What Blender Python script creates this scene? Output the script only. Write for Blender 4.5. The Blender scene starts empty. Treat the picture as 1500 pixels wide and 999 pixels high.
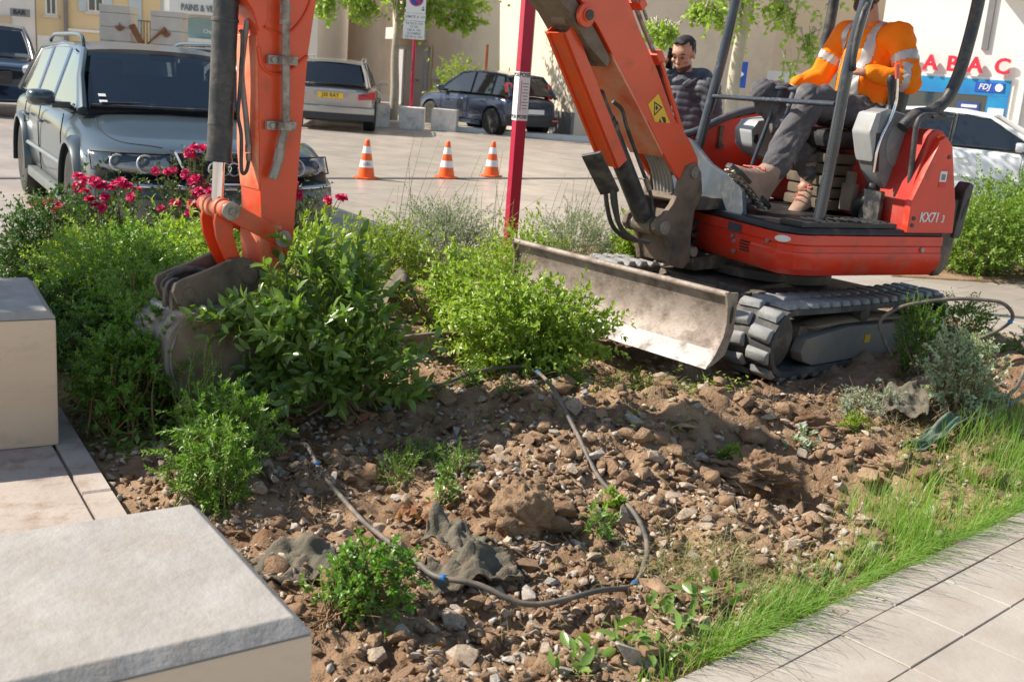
import bpy, bmesh, math, random
import numpy as np
from mathutils import Vector, Matrix

SC = bpy.context.scene
COL = SC.collection
PI = math.pi
R = math.radians

# ---------------------------------------------------------------- camera, light, exposure
cam_d = bpy.data.cameras.new('camera'); cam = bpy.data.objects.new('camera', cam_d); COL.objects.link(cam)
_p, _r = R(13.82), R(4.437)
_F = Vector((0, math.cos(_p), -math.sin(_p))); _u = Vector((0, math.sin(_p), math.cos(_p))); _x = Vector((1, 0, 0))
_X = _x * math.cos(_r) + _u * math.sin(_r); _U = -_x * math.sin(_r) + _u * math.cos(_r)
cam.matrix_world = Matrix(((_X.x, _U.x, -_F.x, 0), (_X.y, _U.y, -_F.y, 0), (_X.z, _U.z, -_F.z, 1.5), (0, 0, 0, 1)))
cam_d.sensor_width = 36; cam_d.lens = 36 * 1596.3 / 1500
cam_d.clip_start = .05; cam_d.clip_end = 600
cam_d.dof.use_dof = True; cam_d.dof.focus_distance = 4.7; cam_d.dof.aperture_fstop = 6.3
SC.camera = cam
SUN_AZ = Vector((-.99, .11, 0)).normalized(); SUN_EL = R(42)
w = bpy.data.worlds.new('World'); SC.world = w; w.use_nodes = True
_nt = w.node_tree
_sky = _nt.nodes.new('ShaderNodeTexSky'); _sky.sky_type = 'NISHITA'; _sky.sun_disc = False
_sky.sun_elevation = SUN_EL; _sky.sun_rotation = math.atan2(SUN_AZ.x, SUN_AZ.y)
_sky.air_density = 1.0; _sky.dust_density = .5; _sky.ozone_density = 2.0
_bg = _nt.nodes['Background']; _bg.inputs['Strength'].default_value = .115
_mx = _nt.nodes.new('ShaderNodeMix'); _mx.data_type = 'RGBA'; _mx.blend_type = 'MULTIPLY'; _mx.inputs[0].default_value = 1; _mx.inputs[7].default_value = (1.08, 1.0, .88, 1)   # white balance
_nt.links.new(_sky.outputs[0], _mx.inputs[6]); _nt.links.new(_mx.outputs[2], _bg.inputs[0])
sun_d = bpy.data.lights.new('sun', 'SUN'); sun = bpy.data.objects.new('sun', sun_d); COL.objects.link(sun)
sun_d.energy = 5.0; sun_d.angle = R(.53); sun_d.color = (1, .93, .82)
_ts = SUN_AZ * math.cos(SUN_EL) + Vector((0, 0, math.sin(SUN_EL)))
sun.rotation_euler = _ts.to_track_quat('Z', 'Y').to_euler(); sun.location = (-20, 10, 30)
SC.view_settings.view_transform = 'Standard'; SC.view_settings.look = 'None'
SC.view_settings.gamma = 1; SC.view_settings.exposure = .62
SC.view_settings.use_curve_mapping = False

# ---------------------------------------------------------------- materials
MATS = {}
def mat(name, col, rough=.6, metal=0., var=.18, scale=6., bump=0., bscale=40., col2=None, dirt=None, dirt_amt=.45,
        dscale=5., coat=0., island=0., transl=0., spec=.5, emit=None, vec='Object', stretch=None, wear=None):
    m = bpy.data.materials.new(name); m.use_nodes = True; MATS[name] = m
    nt = m.node_tree; N = nt.nodes; L = nt.links; b = N['Principled BSDF']
    tc = N.new('ShaderNodeTexCoord'); src = tc.outputs[vec]
    if stretch:
        mp = N.new('ShaderNodeMapping'); mp.inputs['Scale'].default_value = stretch; L.new(src, mp.inputs[0]); src = mp.outputs[0]
    def noise_tex(s, d=5., rgh=.6):
        n = N.new('ShaderNodeTexNoise'); n.inputs['Scale'].default_value = s; n.inputs['Detail'].default_value = d
        n.inputs['Roughness'].default_value = rgh; L.new(src, n.inputs['Vector']); return n
    def ramp(inp, a, bb, c0, c1):
        r = N.new('ShaderNodeValToRGB'); r.color_ramp.elements[0].position = a; r.color_ramp.elements[1].position = bb
        r.color_ramp.elements[0].color = (*c0, 1); r.color_ramp.elements[1].color = (*c1, 1); L.new(inp, r.inputs[0]); return r.outputs[0]
    def mixc(f, a, bb, mode='MIX'):
        x = N.new('ShaderNodeMix'); x.data_type = 'RGBA'; x.blend_type = mode
        for i, v in ((0, f), (6, a), (7, bb)):
            if isinstance(v, (int, float)): x.inputs[i].default_value = v
            elif isinstance(v, tuple): x.inputs[i].default_value = (*v, 1)
            else: L.new(v, x.inputs[i])
        return x.outputs[2]
    lo = tuple(c * (1 - var) for c in col); hi = tuple(min(1, c * (1 + var)) for c in (col2 or col))
    if col2: lo = col; hi = col2
    n1 = noise_tex(scale)
    c = ramp(n1.outputs[0], .3, .7, lo, hi)
    if island:
        g = N.new('ShaderNodeNewGeometry')
        if isinstance(island, tuple):
            c = mixc(g.outputs['Random Per Island'], c, island)
        else:
            r = ramp(g.outputs['Random Per Island'], 0, 1, (1 - island,) * 3, (1 + island * .6,) * 3)
            c = mixc(1., c, r, 'MULTIPLY')
    rgh = rough
    if dirt:
        n2 = noise_tex(dscale, 8., .7)
        f = ramp(n2.outputs[0], .62 - dirt_amt * .4, .80 - dirt_amt * .25, (0, 0, 0), (1, 1, 1))
        c = mixc(f, c, dirt)
        rr = N.new('ShaderNodeMapRange'); L.new(f, rr.inputs[0]); rr.inputs[3].default_value = rough; rr.inputs[4].default_value = .85
        L.new(rr.outputs[0], b.inputs['Roughness'])
    else:
        b.inputs['Roughness'].default_value = rough
    if wear:
        n4 = noise_tex(38., 9., .75); n5 = noise_tex(4.5, 3., .5)
        f4 = ramp(n4.outputs[0], .60, .66, (0, 0, 0), (1, 1, 1)); f5 = ramp(n5.outputs[0], .46, .62, (0, 0, 0), (.75, .75, .75))
        c = mixc(mixc(1., f4, f5, 'MULTIPLY'), c, wear)
    L.new(c, b.inputs['Base Color'])
    b.inputs['Metallic'].default_value = metal
    b.inputs['Specular IOR Level'].default_value = spec
    if coat: b.inputs['Coat Weight'].default_value = coat; b.inputs['Coat Roughness'].default_value = .08
    if emit: b.inputs['Emission Color'].default_value = (*emit, 1); b.inputs['Emission Strength'].default_value = 1
    if bump:
        n3 = noise_tex(bscale, 6., .65)
        bp = N.new('ShaderNodeBump'); bp.inputs['Strength'].default_value = bump; bp.inputs['Distance'].default_value = .02
        L.new(n3.outputs[0], bp.inputs['Height']); L.new(bp.outputs[0], b.inputs['Normal'])
    if transl:
        t = N.new('ShaderNodeBsdfTranslucent'); tcx = mixc(1., c, (1.5, 1.7, .6), 'MULTIPLY'); L.new(tcx, t.inputs[0])
        ms = N.new('ShaderNodeMixShader'); ms.inputs[0].default_value = transl
        L.new(b.outputs[0], ms.inputs[1]); L.new(t.outputs[0], ms.inputs[2])
        L.new(ms.outputs[0], N['Material Output'].inputs[0])
    return m

def glass(name, tint, alpha):
    """thin tinted car glass: part see-through, part reflecting"""
    m = bpy.data.materials.new(name); m.use_nodes = True; MATS[name] = m
    nt = m.node_tree; N = nt.nodes; L = nt.links; b = N['Principled BSDF']
    b.inputs['Base Color'].default_value = (.012, .026, .042, 1); b.inputs['Roughness'].default_value = .03
    b.inputs['Specular IOR Level'].default_value = .6
    t = N.new('ShaderNodeBsdfTransparent'); t.inputs[0].default_value = (*tint, 1)
    gl = N.new('ShaderNodeBsdfGlossy'); gl.inputs['Roughness'].default_value = .02
    fr = N.new('ShaderNodeFresnel'); fr.inputs[0].default_value = 1.5
    a = N.new('ShaderNodeMixShader'); a.inputs[0].default_value = alpha
    L.new(b.outputs[0], a.inputs[1]); L.new(t.outputs[0], a.inputs[2])
    s = N.new('ShaderNodeMixShader'); L.new(fr.outputs[0], s.inputs[0]); L.new(a.outputs[0], s.inputs[1]); L.new(gl.outputs[0], s.inputs[2])
    L.new(s.outputs[0], N['Material Output'].inputs[0])
    return m

# ---------------------------------------------------------------- mesh building
ROOTM = {}
def ident(): return Matrix.Identity(4)
def frame(o, yaw, pitch=0., roll=0.):
    return Matrix.Translation(o) @ Matrix.Rotation(yaw, 4, 'Z') @ Matrix.Rotation(-pitch, 4, 'Y') @ Matrix.Rotation(roll, 4, 'X')

def tag(o, label=None, cat=None, group=None, kind=None):
    for k, v in (('label', label), ('category', cat), ('group', group), ('kind', kind)):
        if v: o[k] = v
    return o

def thing(name, label, cat, M=None, group=None):
    """an Empty at the thing's base that parents its parts"""
    o = bpy.data.objects.new(name, None); COL.objects.link(o); o.empty_display_size = .1
    M = M or ident(); o.matrix_world = M; ROOTM[o.name] = M.copy()
    return tag(o, label, cat, group)

def root_of(o):
    while o.parent: o = o.parent
    return o

class MB:
    def __init__(s): s.v = []; s.f = []
    def add(s, vs, fs):
        n = len(s.v); s.v += [tuple(p) for p in vs]; s.f += [tuple(i + n for i in f) for f in fs]; return s
    def box(s, c, d, M=None, taper=1.):
        x, y, z = (q / 2 for q in d)
        vs = [Vector((sx * x * (taper if sz > 0 else 1), sy * y * (taper if sz > 0 else 1), sz * z)) for sz in (-1, 1) for sy in (-1, 1) for sx in (-1, 1)]
        if M is not None: vs = [M @ p for p in vs]
        vs = [p + Vector(c) for p in vs]
        return s.add(vs, [(0, 2, 3, 1), (4, 5, 7, 6), (0, 1, 5, 4), (2, 6, 7, 3), (0, 4, 6, 2), (1, 3, 7, 5)])
    def loft(s, rings, cap=True, closed=True):
        n = len(rings[0]); vs = [p for r in rings for p in r]; fs = []
        for i in range(len(rings) - 1):
            for j in range(n if closed else n - 1):
                k = (j + 1) % n; fs.append((i * n + j, i * n + k, (i + 1) * n + k, (i + 1) * n + j))
        if cap: fs += [tuple(range(n - 1, -1, -1)), tuple(range((len(rings) - 1) * n, len(rings) * n))]
        return s.add(vs, fs)
    def tube(s, pts, r, seg=10, cap=True, flat=1.):
        pts = [Vector(p) for p in pts]; rs = r if isinstance(r, (list, tuple)) else [r] * len(pts)
        t0 = (pts[1] - pts[0]).normalized(); a = t0.orthogonal().normalized(); rings = []
        for i, p in enumerate(pts):
            t = ((pts[min(i + 1, len(pts) - 1)] - pts[max(i - 1, 0)])).normalized()
            a = (a - t * a.dot(t)).normalized(); b = t.cross(a)
            rings.append([p + (a * math.cos(2 * PI * k / seg) + b * math.sin(2 * PI * k / seg) * flat) * rs[i] for k in range(seg)])
        return s.loft(rings, cap)
    def cyl(s, a, b, r, r2=None, seg=20): return s.tube([a, b], [r, r if r2 is None else r2], seg)
    def prism(s, poly, axis, a, b, chamfer=0.):
        """2-D polygon swept along an axis from a to b; axis 'y': poly is (x,z), 'z': (x,y), 'x': (y,z)"""
        def P(u, v, h): return {'y': (u, h, v), 'z': (u, v, h), 'x': (h, u, v)}[axis]
        n = len(poly)
        return s.add([P(u, v, a) for u, v in poly] + [P(u, v, b) for u, v in poly],
                     [tuple(range(n - 1, -1, -1)), tuple(range(n, 2 * n))] + [(i, (i + 1) % n, n + (i + 1) % n, n + i) for i in range(n)])
    def sphere(s, c, r, seg=12, rings=8, sq=(1, 1, 1)):
        rr = []
        for i in range(1, rings):
            a = PI * i / rings
            rr.append([(c[0] + r * sq[0] * math.sin(a) * math.cos(2 * PI * k / seg), c[1] + r * sq[1] * math.sin(a) * math.sin(2 * PI * k / seg), c[2] - r * sq[2] * math.cos(a)) for k in range(seg)])
        return s.loft(rr)
    def lathe(s, prof, o=(0, 0, 0), seg=24, axis='z'):
        def P(r, h, a):
            c, d = r * math.cos(a), r * math.sin(a)
            q = {'z': (c, d, h), 'y': (c, h, d), 'x': (h, c, d)}[axis]; return (q[0] + o[0], q[1] + o[1], q[2] + o[2])
        return s.loft([[P(r, h, 2 * PI * k / seg) for k in range(seg)] for r, h in prof])
    def build(s, name, m, parent=None, M=None, bevel=0., bseg=2, smooth=40., sub=0, mods=None):
        me = bpy.data.meshes.new(name); M = M or ident()
        if parent is not None: M = ROOTM[root_of(parent).name].inverted() @ M
        vs = [M @ Vector(p) for p in s.v]
        assert max(max(f) for f in s.f) < len(vs), name
        me.from_pydata(vs, [], s.f)
        bm = bmesh.new(); bm.from_mesh(me)
        bmesh.ops.recalc_face_normals(bm, faces=bm.faces)
        if bevel:
            es = [e for e in bm.edges if len(e.link_faces) == 2 and e.calc_face_angle(0) > R(28)]
            bmesh.ops.bevel(bm, geom=es, offset=bevel, segments=bseg, profile=.6, affect='EDGES', clamp_overlap=True)
        if smooth:
            for f in bm.faces: f.smooth = True
            for e in bm.edges:
                if len(e.link_faces) == 2 and e.calc_face_angle(0) > R(smooth): e.smooth = False
        bm.to_mesh(me); bm.free()
        me.materials.append(MATS[m] if isinstance(m, str) else m)
        o = bpy.data.objects.new(name, me); COL.objects.link(o)
        if bevel and smooth: q = o.modifiers.new('wn', 'WEIGHTED_NORMAL'); q.keep_sharp = True
        if sub:
            q = o.modifiers.new('sub', 'SUBSURF'); q.levels = sub; q.render_levels = sub
        if parent is not None: o.parent = parent
        else: ROOTM[o.name] = ident()
        return o

def fast_mesh(name, V, F, m, parent=None, smooth=False, kind=None):
    """numpy vertices and an (n,k) face array straight into a mesh object"""
    V = np.asarray(V, np.float32); F = np.asarray(F, np.int32)
    if parent is not None:
        Mi = np.array(ROOTM[root_of(parent).name].inverted()); V = (V @ Mi[:3, :3].T + Mi[:3, 3]).astype(np.float32)
    me = bpy.data.meshes.new(name); k = F.shape[1]
    me.vertices.add(len(V)); me.vertices.foreach_set('co', V.ravel())
    me.loops.add(F.size); me.loops.foreach_set('vertex_index', F.ravel())
    me.polygons.add(len(F)); me.polygons.foreach_set('loop_start', np.arange(0, F.size, k, dtype=np.int32))
    me.polygons.foreach_set('loop_total', np.full(len(F), k, np.int32))
    if smooth: me.polygons.foreach_set('use_smooth', np.ones(len(F), bool))
    me.update(); me.validate()
    me.materials.append(MATS[m] if isinstance(m, str) else m)
    o = bpy.data.objects.new(name, me); COL.objects.link(o)
    if parent is not None: o.parent = parent
    else: ROOTM[o.name] = ident()
    if kind: o['kind'] = kind
    return o

def inst(src, name, parent, M, label=None):
    """another object on the same mesh, placed in the root's space by the matrix M"""
    o = bpy.data.objects.new(name, src.data if hasattr(src, 'data') else src); COL.objects.link(o)
    o.parent = parent; o.matrix_basis = M
    return o

def children(o): return list(o.children)
def copy_tree(o, parent=None):
    c = o.copy(); COL.objects.link(c); c.parent = parent
    for ch in children(o): copy_tree(ch, c)
    return c

# ---------------------------------------------------------------- noise on numpy arrays
def vnoise(x, y, seed=0):
    xi = np.floor(x).astype(np.int64); yi = np.floor(y).astype(np.int64); fx = x - xi; fy = y - yi
    def h(a, b):
        n = (a * 374761393 + b * 668265263 + seed * 1442695041) & 0x7fffffff
        n = ((n ^ (n >> 13)) * 1274126177) & 0x7fffffff
        return ((n ^ (n >> 16)) & 0xffff) / 65535.
    u = fx * fx * (3 - 2 * fx); v = fy * fy * (3 - 2 * fy)
    return (h(xi, yi) * (1 - u) + h(xi + 1, yi) * u) * (1 - v) + (h(xi, yi + 1) * (1 - u) + h(xi + 1, yi + 1) * u) * v
def fbm(x, y, oct=4, seed=0, gain=.5):
    s = 0; a = 1; t = 0
    for i in range(oct): s = s + a * vnoise(x * 2 ** i, y * 2 ** i, seed + i * 17); t += a; a *= gain
    return s / t - .5

def inside(poly, x, y):
    x = np.asarray(x, float); y = np.asarray(y, float); r = np.zeros(x.shape, bool); n = len(poly)
    for i in range(n):
        x1, y1 = poly[i]; x2, y2 = poly[(i + 1) % n]
        c = ((y1 > y) != (y2 > y)) & (x < (x2 - x1) * (y - y1) / (y2 - y1 + 1e-12) + x1); r ^= c
    return r

def catmull(pts, n=8):
    P = [Vector(p) for p in pts]; P = [P[0] * 2 - P[1]] + P + [P[-1] * 2 - P[-2]]; out = []
    for i in range(1, len(P) - 2):
        for k in range(n):
            t = k / n; a, b, c, d = P[i - 1], P[i], P[i + 1], P[i + 2]
            out.append(.5 * ((2 * b) + (c - a) * t + (2 * a - 5 * b + 4 * c - d) * t * t + (3 * b - a - 3 * c + d) * t ** 3))
    out.append(P[-2]); return out

def text_mesh(body, size, depth=.004, bold=0., shear=0.):
    """lettering as a mesh in the XY plane, centred; returns the mesh"""
    cu = bpy.data.curves.new('lettering', 'FONT'); cu.body = body; cu.size = size; cu.extrude = depth; cu.offset = bold
    cu.align_x = 'CENTER'; cu.align_y = 'CENTER'; cu.shear = shear; cu.resolution_u = 3
    o = bpy.data.objects.new('lettering', cu); COL.objects.link(o)
    bpy.context.view_layer.update()
    me = bpy.data.meshes.new_from_object(o.evaluated_get(bpy.context.evaluated_depsgraph_get()))
    bpy.data.objects.remove(o); bpy.data.curves.remove(cu); return me

def lettering(body, size, m, parent, M, depth=.003, bold=0., shear=0., name='lettering', sx=1.):
    """M maps the text plane (x right, y up, z towards the reader) into the world"""
    me = text_mesh(body, size, depth, bold, shear)
    me.transform(ROOTM[root_of(parent).name].inverted() @ M @ Matrix.Diagonal((sx, 1, 1, 1)))
    me.materials.clear(); me.materials.append(MATS[m])
    o = bpy.data.objects.new(name, me); COL.objects.link(o); o.parent = parent
    return o

def plane_at(o, right, up):
    """matrix with x=right, y=up, z=normal at the point o"""
    r = Vector(right).normalized(); u = Vector(up); u = (u - r * u.dot(r)).normalized(); n = r.cross(u)
    return Matrix(((r.x, u.x, n.x, o[0]), (r.y, u.y, n.y, o[1]), (r.z, u.z, n.z, o[2]), (0, 0, 0, 1)))
# ---------------------------------------------------------------- palette
mat('soil', (.20, .115, .066), rough=.95, col2=(.48, .325, .205), scale=5, bump=.9, bscale=70, spec=.1)
mat('stone_beige', (.48, .385, .295), rough=.9, var=.25, scale=14, bump=.5, bscale=60, dirt=(.2, .13, .085), dirt_amt=.35, dscale=9, spec=.2)
mat('stone_grey', (.48, .43, .37), rough=.9, var=.25, scale=14, bump=.5, bscale=60, dirt=(.21, .14, .095), dirt_amt=.3, dscale=9, spec=.2)
mat('stone_brown', (.33, .215, .14), rough=.95, var=.25, scale=14, bump=.7, bscale=60, spec=.1)
mat('pebbles', (.34, .25, .175), rough=.95, col2=(.55, .44, .335), scale=20, island=.45, bump=.4, bscale=90, spec=.1)
mat('clod', (.28, .175, .105), rough=1., col2=(.46, .315, .20), var=.2, scale=30, bump=1., bscale=90, spec=.05)
mat('paving', wear=(.3, .25, .21), col=(.36, .31, .262), rough=.6, col2=(.46, .41, .355), scale=4, bump=.18, bscale=35, dirt=(.36, .28, .22), dirt_amt=.3, dscale=3, island=.12, spec=.4)
mat('plaza_paving', (.36, .30, .25), rough=.32, col2=(.45, .39, .335), scale=1.2, bump=.02, bscale=25, island=.10, spec=.5, dirt=(.3, .24, .2), dirt_amt=.25, dscale=.8)
mat('joint_sand', (.52, .46, .39), rough=.95, var=.2)
mat('joint', (.34, .285, .235), rough=.95, var=.2)
mat('bench_stone', (.32, .295, .268), rough=.8, col2=(.41, .38, .348), scale=6, bump=.35, bscale=16, dirt=(.33, .285, .24), dirt_amt=.36, dscale=8, spec=.3, wear=(.27, .235, .20))
mat('bench_side', wear=(.5, .38, .27), col=(.62, .475, .34), rough=.75, col2=(.70, .555, .415), scale=3, bump=.12, bscale=60, dirt=(.5, .4, .3), dirt_amt=.25, dscale=6, spec=.3, stretch=(1, 1, 2.5))
mat('base_stone', (.40, .33, .28), rough=.85, col2=(.48, .41, .355), scale=5, bump=.2, bscale=50, dirt=(.26, .17, .11), dirt_amt=.3, dscale=9, spec=.25)
# leaves
mat('leaf_laurel', (.10, .19, .03), rough=.27, col2=(.17, .28, .055), scale=3, island=(.20, .28, .07), transl=.34, spec=.6)
mat('leaf_laurel_top', (.15, .26, .05), rough=.28, col2=(.23, .34, .09), scale=3, transl=.3, spec=.6)
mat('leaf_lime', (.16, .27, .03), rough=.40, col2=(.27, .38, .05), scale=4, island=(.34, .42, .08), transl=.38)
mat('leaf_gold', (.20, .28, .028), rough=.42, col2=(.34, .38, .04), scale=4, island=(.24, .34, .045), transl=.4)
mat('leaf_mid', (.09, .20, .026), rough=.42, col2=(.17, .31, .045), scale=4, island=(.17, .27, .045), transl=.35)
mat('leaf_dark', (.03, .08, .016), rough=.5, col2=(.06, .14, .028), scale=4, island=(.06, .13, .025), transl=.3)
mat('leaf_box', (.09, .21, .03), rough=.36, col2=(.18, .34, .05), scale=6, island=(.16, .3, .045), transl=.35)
mat('leaf_grey', (.22, .26, .19), rough=.7, col2=(.34, .38, .29), scale=5, island=(.28, .32, .24), transl=.25)
mat('leaf_silver', (.34, .39, .28), rough=.7, col2=(.48, .52, .40), scale=5, island=(.36, .44, .28), transl=.25)
mat('leaf_tree', (.19, .29, .04), rough=.45, col2=(.30, .42, .075), scale=2, island=(.36, .46, .11), transl=.45)
mat('leaf_hedge', (.10, .19, .03), rough=.4, col2=(.18, .29, .045), scale=3, island=(.24, .33, .06), transl=.35)
mat('leaf_rose', (.025, .06, .018), rough=.45, col2=(.06, .11, .03), scale=4, island=(.09, .10, .035), transl=.3)
mat('leaf_brown', (.25, .10, .04), rough=.7, col2=(.36, .17, .08), scale=6, island=(.2, .09, .045), transl=.2)
mat('grass_blade', (.12, .27, .03), rough=.5, col2=(.22, .39, .06), scale=2, island=(.28, .42, .08), transl=.4)
mat('dry_grass', (.33, .29, .13), rough=.7, col2=(.42, .37, .2), scale=3, island=(.28, .27, .1), transl=.3)
mat('petal', (.62, .012, .13), rough=.5, col2=(.82, .05, .24), scale=9, island=.35, transl=.3)
mat('petal_pink', (.72, .22, .3), rough=.5, col2=(.8, .34, .4), scale=9, island=.2, transl=.3)
mat('twig', (.20, .125, .07), rough=.85, col2=(.30, .2, .12), scale=12, spec=.2)
mat('green_stem', (.14, .17, .045), rough=.6, col2=(.24, .25, .09), scale=9)
mat('root', (.24, .15, .09), rough=.95, col2=(.33, .22, .13), scale=12, spec=.1)
mat('bark', (.30, .255, .20), rough=.9, col2=(.44, .39, .31), scale=7, bump=.6, bscale=25, spec=.2)
mat('bark_pale', (.42, .37, .28), rough=.9, col2=(.55, .50, .40), scale=4, bump=.4, bscale=25, spec=.2)
# machine
DUST = (.30, .22, .15)
mat('digger_orange', wear=(.55, .22, .12), col=(.72, .075, .018), rough=.34, var=.10, scale=3, dirt=(.42, .13, .06), dirt_amt=.22, dscale=7, bump=.05, bscale=14, coat=.15)
mat('digger_dusty_lit', wear=(.5, .3, .2), col=(.78, .11, .035), rough=.5, var=.15, scale=4, dirt=(.68, .36, .22), dirt_amt=.62, dscale=4, bump=.06, bscale=20)  # dusty paint, also lightened to stand in for sun on the boom belly
mat('digger_red', wear=(.55, .2, .14), col=(.70, .042, .018), rough=.32, var=.12, scale=2.5, dirt=(.42, .10, .06), dirt_amt=.28, dscale=6, bump=.05, bscale=10, coat=.2)
mat('digger_red_dull', wear=(.4, .15, .1), col=(.50, .026, .014), rough=.5, var=.2, scale=4, dirt=(.28, .1, .07), dirt_amt=.35, dscale=6)
mat('steel_black', wear=(.2, .19, .175), col=(.03, .032, .036), rough=.38, var=.25, scale=6, dirt=(.13, .115, .10), dirt_amt=.42, dscale=14, bump=.1, bscale=60)
mat('cab_tube', (.035, .041, .052), rough=.25, var=.25, scale=5, dirt=(.11, .10, .085), dirt_amt=.15, dscale=12, coat=.4)
mat('steel_grey', (.075, .09, .108), rough=.45, var=.3, scale=5, dirt=(.16, .14, .115), dirt_amt=.18, dscale=8, metal=.1)
mat('cast_brown', wear=(.32, .25, .18), col=(.15, .105, .072), rough=.75, col2=(.22, .165, .12), scale=5, dirt=(.055, .05, .045), dirt_amt=.38, dscale=6, bump=.35, bscale=40)
mat('cast_dark', wear=(.26, .2, .14), col=(.06, .052, .046), rough=.7, col2=(.10, .085, .07), scale=5, dirt=DUST, dirt_amt=.3, dscale=7, bump=.25, bscale=45)
mat('blade_steel', wear=(.13, .085, .06), col=(.26, .20, .16), rough=.6, col2=(.40, .33, .275), scale=7, dirt=(.13, .09, .07), dirt_amt=.42, dscale=9, bump=.2, bscale=60, metal=.1)
mat('blade_edge', (.26, .25, .245), rough=.5, col2=(.36, .345, .335), scale=6, metal=.25, dirt=(.22, .17, .13), dirt_amt=.3, dscale=12)
mat('bucket_steel', wear=(.16, .11, .075), col=(.26, .235, .21), rough=.5, col2=(.36, .325, .29), scale=5, metal=.25, dirt=(.20, .14, .09), dirt_amt=.4, dscale=6, bump=.15, bscale=50)
mat('bucket_side', wear=(.33, .27, .2), col=(.17, .125, .085), rough=.7, col2=(.25, .19, .13), scale=6, dirt=(.30, .26, .21), dirt_amt=.3, dscale=9, bump=.25, bscale=50)
mat('pin_steel', (.34, .31, .27), rough=.5, metal=.5, var=.2, dirt=(.24, .18, .13), dirt_amt=.35, dscale=20)
mat('chrome', (.72, .72, .74), rough=.12, metal=1., var=.03)
mat('hyd_hose', (.05, .048, .046), rough=.6, var=.3, dirt=(.16, .12, .09), dirt_amt=.3, dscale=12)
mat('hose_grey', (.30, .285, .265), rough=.6, var=.2, dirt=(.2, .16, .12), dirt_amt=.35, dscale=14)
mat('pipe_steel', (.30, .27, .235), rough=.5, metal=.55, col2=(.40, .37, .33), scale=12, dirt=(.2, .14, .1), dirt_amt=.35, dscale=14)
mat('rubber_track', (.055, .055, .057), rough=.75, var=.25, scale=6, dirt=(.19, .16, .13), dirt_amt=.42, dscale=8, bump=.25, bscale=50)
mat('rubber_worn', (.20, .205, .205), rough=.7, col2=(.34, .335, .32), scale=14, dirt=(.10, .095, .09), dirt_amt=.3, dscale=9, bump=.2, bscale=60)
mat('track_frame', wear=(.33, .26, .18), col=(.16, .155, .145), rough=.7, col2=(.24, .225, .20), scale=4, dirt=(.30, .23, .16), dirt_amt=.45, dscale=6, bump=.2, bscale=40)
mat('dry_mud', (.27, .20, .135), rough=1., col2=(.36, .28, .2), scale=10, bump=.8, bscale=50, spec=.05)
mat('plastic_grey', (.20, .215, .22), rough=.5, var=.12, scale=5, dirt=(.33, .30, .26), dirt_amt=.25, dscale=8)
mat('plastic_light', (.34, .355, .36), rough=.5, var=.12, scale=5, dirt=(.33, .30, .26), dirt_amt=.28, dscale=8)
mat('plastic_black', (.022, .022, .024), rough=.5, var=.25, dirt=(.1, .085, .07), dirt_amt=.25, dscale=9)
mat('seat_brown', (.10, .075, .05), rough=.85, col2=(.16, .125, .085), scale=8, dirt=(.05, .045, .04), dirt_amt=.3)
mat('decal_yellow', (.80, .50, .02), rough=.4, var=.06, dirt=(.5, .32, .1), dirt_amt=.15)
mat('decal_white', (.75, .73, .70), rough=.45, var=.05)
mat('decal_black', (.02, .02, .02), rough=.5, var=.1)
mat('red_tip', (.62, .12, .10), rough=.4, var=.1)
# people
mat('skin', (.52, .29, .20), rough=.5, var=.08, scale=14, spec=.4)
mat('skin_tan', (.46, .24, .16), rough=.5, var=.1, scale=14, spec=.4)
mat('hair_dark', (.018, .013, .010), rough=.55, var=.3, scale=60, bump=.5, bscale=150)
mat('beard', (.085, .055, .042), rough=.8, var=.4, scale=80, bump=.6, bscale=160)
mat('hivis', (1.0, .23, .008), rough=.75, var=.08, scale=5, bump=.25, bscale=14, spec=.2)
mat('hivis_band', (.50, .50, .49), rough=.38, var=.08, scale=20, bump=.1, bscale=40, metal=.2)
mat('trousers', (.075, .072, .08), rough=.9, col2=(.125, .12, .128), scale=5, bump=.5, bscale=16, dirt=(.26, .235, .215), dirt_amt=.25, dscale=6, spec=.2)
mat('boot', (.27, .165, .115), rough=.95, col2=(.38, .255, .19), scale=9, dirt=(.33, .27, .21), dirt_amt=.4, dscale=12, bump=.3, bscale=50)
mat('boot_sole', (.36, .31, .25), rough=.9, col2=(.5, .45, .38), scale=12, bump=.4, bscale=60)
mat('puffer', (.05, .056, .07), rough=.62, var=.25, scale=8, bump=.2, bscale=30)
mat('jeans', (.04, .05, .085), rough=.9, var=.2, bump=.2)
mat('phone', (.012, .012, .014), rough=.2, var=.1)
mat('eye', (.05, .035, .025), rough=.2, var=.1)
# cars
mat('paint_green', (.05, .07, .078), rough=.30, var=.04, scale=2, metal=.3, coat=.5)
mat('paint_silver', (.42, .40, .38), rough=.25, metal=.6, var=.04, coat=.6)
mat('paint_blue', (.055, .07, .115), rough=.25, metal=.45, var=.06, coat=.7)
mat('paint_navy', (.03, .042, .062), rough=.22, metal=.4, var=.06, coat=.7)
mat('paint_white', (.82, .82, .81), rough=.3, var=.03, coat=.5)
mat('car_plastic', (.03, .031, .033), rough=.55, var=.15)
mat('grey_trim', (.17, .185, .18), rough=.45, var=.1, metal=.2)
mat('tyre', (.03, .029, .028), rough=.85, var=.25, scale=12, dirt=(.09, .075, .06), dirt_amt=.3)
mat('rim', (.36, .36, .37), rough=.32, metal=.8, var=.1, dirt=(.12, .1, .09), dirt_amt=.25)
mat('rim_white', (.62, .62, .62), rough=.4, metal=.2, var=.05)
mat('wheel_well', (.012, .012, .012), rough=.9)
mat('window_dark', (.012, .016, .02), rough=.04, var=.1, spec=.7, coat=.5)
glass('windscreen', (.62, .72, .74), .62)
glass('side_glass', (.42, .5, .48), .22)
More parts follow.
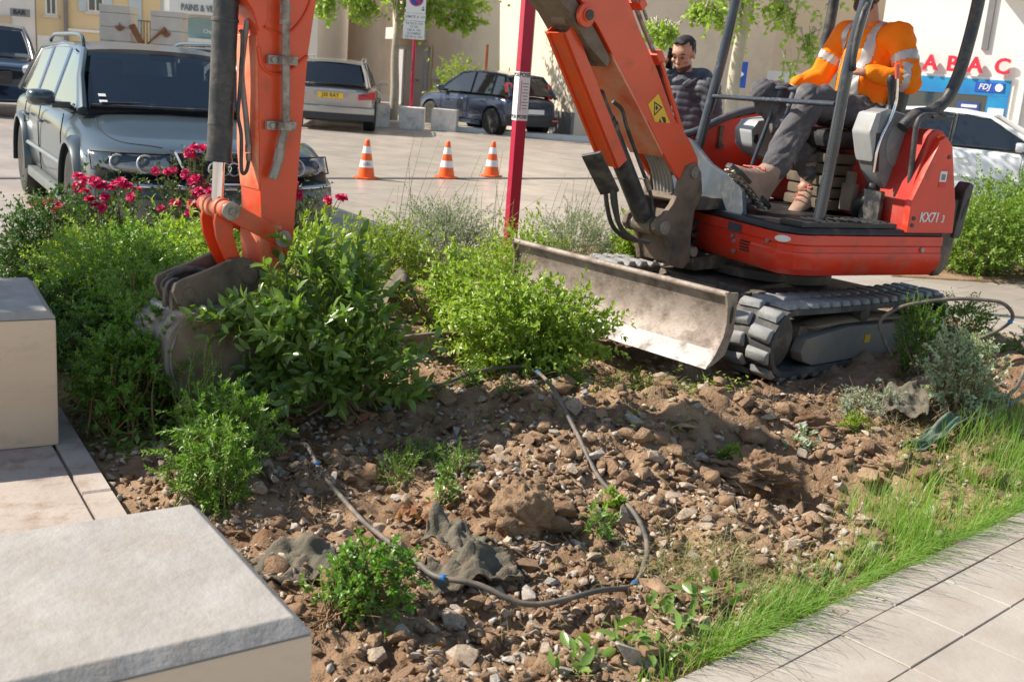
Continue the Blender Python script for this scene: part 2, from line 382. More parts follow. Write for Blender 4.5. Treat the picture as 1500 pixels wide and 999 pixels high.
glass('lamp_glass', (.96, .97, .98), .97)
mat('lamp_reflector', (.62, .63, .64), rough=.4, metal=.15, var=.2, scale=20)
mat('lamp_red', (.55, .015, .02), rough=.2, var=.2, scale=25, coat=.5)
mat('cabin', (.035, .037, .04), rough=.8, var=.2)
mat('plate_yellow', (.85, .52, .015), rough=.4, var=.03)
mat('plate_white', (.78, .78, .76), rough=.4, var=.03)
# street
mat('cone_orange', (.92, .12, .01), rough=.45, var=.06)
mat('cone_white', (.80, .80, .78), rough=.5, var=.06)
mat('cube_stone', (.78, .72, .65), rough=.8, var=.12, scale=9, bump=.15, dirt=(.33, .30, .27), dirt_amt=.3)
mat('post_red', (.42, .012, .045), rough=.4, var=.1, scale=5, dirt=(.3, .02, .03), dirt_amt=.25)
mat('sign_red', (.62, .02, .03), rough=.4, var=.05)
mat('sign_blue', (.02, .08, .42), rough=.4, var=.05)
mat('paper', (.80, .80, .79), rough=.7, var=.05)
mat('drip_hose', (.075, .068, .06), rough=.55, col2=(.13, .118, .10), scale=9, dirt=(.27, .2, .145), dirt_amt=.42, dscale=10)
mat('blue_fitting', (.02, .16, .42), rough=.5, var=.1)
mat('fabric_mesh', (.10, .092, .065), rough=.95, col2=(.19, .165, .12), scale=12, dirt=(.22, .16, .11), dirt_amt=.4, dscale=7, bump=.6, bscale=120)
mat('fabric_green', (.045, .10, .07), rough=.85, col2=(.09, .16, .115), scale=14, dirt=(.2, .17, .12), dirt_amt=.45, bump=.4, bscale=120)
# buildings
mat('render_cream', (.66, .56, .44), rough=.9, col2=(.72, .62, .50), dirt=(.52, .44, .35), dirt_amt=.25, dscale=.45, scale=.7, bump=.08, bscale=30, spec=.2)
mat('render_tan', (.62, .49, .345), rough=.9, col2=(.67, .545, .395), scale=.6, bump=.1, bscale=30, spec=.2)
mat('render_yellow', (.62, .48, .27), rough=.9, col2=(.66, .53, .33), scale=.6, bump=.08, bscale=30, spec=.2)
mat('render_white', (.76, .73, .69), rough=.9, dirt=(.62, .58, .53), dirt_amt=.2, dscale=.5, var=.03, scale=.6, bump=.04, spec=.2)
mat('render_grey', (.40, .40, .44), rough=.9, var=.08, scale=.6, spec=.2)
mat('plinth_grey', (.20, .19, .195), rough=.9, var=.12, scale=2)
mat('roof_tile', (.36, .17, .10), rough=.9, col2=(.46, .25, .16), scale=4, bump=.4, bscale=20)
mat('door_grey', (.46, .45, .47), rough=.6, var=.06)
mat('trim_white', (.74, .72, .68), rough=.7, var=.05)
mat('shutter_blue', (.42, .50, .55), rough=.7, var=.06)
mat('shutter_brown', (.16, .07, .05), rough=.7, var=.1)
mat('iron', (.03, .032, .036), rough=.5, var=.15)
mat('pillar_stone', (.56, .52, .46), rough=.85, var=.1, scale=3, bump=.15)
mat('corten', (.20, .075, .035), rough=.8, col2=(.28, .12, .06), scale=8)
mat('pane', (.04, .055, .065), rough=.06, var=.2, scale=.6, spec=.8)
mat('shop_teal', (.22, .32, .32), rough=.4, var=.06)
mat('shop_blue', (.015, .14, .42), rough=.35, col2=(.02, .30, .55), scale=1.2)
mat('shop_poster', (.03, .05, .2), rough=.4, col2=(.05, .1, .33), scale=3)
mat('sign_letter_red', (.68, .02, .05), rough=.35, var=.04)
mat('letter_grey', (.2, .21, .22), rough=.5, var=.05)
mat('letter_dark', (.03, .03, .035), rough=.5, var=.05)
mat('lime', (.5, .62, .05), rough=.5, var=.05)
mat('drain_iron', (.08, .078, .075), rough=.7, var=.2)
mat('box_white', (.62, .60, .56), rough=.6, var=.05)
# ---------------------------------------------------------------- ground, paving, bed of soil
rng = np.random.default_rng(7); random.seed(7)
BED = [(-.35, 1.74), (.474, 2.54), (2.034, 3.992), (3.95, 5.78), (3.52, 7.3), (2.95, 8.7), (1.9, 10.6), (.75, 10.2), (-3.25, 6.55), (-1.852, 4.298), (-1.245, 3.357)]
AX = Vector((math.cos(R(43.1)), math.sin(R(43.1)))); BX = Vector((AX.y, -AX.x)); G0 = Vector((.474, 2.54))
def gab(a, b): return (G0.x + AX.x * a + BX.x * b, G0.y + AX.y * a + BX.y * b)

gm = MB(); gm.add([(-150, -60, -.45), (150, -60, -.45), (150, 250, -.45), (-150, 250, -.45)], [(0, 1, 2, 3)])
tag(gm.build('ground', 'joint'), kind='structure')
js = MB(); js.add([(*gab(a, b), -.008) for a, b in ((-6, .127), (14, .127), (14, 9), (-6, 9))], [(0, 1, 2, 3)]); tag(js.build('joint_sand', 'joint_sand', smooth=0), kind='structure')

def clip_out(poly, p, q):
    """keep the part of poly on the right of the edge p->q (outside of a counter-clockwise bed)"""
    ex, ey = q[0] - p[0], q[1] - p[1]; d = [ex * (y - p[1]) - ey * (x - p[0]) for x, y in poly]; out = []
    for i in range(len(poly)):
        j = (i + 1) % len(poly)
        if d[i] <= 0: out.append(poly[i])
        if (d[i] <= 0) != (d[j] <= 0):
            t = d[i] / (d[i] - d[j]); out.append((poly[i][0] + t * (poly[j][0] - poly[i][0]), poly[i][1] + t * (poly[j][1] - poly[i][1])))
    return out
def edge_dist(p):
    best = None
    for i in range(len(BED)):
        a = Vector(BED[i]); b = Vector(BED[(i + 1) % len(BED)]); e = b - a; t = max(0, min(1, (Vector(p) - a).dot(e) / e.length_squared))
        d = (Vector(p) - (a + e * t)).length
        if best is None or d < best[0]: best = (d, BED[i], BED[(i + 1) % len(BED)])
    return best
def in_bed(p): return bool(inside(BED, np.array([p[0]]), np.array([p[1]]))[0])

pieces = []
def add_rect(a0, a1, b0, b1, g=None):
    if g is None: g = .0022
    quad = [gab(a0 + g, b0 + g), gab(a1 - g, b0 + g), gab(a1 - g, b1 - g), gab(a0 + g, b1 - g)]
    c = gab((a0 + a1) / 2, (b0 + b1) / 2)
    if c[1] < .4 or c[1] > 50 or abs(c[0]) > .62 * c[1] + 2.2: return
    ins = [in_bed(q) for q in quad]
    if all(ins): return
    if any(ins):
        d, p, q = edge_dist(c); poly = clip_out(quad, p, q)
        if len(poly) < 3: return
    else: poly = quad
    area = abs(sum(poly[i][0] * poly[(i + 1) % len(poly)][1] - poly[(i + 1) % len(poly)][0] * poly[i][1] for i in range(len(poly)))) / 2
    if area < .004: return
    pieces.append((c[0] ** 2 + c[1] ** 2, poly))
ROW = .315
for i in range(-90, 160):
    a0 = -.012 + i * ROW
    if i % 3 == 0: add_rect(a0, a0 + 3 * ROW, 0, .125)            # narrow kerb strip along the bed
    b = .125; k = 0; L_ = [.22, .47, .47, .47][0]
    while b < 42:
        l = .22 if k == 0 else .72 + .14 * ((i * 7 + k * 13) % 3 - 1); add_rect(a0, a0 + ROW, b, b + l); b += l; k += 1
    b = 0; k = 0
    while b > -36:
        l = .5 + .12 * ((i * 5 + k * 11) % 3 - 1); add_rect(a0, a0 + ROW, b - l, b); b -= l; k += 1
pieces.sort(key=lambda q: q[0])
def slab(mb, poly, z, th=.05, ch=.0022, tilt=.003):
    n = len(poly); cx = sum(p[0] for p in poly) / n; cy = sum(p[1] for p in poly) / n
    def ins(p):
        d = math.hypot(p[0] - cx, p[1] - cy); s = max(.5, 1 - ch * 1.4 / d); return (cx + (p[0] - cx) * s, cy + (p[1] - cy) * s)
    tx, ty = random.gauss(0, tilt), random.gauss(0, tilt)
    zz = lambda p, dz: z + dz + (p[0] - cx) * tx + (p[1] - cy) * ty
    vs = [(p[0], p[1], z - th) for p in poly] + [(p[0], p[1], zz(p, -ch)) for p in poly] + [(*ins(p), zz(p, 0)) for p in poly]
    fs = [tuple(range(2 * n, 3 * n))]
    for i in range(n):
        j = (i + 1) % n; fs += [(i, j, n + j, n + i), (n + i, n + j, 2 * n + j, 2 * n + i)]
    mb.add(vs, fs)
far = MB(); near_p = pieces[:300]
for d, poly in pieces[300:]: slab(far, poly, random.gauss(0, .0004), ch=.0008, tilt=.0004)
pavement = far.build('pavement', 'plaza_paving', smooth=0); tag(pavement, kind='structure')
for d, poly in near_p:
    mb = MB(); slab(mb, poly, random.gauss(0, .001), tilt=.0015); mb.build('paver', 'paving' if sum(p[1] for p in poly) / len(poly) < 6.5 else 'plaza_paving', pavement, smooth=0)

# drainage channel across the square
dr = MB(); p0 = Vector((-7.5, 9.9, 0)); p1 = Vector((3., 18.55, 0)); e = (p1 - p0).normalized(); nrm = Vector((-e.y, e.x, 0)); M_ = plane_at(p0, e, nrm); LL = (p1 - p0).length
dr.box((LL / 2, 0, .0055), (LL, .12, .004), None); drain = dr.build('drain_channel', 'drain_iron', M=M_, smooth=0); tag(drain, kind='structure')

# soil: a height field with a mound, a trench hole and clods
def hbase(x, y):
    g = lambda cx, cy, rx, ry, a, th=0.: a * np.exp(-((((x - cx) * math.cos(th) + (y - cy) * math.sin(th)) / rx) ** 2 + ((-(x - cx) * math.sin(th) + (y - cy) * math.cos(th)) / ry) ** 2))
    h = .015 + g(-.05, 4.75, .8, .45, .10) + g(.55, 4.65, .5, .35, .07) + g(.15, 3.75, .35, .3, .05)
    h = h + g(1.2, 4.12, .27, .19, -.36) + g(.95, 4.35, .2, .16, -.08) + g(1.62, 3.98, .25, .18, -.1) + g(1.0, 4.70, .35, .18, .13) + g(.65, 4.3, .22, .16, .07) + g(.2, 4.2, .3, .2, .05)
    h = h + g(-.55, 3.65, .35, .3, -.07) + g(-.35, 3.25, .3, .25, -.06) + g(.15, 3.1, .3, .25, -.03)
    h = h + g(2.9, 6.0, .55, .45, .20) + g(2.2, 5.1, .4, .35, .10) + g(2.35, 4.75, .5, .3, .03) + g(1.3, 5.05, .5, .12, .07, .7)
    return h
def edge_fall(x, y):
    d = np.full(np.shape(x), 9.)
    for i in range(len(BED)):
        ax, ay = BED[i]; bx, by = BED[(i + 1) % len(BED)]; ex, ey = bx - ax, by - ay
        t = np.clip(((x - ax) * ex + (y - ay) * ey) / (ex * ex + ey * ey), 0, 1); d = np.minimum(d, np.hypot(x - ax - ex * t, y - ay - ey * t))
    return d
def hsoil(x, y):
    x = np.asarray(x, float); y = np.asarray(y, float)
    d = edge_fall(x, y); ins = inside(BED, x, y); k = np.clip(d / .28, 0, 1); k = k * k * (3 - 2 * k)
    rough = .11 * fbm(x * 2.2, y * 2.2, 2, 3) + .13 * np.abs(fbm(x * 5.3, y * 5.3, 3, 9)) + .075 * fbm(x * 12, y * 12, 3, 5) + .042 * np.abs(fbm(x * 27, y * 27, 2, 8)) + .024 * fbm(x * 50, y * 50, 2, 6)
    h = -.025 + k * (hbase(x, y) + rough - .01)
    return np.where(ins, h, -.6)
def hs(x, y): return float(hsoil(np.array([x]), np.array([y]))[0])
ys = [1.7]
while ys[-1] < 10.7: ys.append(ys[-1] + max(.011, .0042 * ys[-1]))
ys = np.array(ys); xs = np.arange(-3.3, 4.05, .0165)
GX, GY = np.meshgrid(xs, ys); H = hsoil(GX.ravel(), GY.ravel())
V = np.stack([GX.ravel(), GY.ravel(), H], 1); nx, ny = len(xs), len(ys)
ii = (np.arange(ny - 1)[:, None] * nx + np.arange(nx - 1)[None]).ravel(); Fq = np.stack([ii, ii + 1, ii + nx + 1, ii + nx], 1)
Fq = Fq[(H[Fq] > -.5).any(1)]
used = np.unique(Fq); rm = np.full(len(V), -1); rm[used] = np.arange(len(used))
soil = fast_mesh('soil', V[used], rm[Fq], 'soil', smooth=True); tag(soil, kind='structure')

# low stone base under the benches
SB = []
base = MB()
e1 = Vector((-1.852, 4.298)); e2 = Vector((-.62, 2.38)); d_ = (e2 - e1).normalized(); n_ = Vector((d_.y, -d_.x)); 
n_ = n_ if n_.x < 0 else -n_
e0 = e1 - d_ * 1.6
def strip(mb, s0, s1, w0, w1, z):
    q = [e0 + d_ * s0 + n_ * w0, e0 + d_ * s1 + n_ * w0, e0 + d_ * s1 + n_ * w1, e0 + d_ * s0 + n_ * w1]
    slab(mb, [tuple(p) for p in q], z, .08, .006)
stone_base = MB(); strip(stone_base, 0, 4.6, .1, 2.6, .004); sbase = stone_base.build('stone_base', 'joint', smooth=0); tag(sbase, kind='structure')
s = -.2
for l in (.93, .9, .95, .9, .92, .5):
    m_ = MB(); strip(m_, s + .004, s + l - .004, .004, .098, .02); m_.build('kerb_stone', 'base_stone', sbase, smooth=0); s += l
for k, (s0, l) in enumerate([(-.1, 1.05), (.95, 1.0), (1.95, 1.0), (2.95, 1.0), (3.95, .7)]):
    for w0 in (.104, .80, 1.5):
        m_ = MB(); strip(m_, s0 + .004, s0 + l - .004, w0 + .004, w0 + .69, .019 + random.gauss(0, .0008)); m_.build('base_slab', 'base_stone', sbase, smooth=0)

def bench(name, label, corner, ang, depth, width, z0, z1, cham):
    """solid bench of cut stone: corner is the near right corner, depth runs along ang, width to the left of it"""
    M = Matrix.Translation((corner[0], corner[1], 0)) @ Matrix.Rotation(R(ang), 4, 'Z')
    t = thing(name, label, 'stone bench', M @ Matrix.Translation((0, 0, z0)), 'stone bench blocks')
    b = MB(); b.box((depth / 2, width / 2, (z0 + z1 - .03) / 2), (depth, width, z1 - .03 - z0)); b.build('block', 'bench_side', t, M, bevel=.012)
    c = .030; q = MB()
    r0 = [(0, 0), (depth, 0), (depth, width), (0, width)]; k = cham
    r1 = [(k, c), (depth - c, c), (depth - c, width - c), (k, width - c)]
    q.add([(x, y, z1 - .029) for x, y in r0] + [(x, y, z1) for x, y in r1], [(4, 5, 6, 7), (0, 1, 5, 4), (1, 2, 6, 5), (2, 3, 7, 6), (3, 0, 4, 7), (3, 2, 1, 0)])
    q.build('top_face', 'bench_stone', t, M, bevel=.004)
    return t
bench('stone_bench', 'pale stone bench block filling the bottom left corner, top in full sun', (-.322, 1.815), 125.2, .635, 1.6, -.03, .5, .03)
bench('stone_bench', 'stone bench block at the left edge standing beside the bushes', (-1.66, 3.84), 120.3, .66, 1.6, .02, .535, .02)
# ---------------------------------------------------------------- stones, pebbles, clods
def rock_mesh(name, m, seed, n=16, sq=(1, .8, .6)):
    r = random.Random(seed); bm = bmesh.new()
    for i in range(n):
        v = Vector((r.gauss(0, 1), r.gauss(0, 1), r.gauss(0, 1))).normalized() * r.uniform(.75, 1.)
        v = Vector([max(-.82, min(.82, c)) for c in v]); bm.verts.new((v.x * sq[0] * .5, v.y * sq[1] * .5, v.z * sq[2] * .5))
    q = bmesh.ops.convex_hull(bm, input=bm.verts); 
    for v in [g for g in q['geom_interior'] if isinstance(g, bmesh.types.BMVert)]: bm.verts.remove(v)
    bmesh.ops.bevel(bm, geom=list(bm.edges), offset=.014, segments=1, affect='EDGES', clamp_overlap=True)
    me = bpy.data.meshes.new(name); bm.to_mesh(me); bm.free(); me.materials.append(MATS[m]); return me
ROCKS = {}
for m, word in (('stone_beige', 'beige'), ('stone_grey', 'pale grey'), ('stone_brown', 'earth brown')):
    ROCKS[word] = [rock_mesh('stone', m, 10 * len(ROCKS) + k + 3, 12 + 2 * (k % 4), random.Random(k).choice([(1, .8, .6), (1, .7, .45), (1, .9, .75), (1, .55, .4)])) for k in range(6)]
MARKS = [((-.05, 2.65), 'by the small uprooted box bush'), ((.5, 3.55), 'near the loop of black hose'), ((.15, 3.62), 'beside the large clod of earth'), ((1.2, 4.15), 'at the rim of the dug hole'),
         ((1.05, 3.3), 'near the grass at the paving edge'), ((-.2, 4.5), 'on the mound of dug soil'), ((.75, 4.7), 'below the dozer blade'), ((-1.05, 3.45), 'at the foot of the ferny shrub'), ((1.9, 4.9), 'beside the torn silver plant'),
         ((-.65, 4.0), 'in the shade under the bucket'), ((.35, 2.75), 'in the rubble at the bottom of the picture'), ((.9, 4.15), 'between the hose and the hole')]
CL_KEEP = [((-.28, 2.95), .13), ((.13, 3.62), .14)]
rs = np.random.default_rng(21); cand = []
while len(cand) < 300:
    y = 2.35 + 3.2 * rs.random() ** 1.15; x = rs.uniform(-1.4, 2.6)
    if not inside(BED, np.array([x]), np.array([y]))[0] or edge_fall(np.array([x]), np.array([y]))[0] < .12: continue
    dens = .12 + .9 * math.exp(-((x - .75) / .75) ** 2 - ((y - 3.95) / .75) ** 2) + .6 * math.exp(-((x - .2) / .45) ** 2 - ((y - 2.9) / .45) ** 2) + .5 * math.exp(-((x + .75) / .35) ** 2 - ((y - 3.9) / .5) ** 2) + .35 * math.exp(-((x - .1) / .5) ** 2 - ((y - 4.7) / .3) ** 2)
    if math.hypot(x - 1.2, y - 4.12) < .28: dens *= .3
    if rs.random() > dens: continue
    s = .048 + .06 * rs.random() ** 1.7 + (.035 if rs.random() < .07 else 0)
    if any(math.hypot(x - c[0], y - c[1]) < (s + c[2]) * .42 for c in cand): continue
    cand.append((x, y, s))
for x, y, s in cand:
    word = rs.choice(['beige', 'pale grey', 'earth brown'], p=[.5, .32, .18])
    me = ROCKS[word][rs.integers(6)]
    o = bpy.data.objects.new('stone', me); COL.objects.link(o)
    o.location = (x, y, hs(x, y) + s * .16); o.rotation_euler = (rs.normal(0, .35), rs.normal(0, .35), rs.uniform(0, 6.28)); o.scale = (s * rs.uniform(.95, 1.35), s * rs.uniform(.9, 1.15), s * rs.uniform(.9, 1.2))
    mk = min(MARKS, key=lambda q: (q[0][0] - x) ** 2 + (q[0][1] - y) ** 2)[1]
    sz = 'large' if s > .085 else 'fist sized' if s > .06 else 'small'
    tag(o, f'{sz} {word} stone lying {mk}', 'stone', f'{sz} {word} stones {mk}')

def scatter_rocks(name, n, smin, smax, mat_, seed, region, kind='stuff', power=2.):
    r = np.random.default_rng(seed); protos = []
    for k in range(5):
        me = rock_mesh('proto', mat_, 100 + seed + k, 9, (1, .8, .65)); bm = bmesh.new(); bm.from_mesh(me); bmesh.ops.triangulate(bm, faces=bm.faces)
        if k >= 0: bmesh.ops.dissolve_limit(bm, angle_limit=R(25), verts=bm.verts, edges=bm.edges); bmesh.ops.triangulate(bm, faces=bm.faces)
        bm.verts.index_update(); protos.append((np.array([v.co[:] for v in bm.verts]), np.array([[v.index for v in f.verts] for f in bm.faces]))); bm.free(); bpy.data.meshes.remove(me)
    pts = region(r, n); z = hsoil(pts[:, 0], pts[:, 1]); Vs, Fs, off = [], [], 0
    for i in range(len(pts)):
        pv, pf = protos[i % 5]; s = smin + (smax - smin) * r.random() ** power; a = r.uniform(0, 6.28); c, d = math.cos(a), math.sin(a)
        q = pv * np.array([s * r.uniform(.8, 1.4), s, s * r.uniform(.7, 1.2)]); t = r.normal(0, .5); q = np.stack([q[:, 0], q[:, 1] * math.cos(t) - q[:, 2] * math.sin(t), q[:, 1] * math.sin(t) + q[:, 2] * math.cos(t)], 1)
        q = np.stack([q[:, 0] * c - q[:, 1] * d, q[:, 0] * d + q[:, 1] * c, q[:, 2]], 1) + np.array([pts[i, 0], pts[i, 1], z[i] + s * .18])
        Vs.append(q); Fs.append(pf + off); off += len(pv)
    return fast_mesh(name, np.concatenate(Vs), np.concatenate(Fs), mat_, kind=kind)
def soil_region(r, n):
    out = np.zeros((0, 2))
    while len(out) < n:
        y = 2.2 + 3.6 * r.random(4 * n) ** 1.3; x = r.uniform(-1.9, 3.4, 4 * n)
        k = inside(BED, x, y) & (edge_fall(x, y) > .05)
        dens = .15 + .9 * np.clip(fbm(x * 2.6, y * 2.6, 2, 31) + .28, 0, 1) + .9 * np.exp(-((x - .75) / .6) ** 2 - ((y - 3.6) / .6) ** 2) + .5 * np.exp(-((x - .2) / .4) ** 2 - ((y - 2.8) / .4) ** 2)
        k &= r.random(4 * n) < dens; out = np.concatenate([out, np.stack([x[k], y[k]], 1)])
    return out[:n]
scatter_rocks('gravel', 6500, .009, .034, 'pebbles', 5, soil_region)
scatter_rocks('rubble', 1500, .026, .060, 'stone_beige', 25, soil_region, power=1.2)
scatter_rocks('rubble', 900, .026, .06, 'stone_brown', 35, soil_region, power=1.2)
scatter_rocks('rubble', 600, .024, .055, 'stone_grey', 45, soil_region, power=1.2)
scatter_rocks('soil_crumbs', 7000, .008, .065, 'clod', 9, soil_region, power=2.6)
def lump_region(r, n):
    x = r.uniform(-.9, 2.3, n * 12); y = r.uniform(2.5, 5.0, n * 12); d = .15 + np.exp(-((x - .55) / .7) ** 2 - ((y - 4.3) / .55) ** 2) + .7 * np.exp(-((x - 1.5) / .5) ** 2 - ((y - 4.5) / .4) ** 2) + .5 * np.exp(-((x + .1) / .5) ** 2 - ((y - 2.7) / .3) ** 2)
    k = inside(BED, x, y) & (edge_fall(x, y) > .15) & (r.random(len(x)) < d) & (np.hypot(x - 1.2, y - 4.12) > .2); return np.stack([x[k], y[k]], 1)[:n]
scatter_rocks('earth_lumps', 190, .05, .15, 'soil', 61, lump_region, power=1.8)
scatter_rocks('earth_lumps', 110, .04, .12, 'clod', 62, lump_region, power=1.8)
def gravel_left(r, n):
    x = r.uniform(-1.7, -.55, n * 6); y = r.uniform(2.9, 4.6, n * 6); k = inside(BED, x, y); return np.stack([x[k], y[k]], 1)[:n]
scatter_rocks('bed_gravel', 700, .012, .06, 'pebbles', 15, gravel_left)

def lump(name, label, cat, c, r, m, seed, sq=(1, 1, 1), amp=.25, freq=6.):
    rr = MB(); rr.sphere((0, 0, 0), 1, 72, 48); V = np.array(rr.v)
    n = fbm(V[:, 0] * freq / 2 + 9 * seed + V[:, 2] * 1.7, V[:, 1] * freq / 2 + V[:, 2] * 2.3, 5, seed); n2 = fbm(V[:, 0] * 3 + V[:, 2] * 2 + seed, V[:, 1] * 3 - V[:, 2] * 3, 3, seed + 3)
    n3 = np.abs(fbm(V[:, 0] * 5 + V[:, 2] * 3 + seed, V[:, 1] * 5 - V[:, 2] * 4, 4, seed + 9))
    V = V * (1 + amp * (n * 1.3 + n2 * 1.2 - n3 * .8))[:, None] * r * np.array(sq) + np.array(c); rr.v = [tuple(p) for p in V]
    return tag(rr.build(name, m, smooth=80), label, cat)
lump('earth_clod', 'large ball of dry brown earth in the middle of the dug bed', 'clod', (.085, 3.42, .075), .10, 'clod', 4, (1.05, .95, 1.1), .42)
lump('earth_clod', 'broad dark lump of earth at the edge of the dug hole', 'clod', (1.03, 4.22, -.02), .13, 'soil', 8, (1.25, .8, .6), .9)
lump('earth_clod', 'low brown heap of earth in front of the track', 'clod', (1.33, 4.75, .04), .16, 'soil', 12, (1.4, .7, .5), .9)
lump('earth_clod', 'brown lump of earth right of the hole beside the grass', 'clod', (1.68, 4.35, .0), .11, 'soil', 14, (1.4, .8, .6), .9)
# ---------------------------------------------------------------- the excavator
EX = thing('excavator', 'orange red compact excavator on rubber tracks digging up the flower bed', 'excavator', Matrix.Translation((1.54, 6.785, 0)))
UM = frame((1.54, 6.785, -.02), R(225.2), R(2.4), R(-.9))          # undercarriage: x forward, y to its left (towards us), z up
SM = frame((1.64, 6.775, 0), R(205.7))                              # slewed upper body
BM = frame((.97, 6.49, 0), R(222.5))                               # vertical plane of boom and stick
def part(name, mb, m, M, parent=None, bevel=.004, label=None, **k):
    o = mb.build(name, m, parent or EX, M, bevel=bevel, **k)
    if label: o['label'] = label
    return o

# --- tracks
def track_path(n, L=.86, r=.185, zc=.205):
    """points and tangent angles along the belt loop, top run towards the front"""
    per = 4 * L + 2 * PI * r; out = []
    for i in range(n):
        s = i * per / n
        if s < 2 * L: out.append((-L + s, zc + r - .012 * math.sin(PI * s / (2 * L)), 0.))
        elif s < 2 * L + PI * r: a = (s - 2 * L) / r; out.append((L + r * math.sin(a), zc + r * math.cos(a), -a))
        elif s < 4 * L + PI * r: out.append((L - (s - 2 * L - PI * r), zc - r, -PI))
        else: a = (s - 4 * L - PI * r) / r; out.append((-L - r * math.sin(a), zc - r * math.cos(a), -PI - a))
    return out
lug = MB(); lug.add([(-.042, -.07, 0), (.042, -.07, 0), (.042, .07, 0), (-.042, .07, 0), (-.022, -.062, .032), (.022, -.062, .032), (.026, .06, .032), (-.026, .06, .032)],
                    [(0, 3, 2, 1), (4, 5, 6, 7), (0, 1, 5, 4), (1, 2, 6, 5), (2, 3, 7, 6), (3, 0, 4, 7)])
lug_src = None
for sgn in (1, -1):
    yc = sgn * .60
    P = track_path(72); mb = MB(); rings = []
    for x, z, a in P:
        nx_, nz_ = -math.sin(a), math.cos(a)
        rings.append([(x, yc - .15, z), (x, yc + .15, z), (x - nx_ * .03, yc + .15, z - nz_ * .03), (x - nx_ * .03, yc - .15, z - nz_ * .03)])
    rings.append(rings[0]); mb.loft(rings, cap=False)
    tr = part('track', mb, 'rubber_track', UM, bevel=0, smooth=40)
    n = 40
    for k, (x, z, a) in enumerate(track_path(n)):
        for col, dy, sh in ((0, .078, 0.), (1, -.078, .5)):
            x2, z2, a2 = track_path(n * 2)[(2 * k + (1 if sh else 0)) % (2 * n)]
            M = UM @ Matrix.Translation((x2, yc + dy, z2)) @ Matrix.Rotation(-a2, 4, 'Y') @ Matrix.Rotation(.10 if col else -.10, 4, 'Z')
            if lug_src is None:
                bm_ = lug.build('tread_lug', 'rubber_worn', None, bevel=.006, bseg=1); lug_src = bm_.data; bpy.data.objects.remove(bm_)
            inst(lug_src, 'tread_lug', tr, ROOTM[EX.name].inverted() @ M)
    # frame between the rollers
    f = MB(); prof = [(-.72, .10), (-.66, .055), (.56, .055), (.66, .085), (.70, .14), (.66, .215), (.2, .255), (-.55, .235), (-.72, .2)]
    f.prism(prof, 'y', yc + sgn * .06, yc + sgn * .135); tf = part('track_frame', f, 'track_frame', UM, bevel=.012)
    f = MB(); f.prism([(-.7, .12), (.66, .12), (.64, .27), (-.6, .26)], 'y', yc - sgn * .14, yc + sgn * .07); part('track_beam', f, 'cast_dark', UM, tf, bevel=.01)
    f = MB(); 
    rr = [(.62, .262), (.3, .285), (0., .29), (-.3, .28), (-.6, .255)]
    for i, (x, z) in enumerate(rr): pass
    f.loft([[(x, yc + sgn * (.06 + .072), z - .03), (x, yc + sgn * .12, z + .012 * math.sin(i * 2.1)), (x, yc + sgn * .02, z + .02), (x, yc - sgn * .1, z - .02)] for i, (x, z) in enumerate(rr)])
    part('mud_ledge', f, 'dry_mud', UM, tf, bevel=0, sub=1)
    f = MB()
    for xx in (-.5, -.17, .2, .47): f.cyl((xx, yc - .1, .075), (xx, yc + .12, .075), .052, seg=16)
    part('bottom_rollers', f, 'cast_dark', UM, tf, bevel=0)
    f = MB(); f.lathe([(.055, -.09), (.06, -.05), (.045, 0), (.06, .05), (.055, .09), (.02, .1)], (.02, yc + sgn * .03, .318), 18, 'y'); part('carrier_roller', f, 'cast_dark', UM, tf, bevel=0)
    f = MB(); f.lathe([(.05, -.1), (.15, -.07), (.165, -.02), (.165, .02), (.15, .07), (.06, .1)], (.86, yc, .205), 24, 'y'); part('idler', f, 'cast_dark', UM, tf, bevel=0)
    f = MB(); f.lathe([(.06, -.12), (.11, -.07), (.12, .0), (.11, .09), (.085, .125), (.02, .13)], (-.86, yc, .205), 24, 'y')
    for k in range(13):
        a = 2 * PI * k / 13; f.box((-.86 + .145 * math.cos(a), yc, .205 + .145 * math.sin(a)), (.05, .04, .03), Matrix.Rotation(-a, 4, 'Y'))
    for k in range(8):
        a = 2 * PI * k / 8; f.cyl((-.86 + .08 * math.cos(a), yc + sgn * .1, .205 + .08 * math.sin(a)), (-.86 + .08 * math.cos(a), yc + sgn * .128, .205 + .08 * math.sin(a)), .011, seg=8)
    part('sprocket', f, 'cast_dark', UM, tf, bevel=0)
    if sgn == 1:
        f = MB(); f.box((-.03, yc + .137, .168), (.06, .003, .045)); part('warning_label', f, 'decal_yellow', UM, tf, bevel=0)
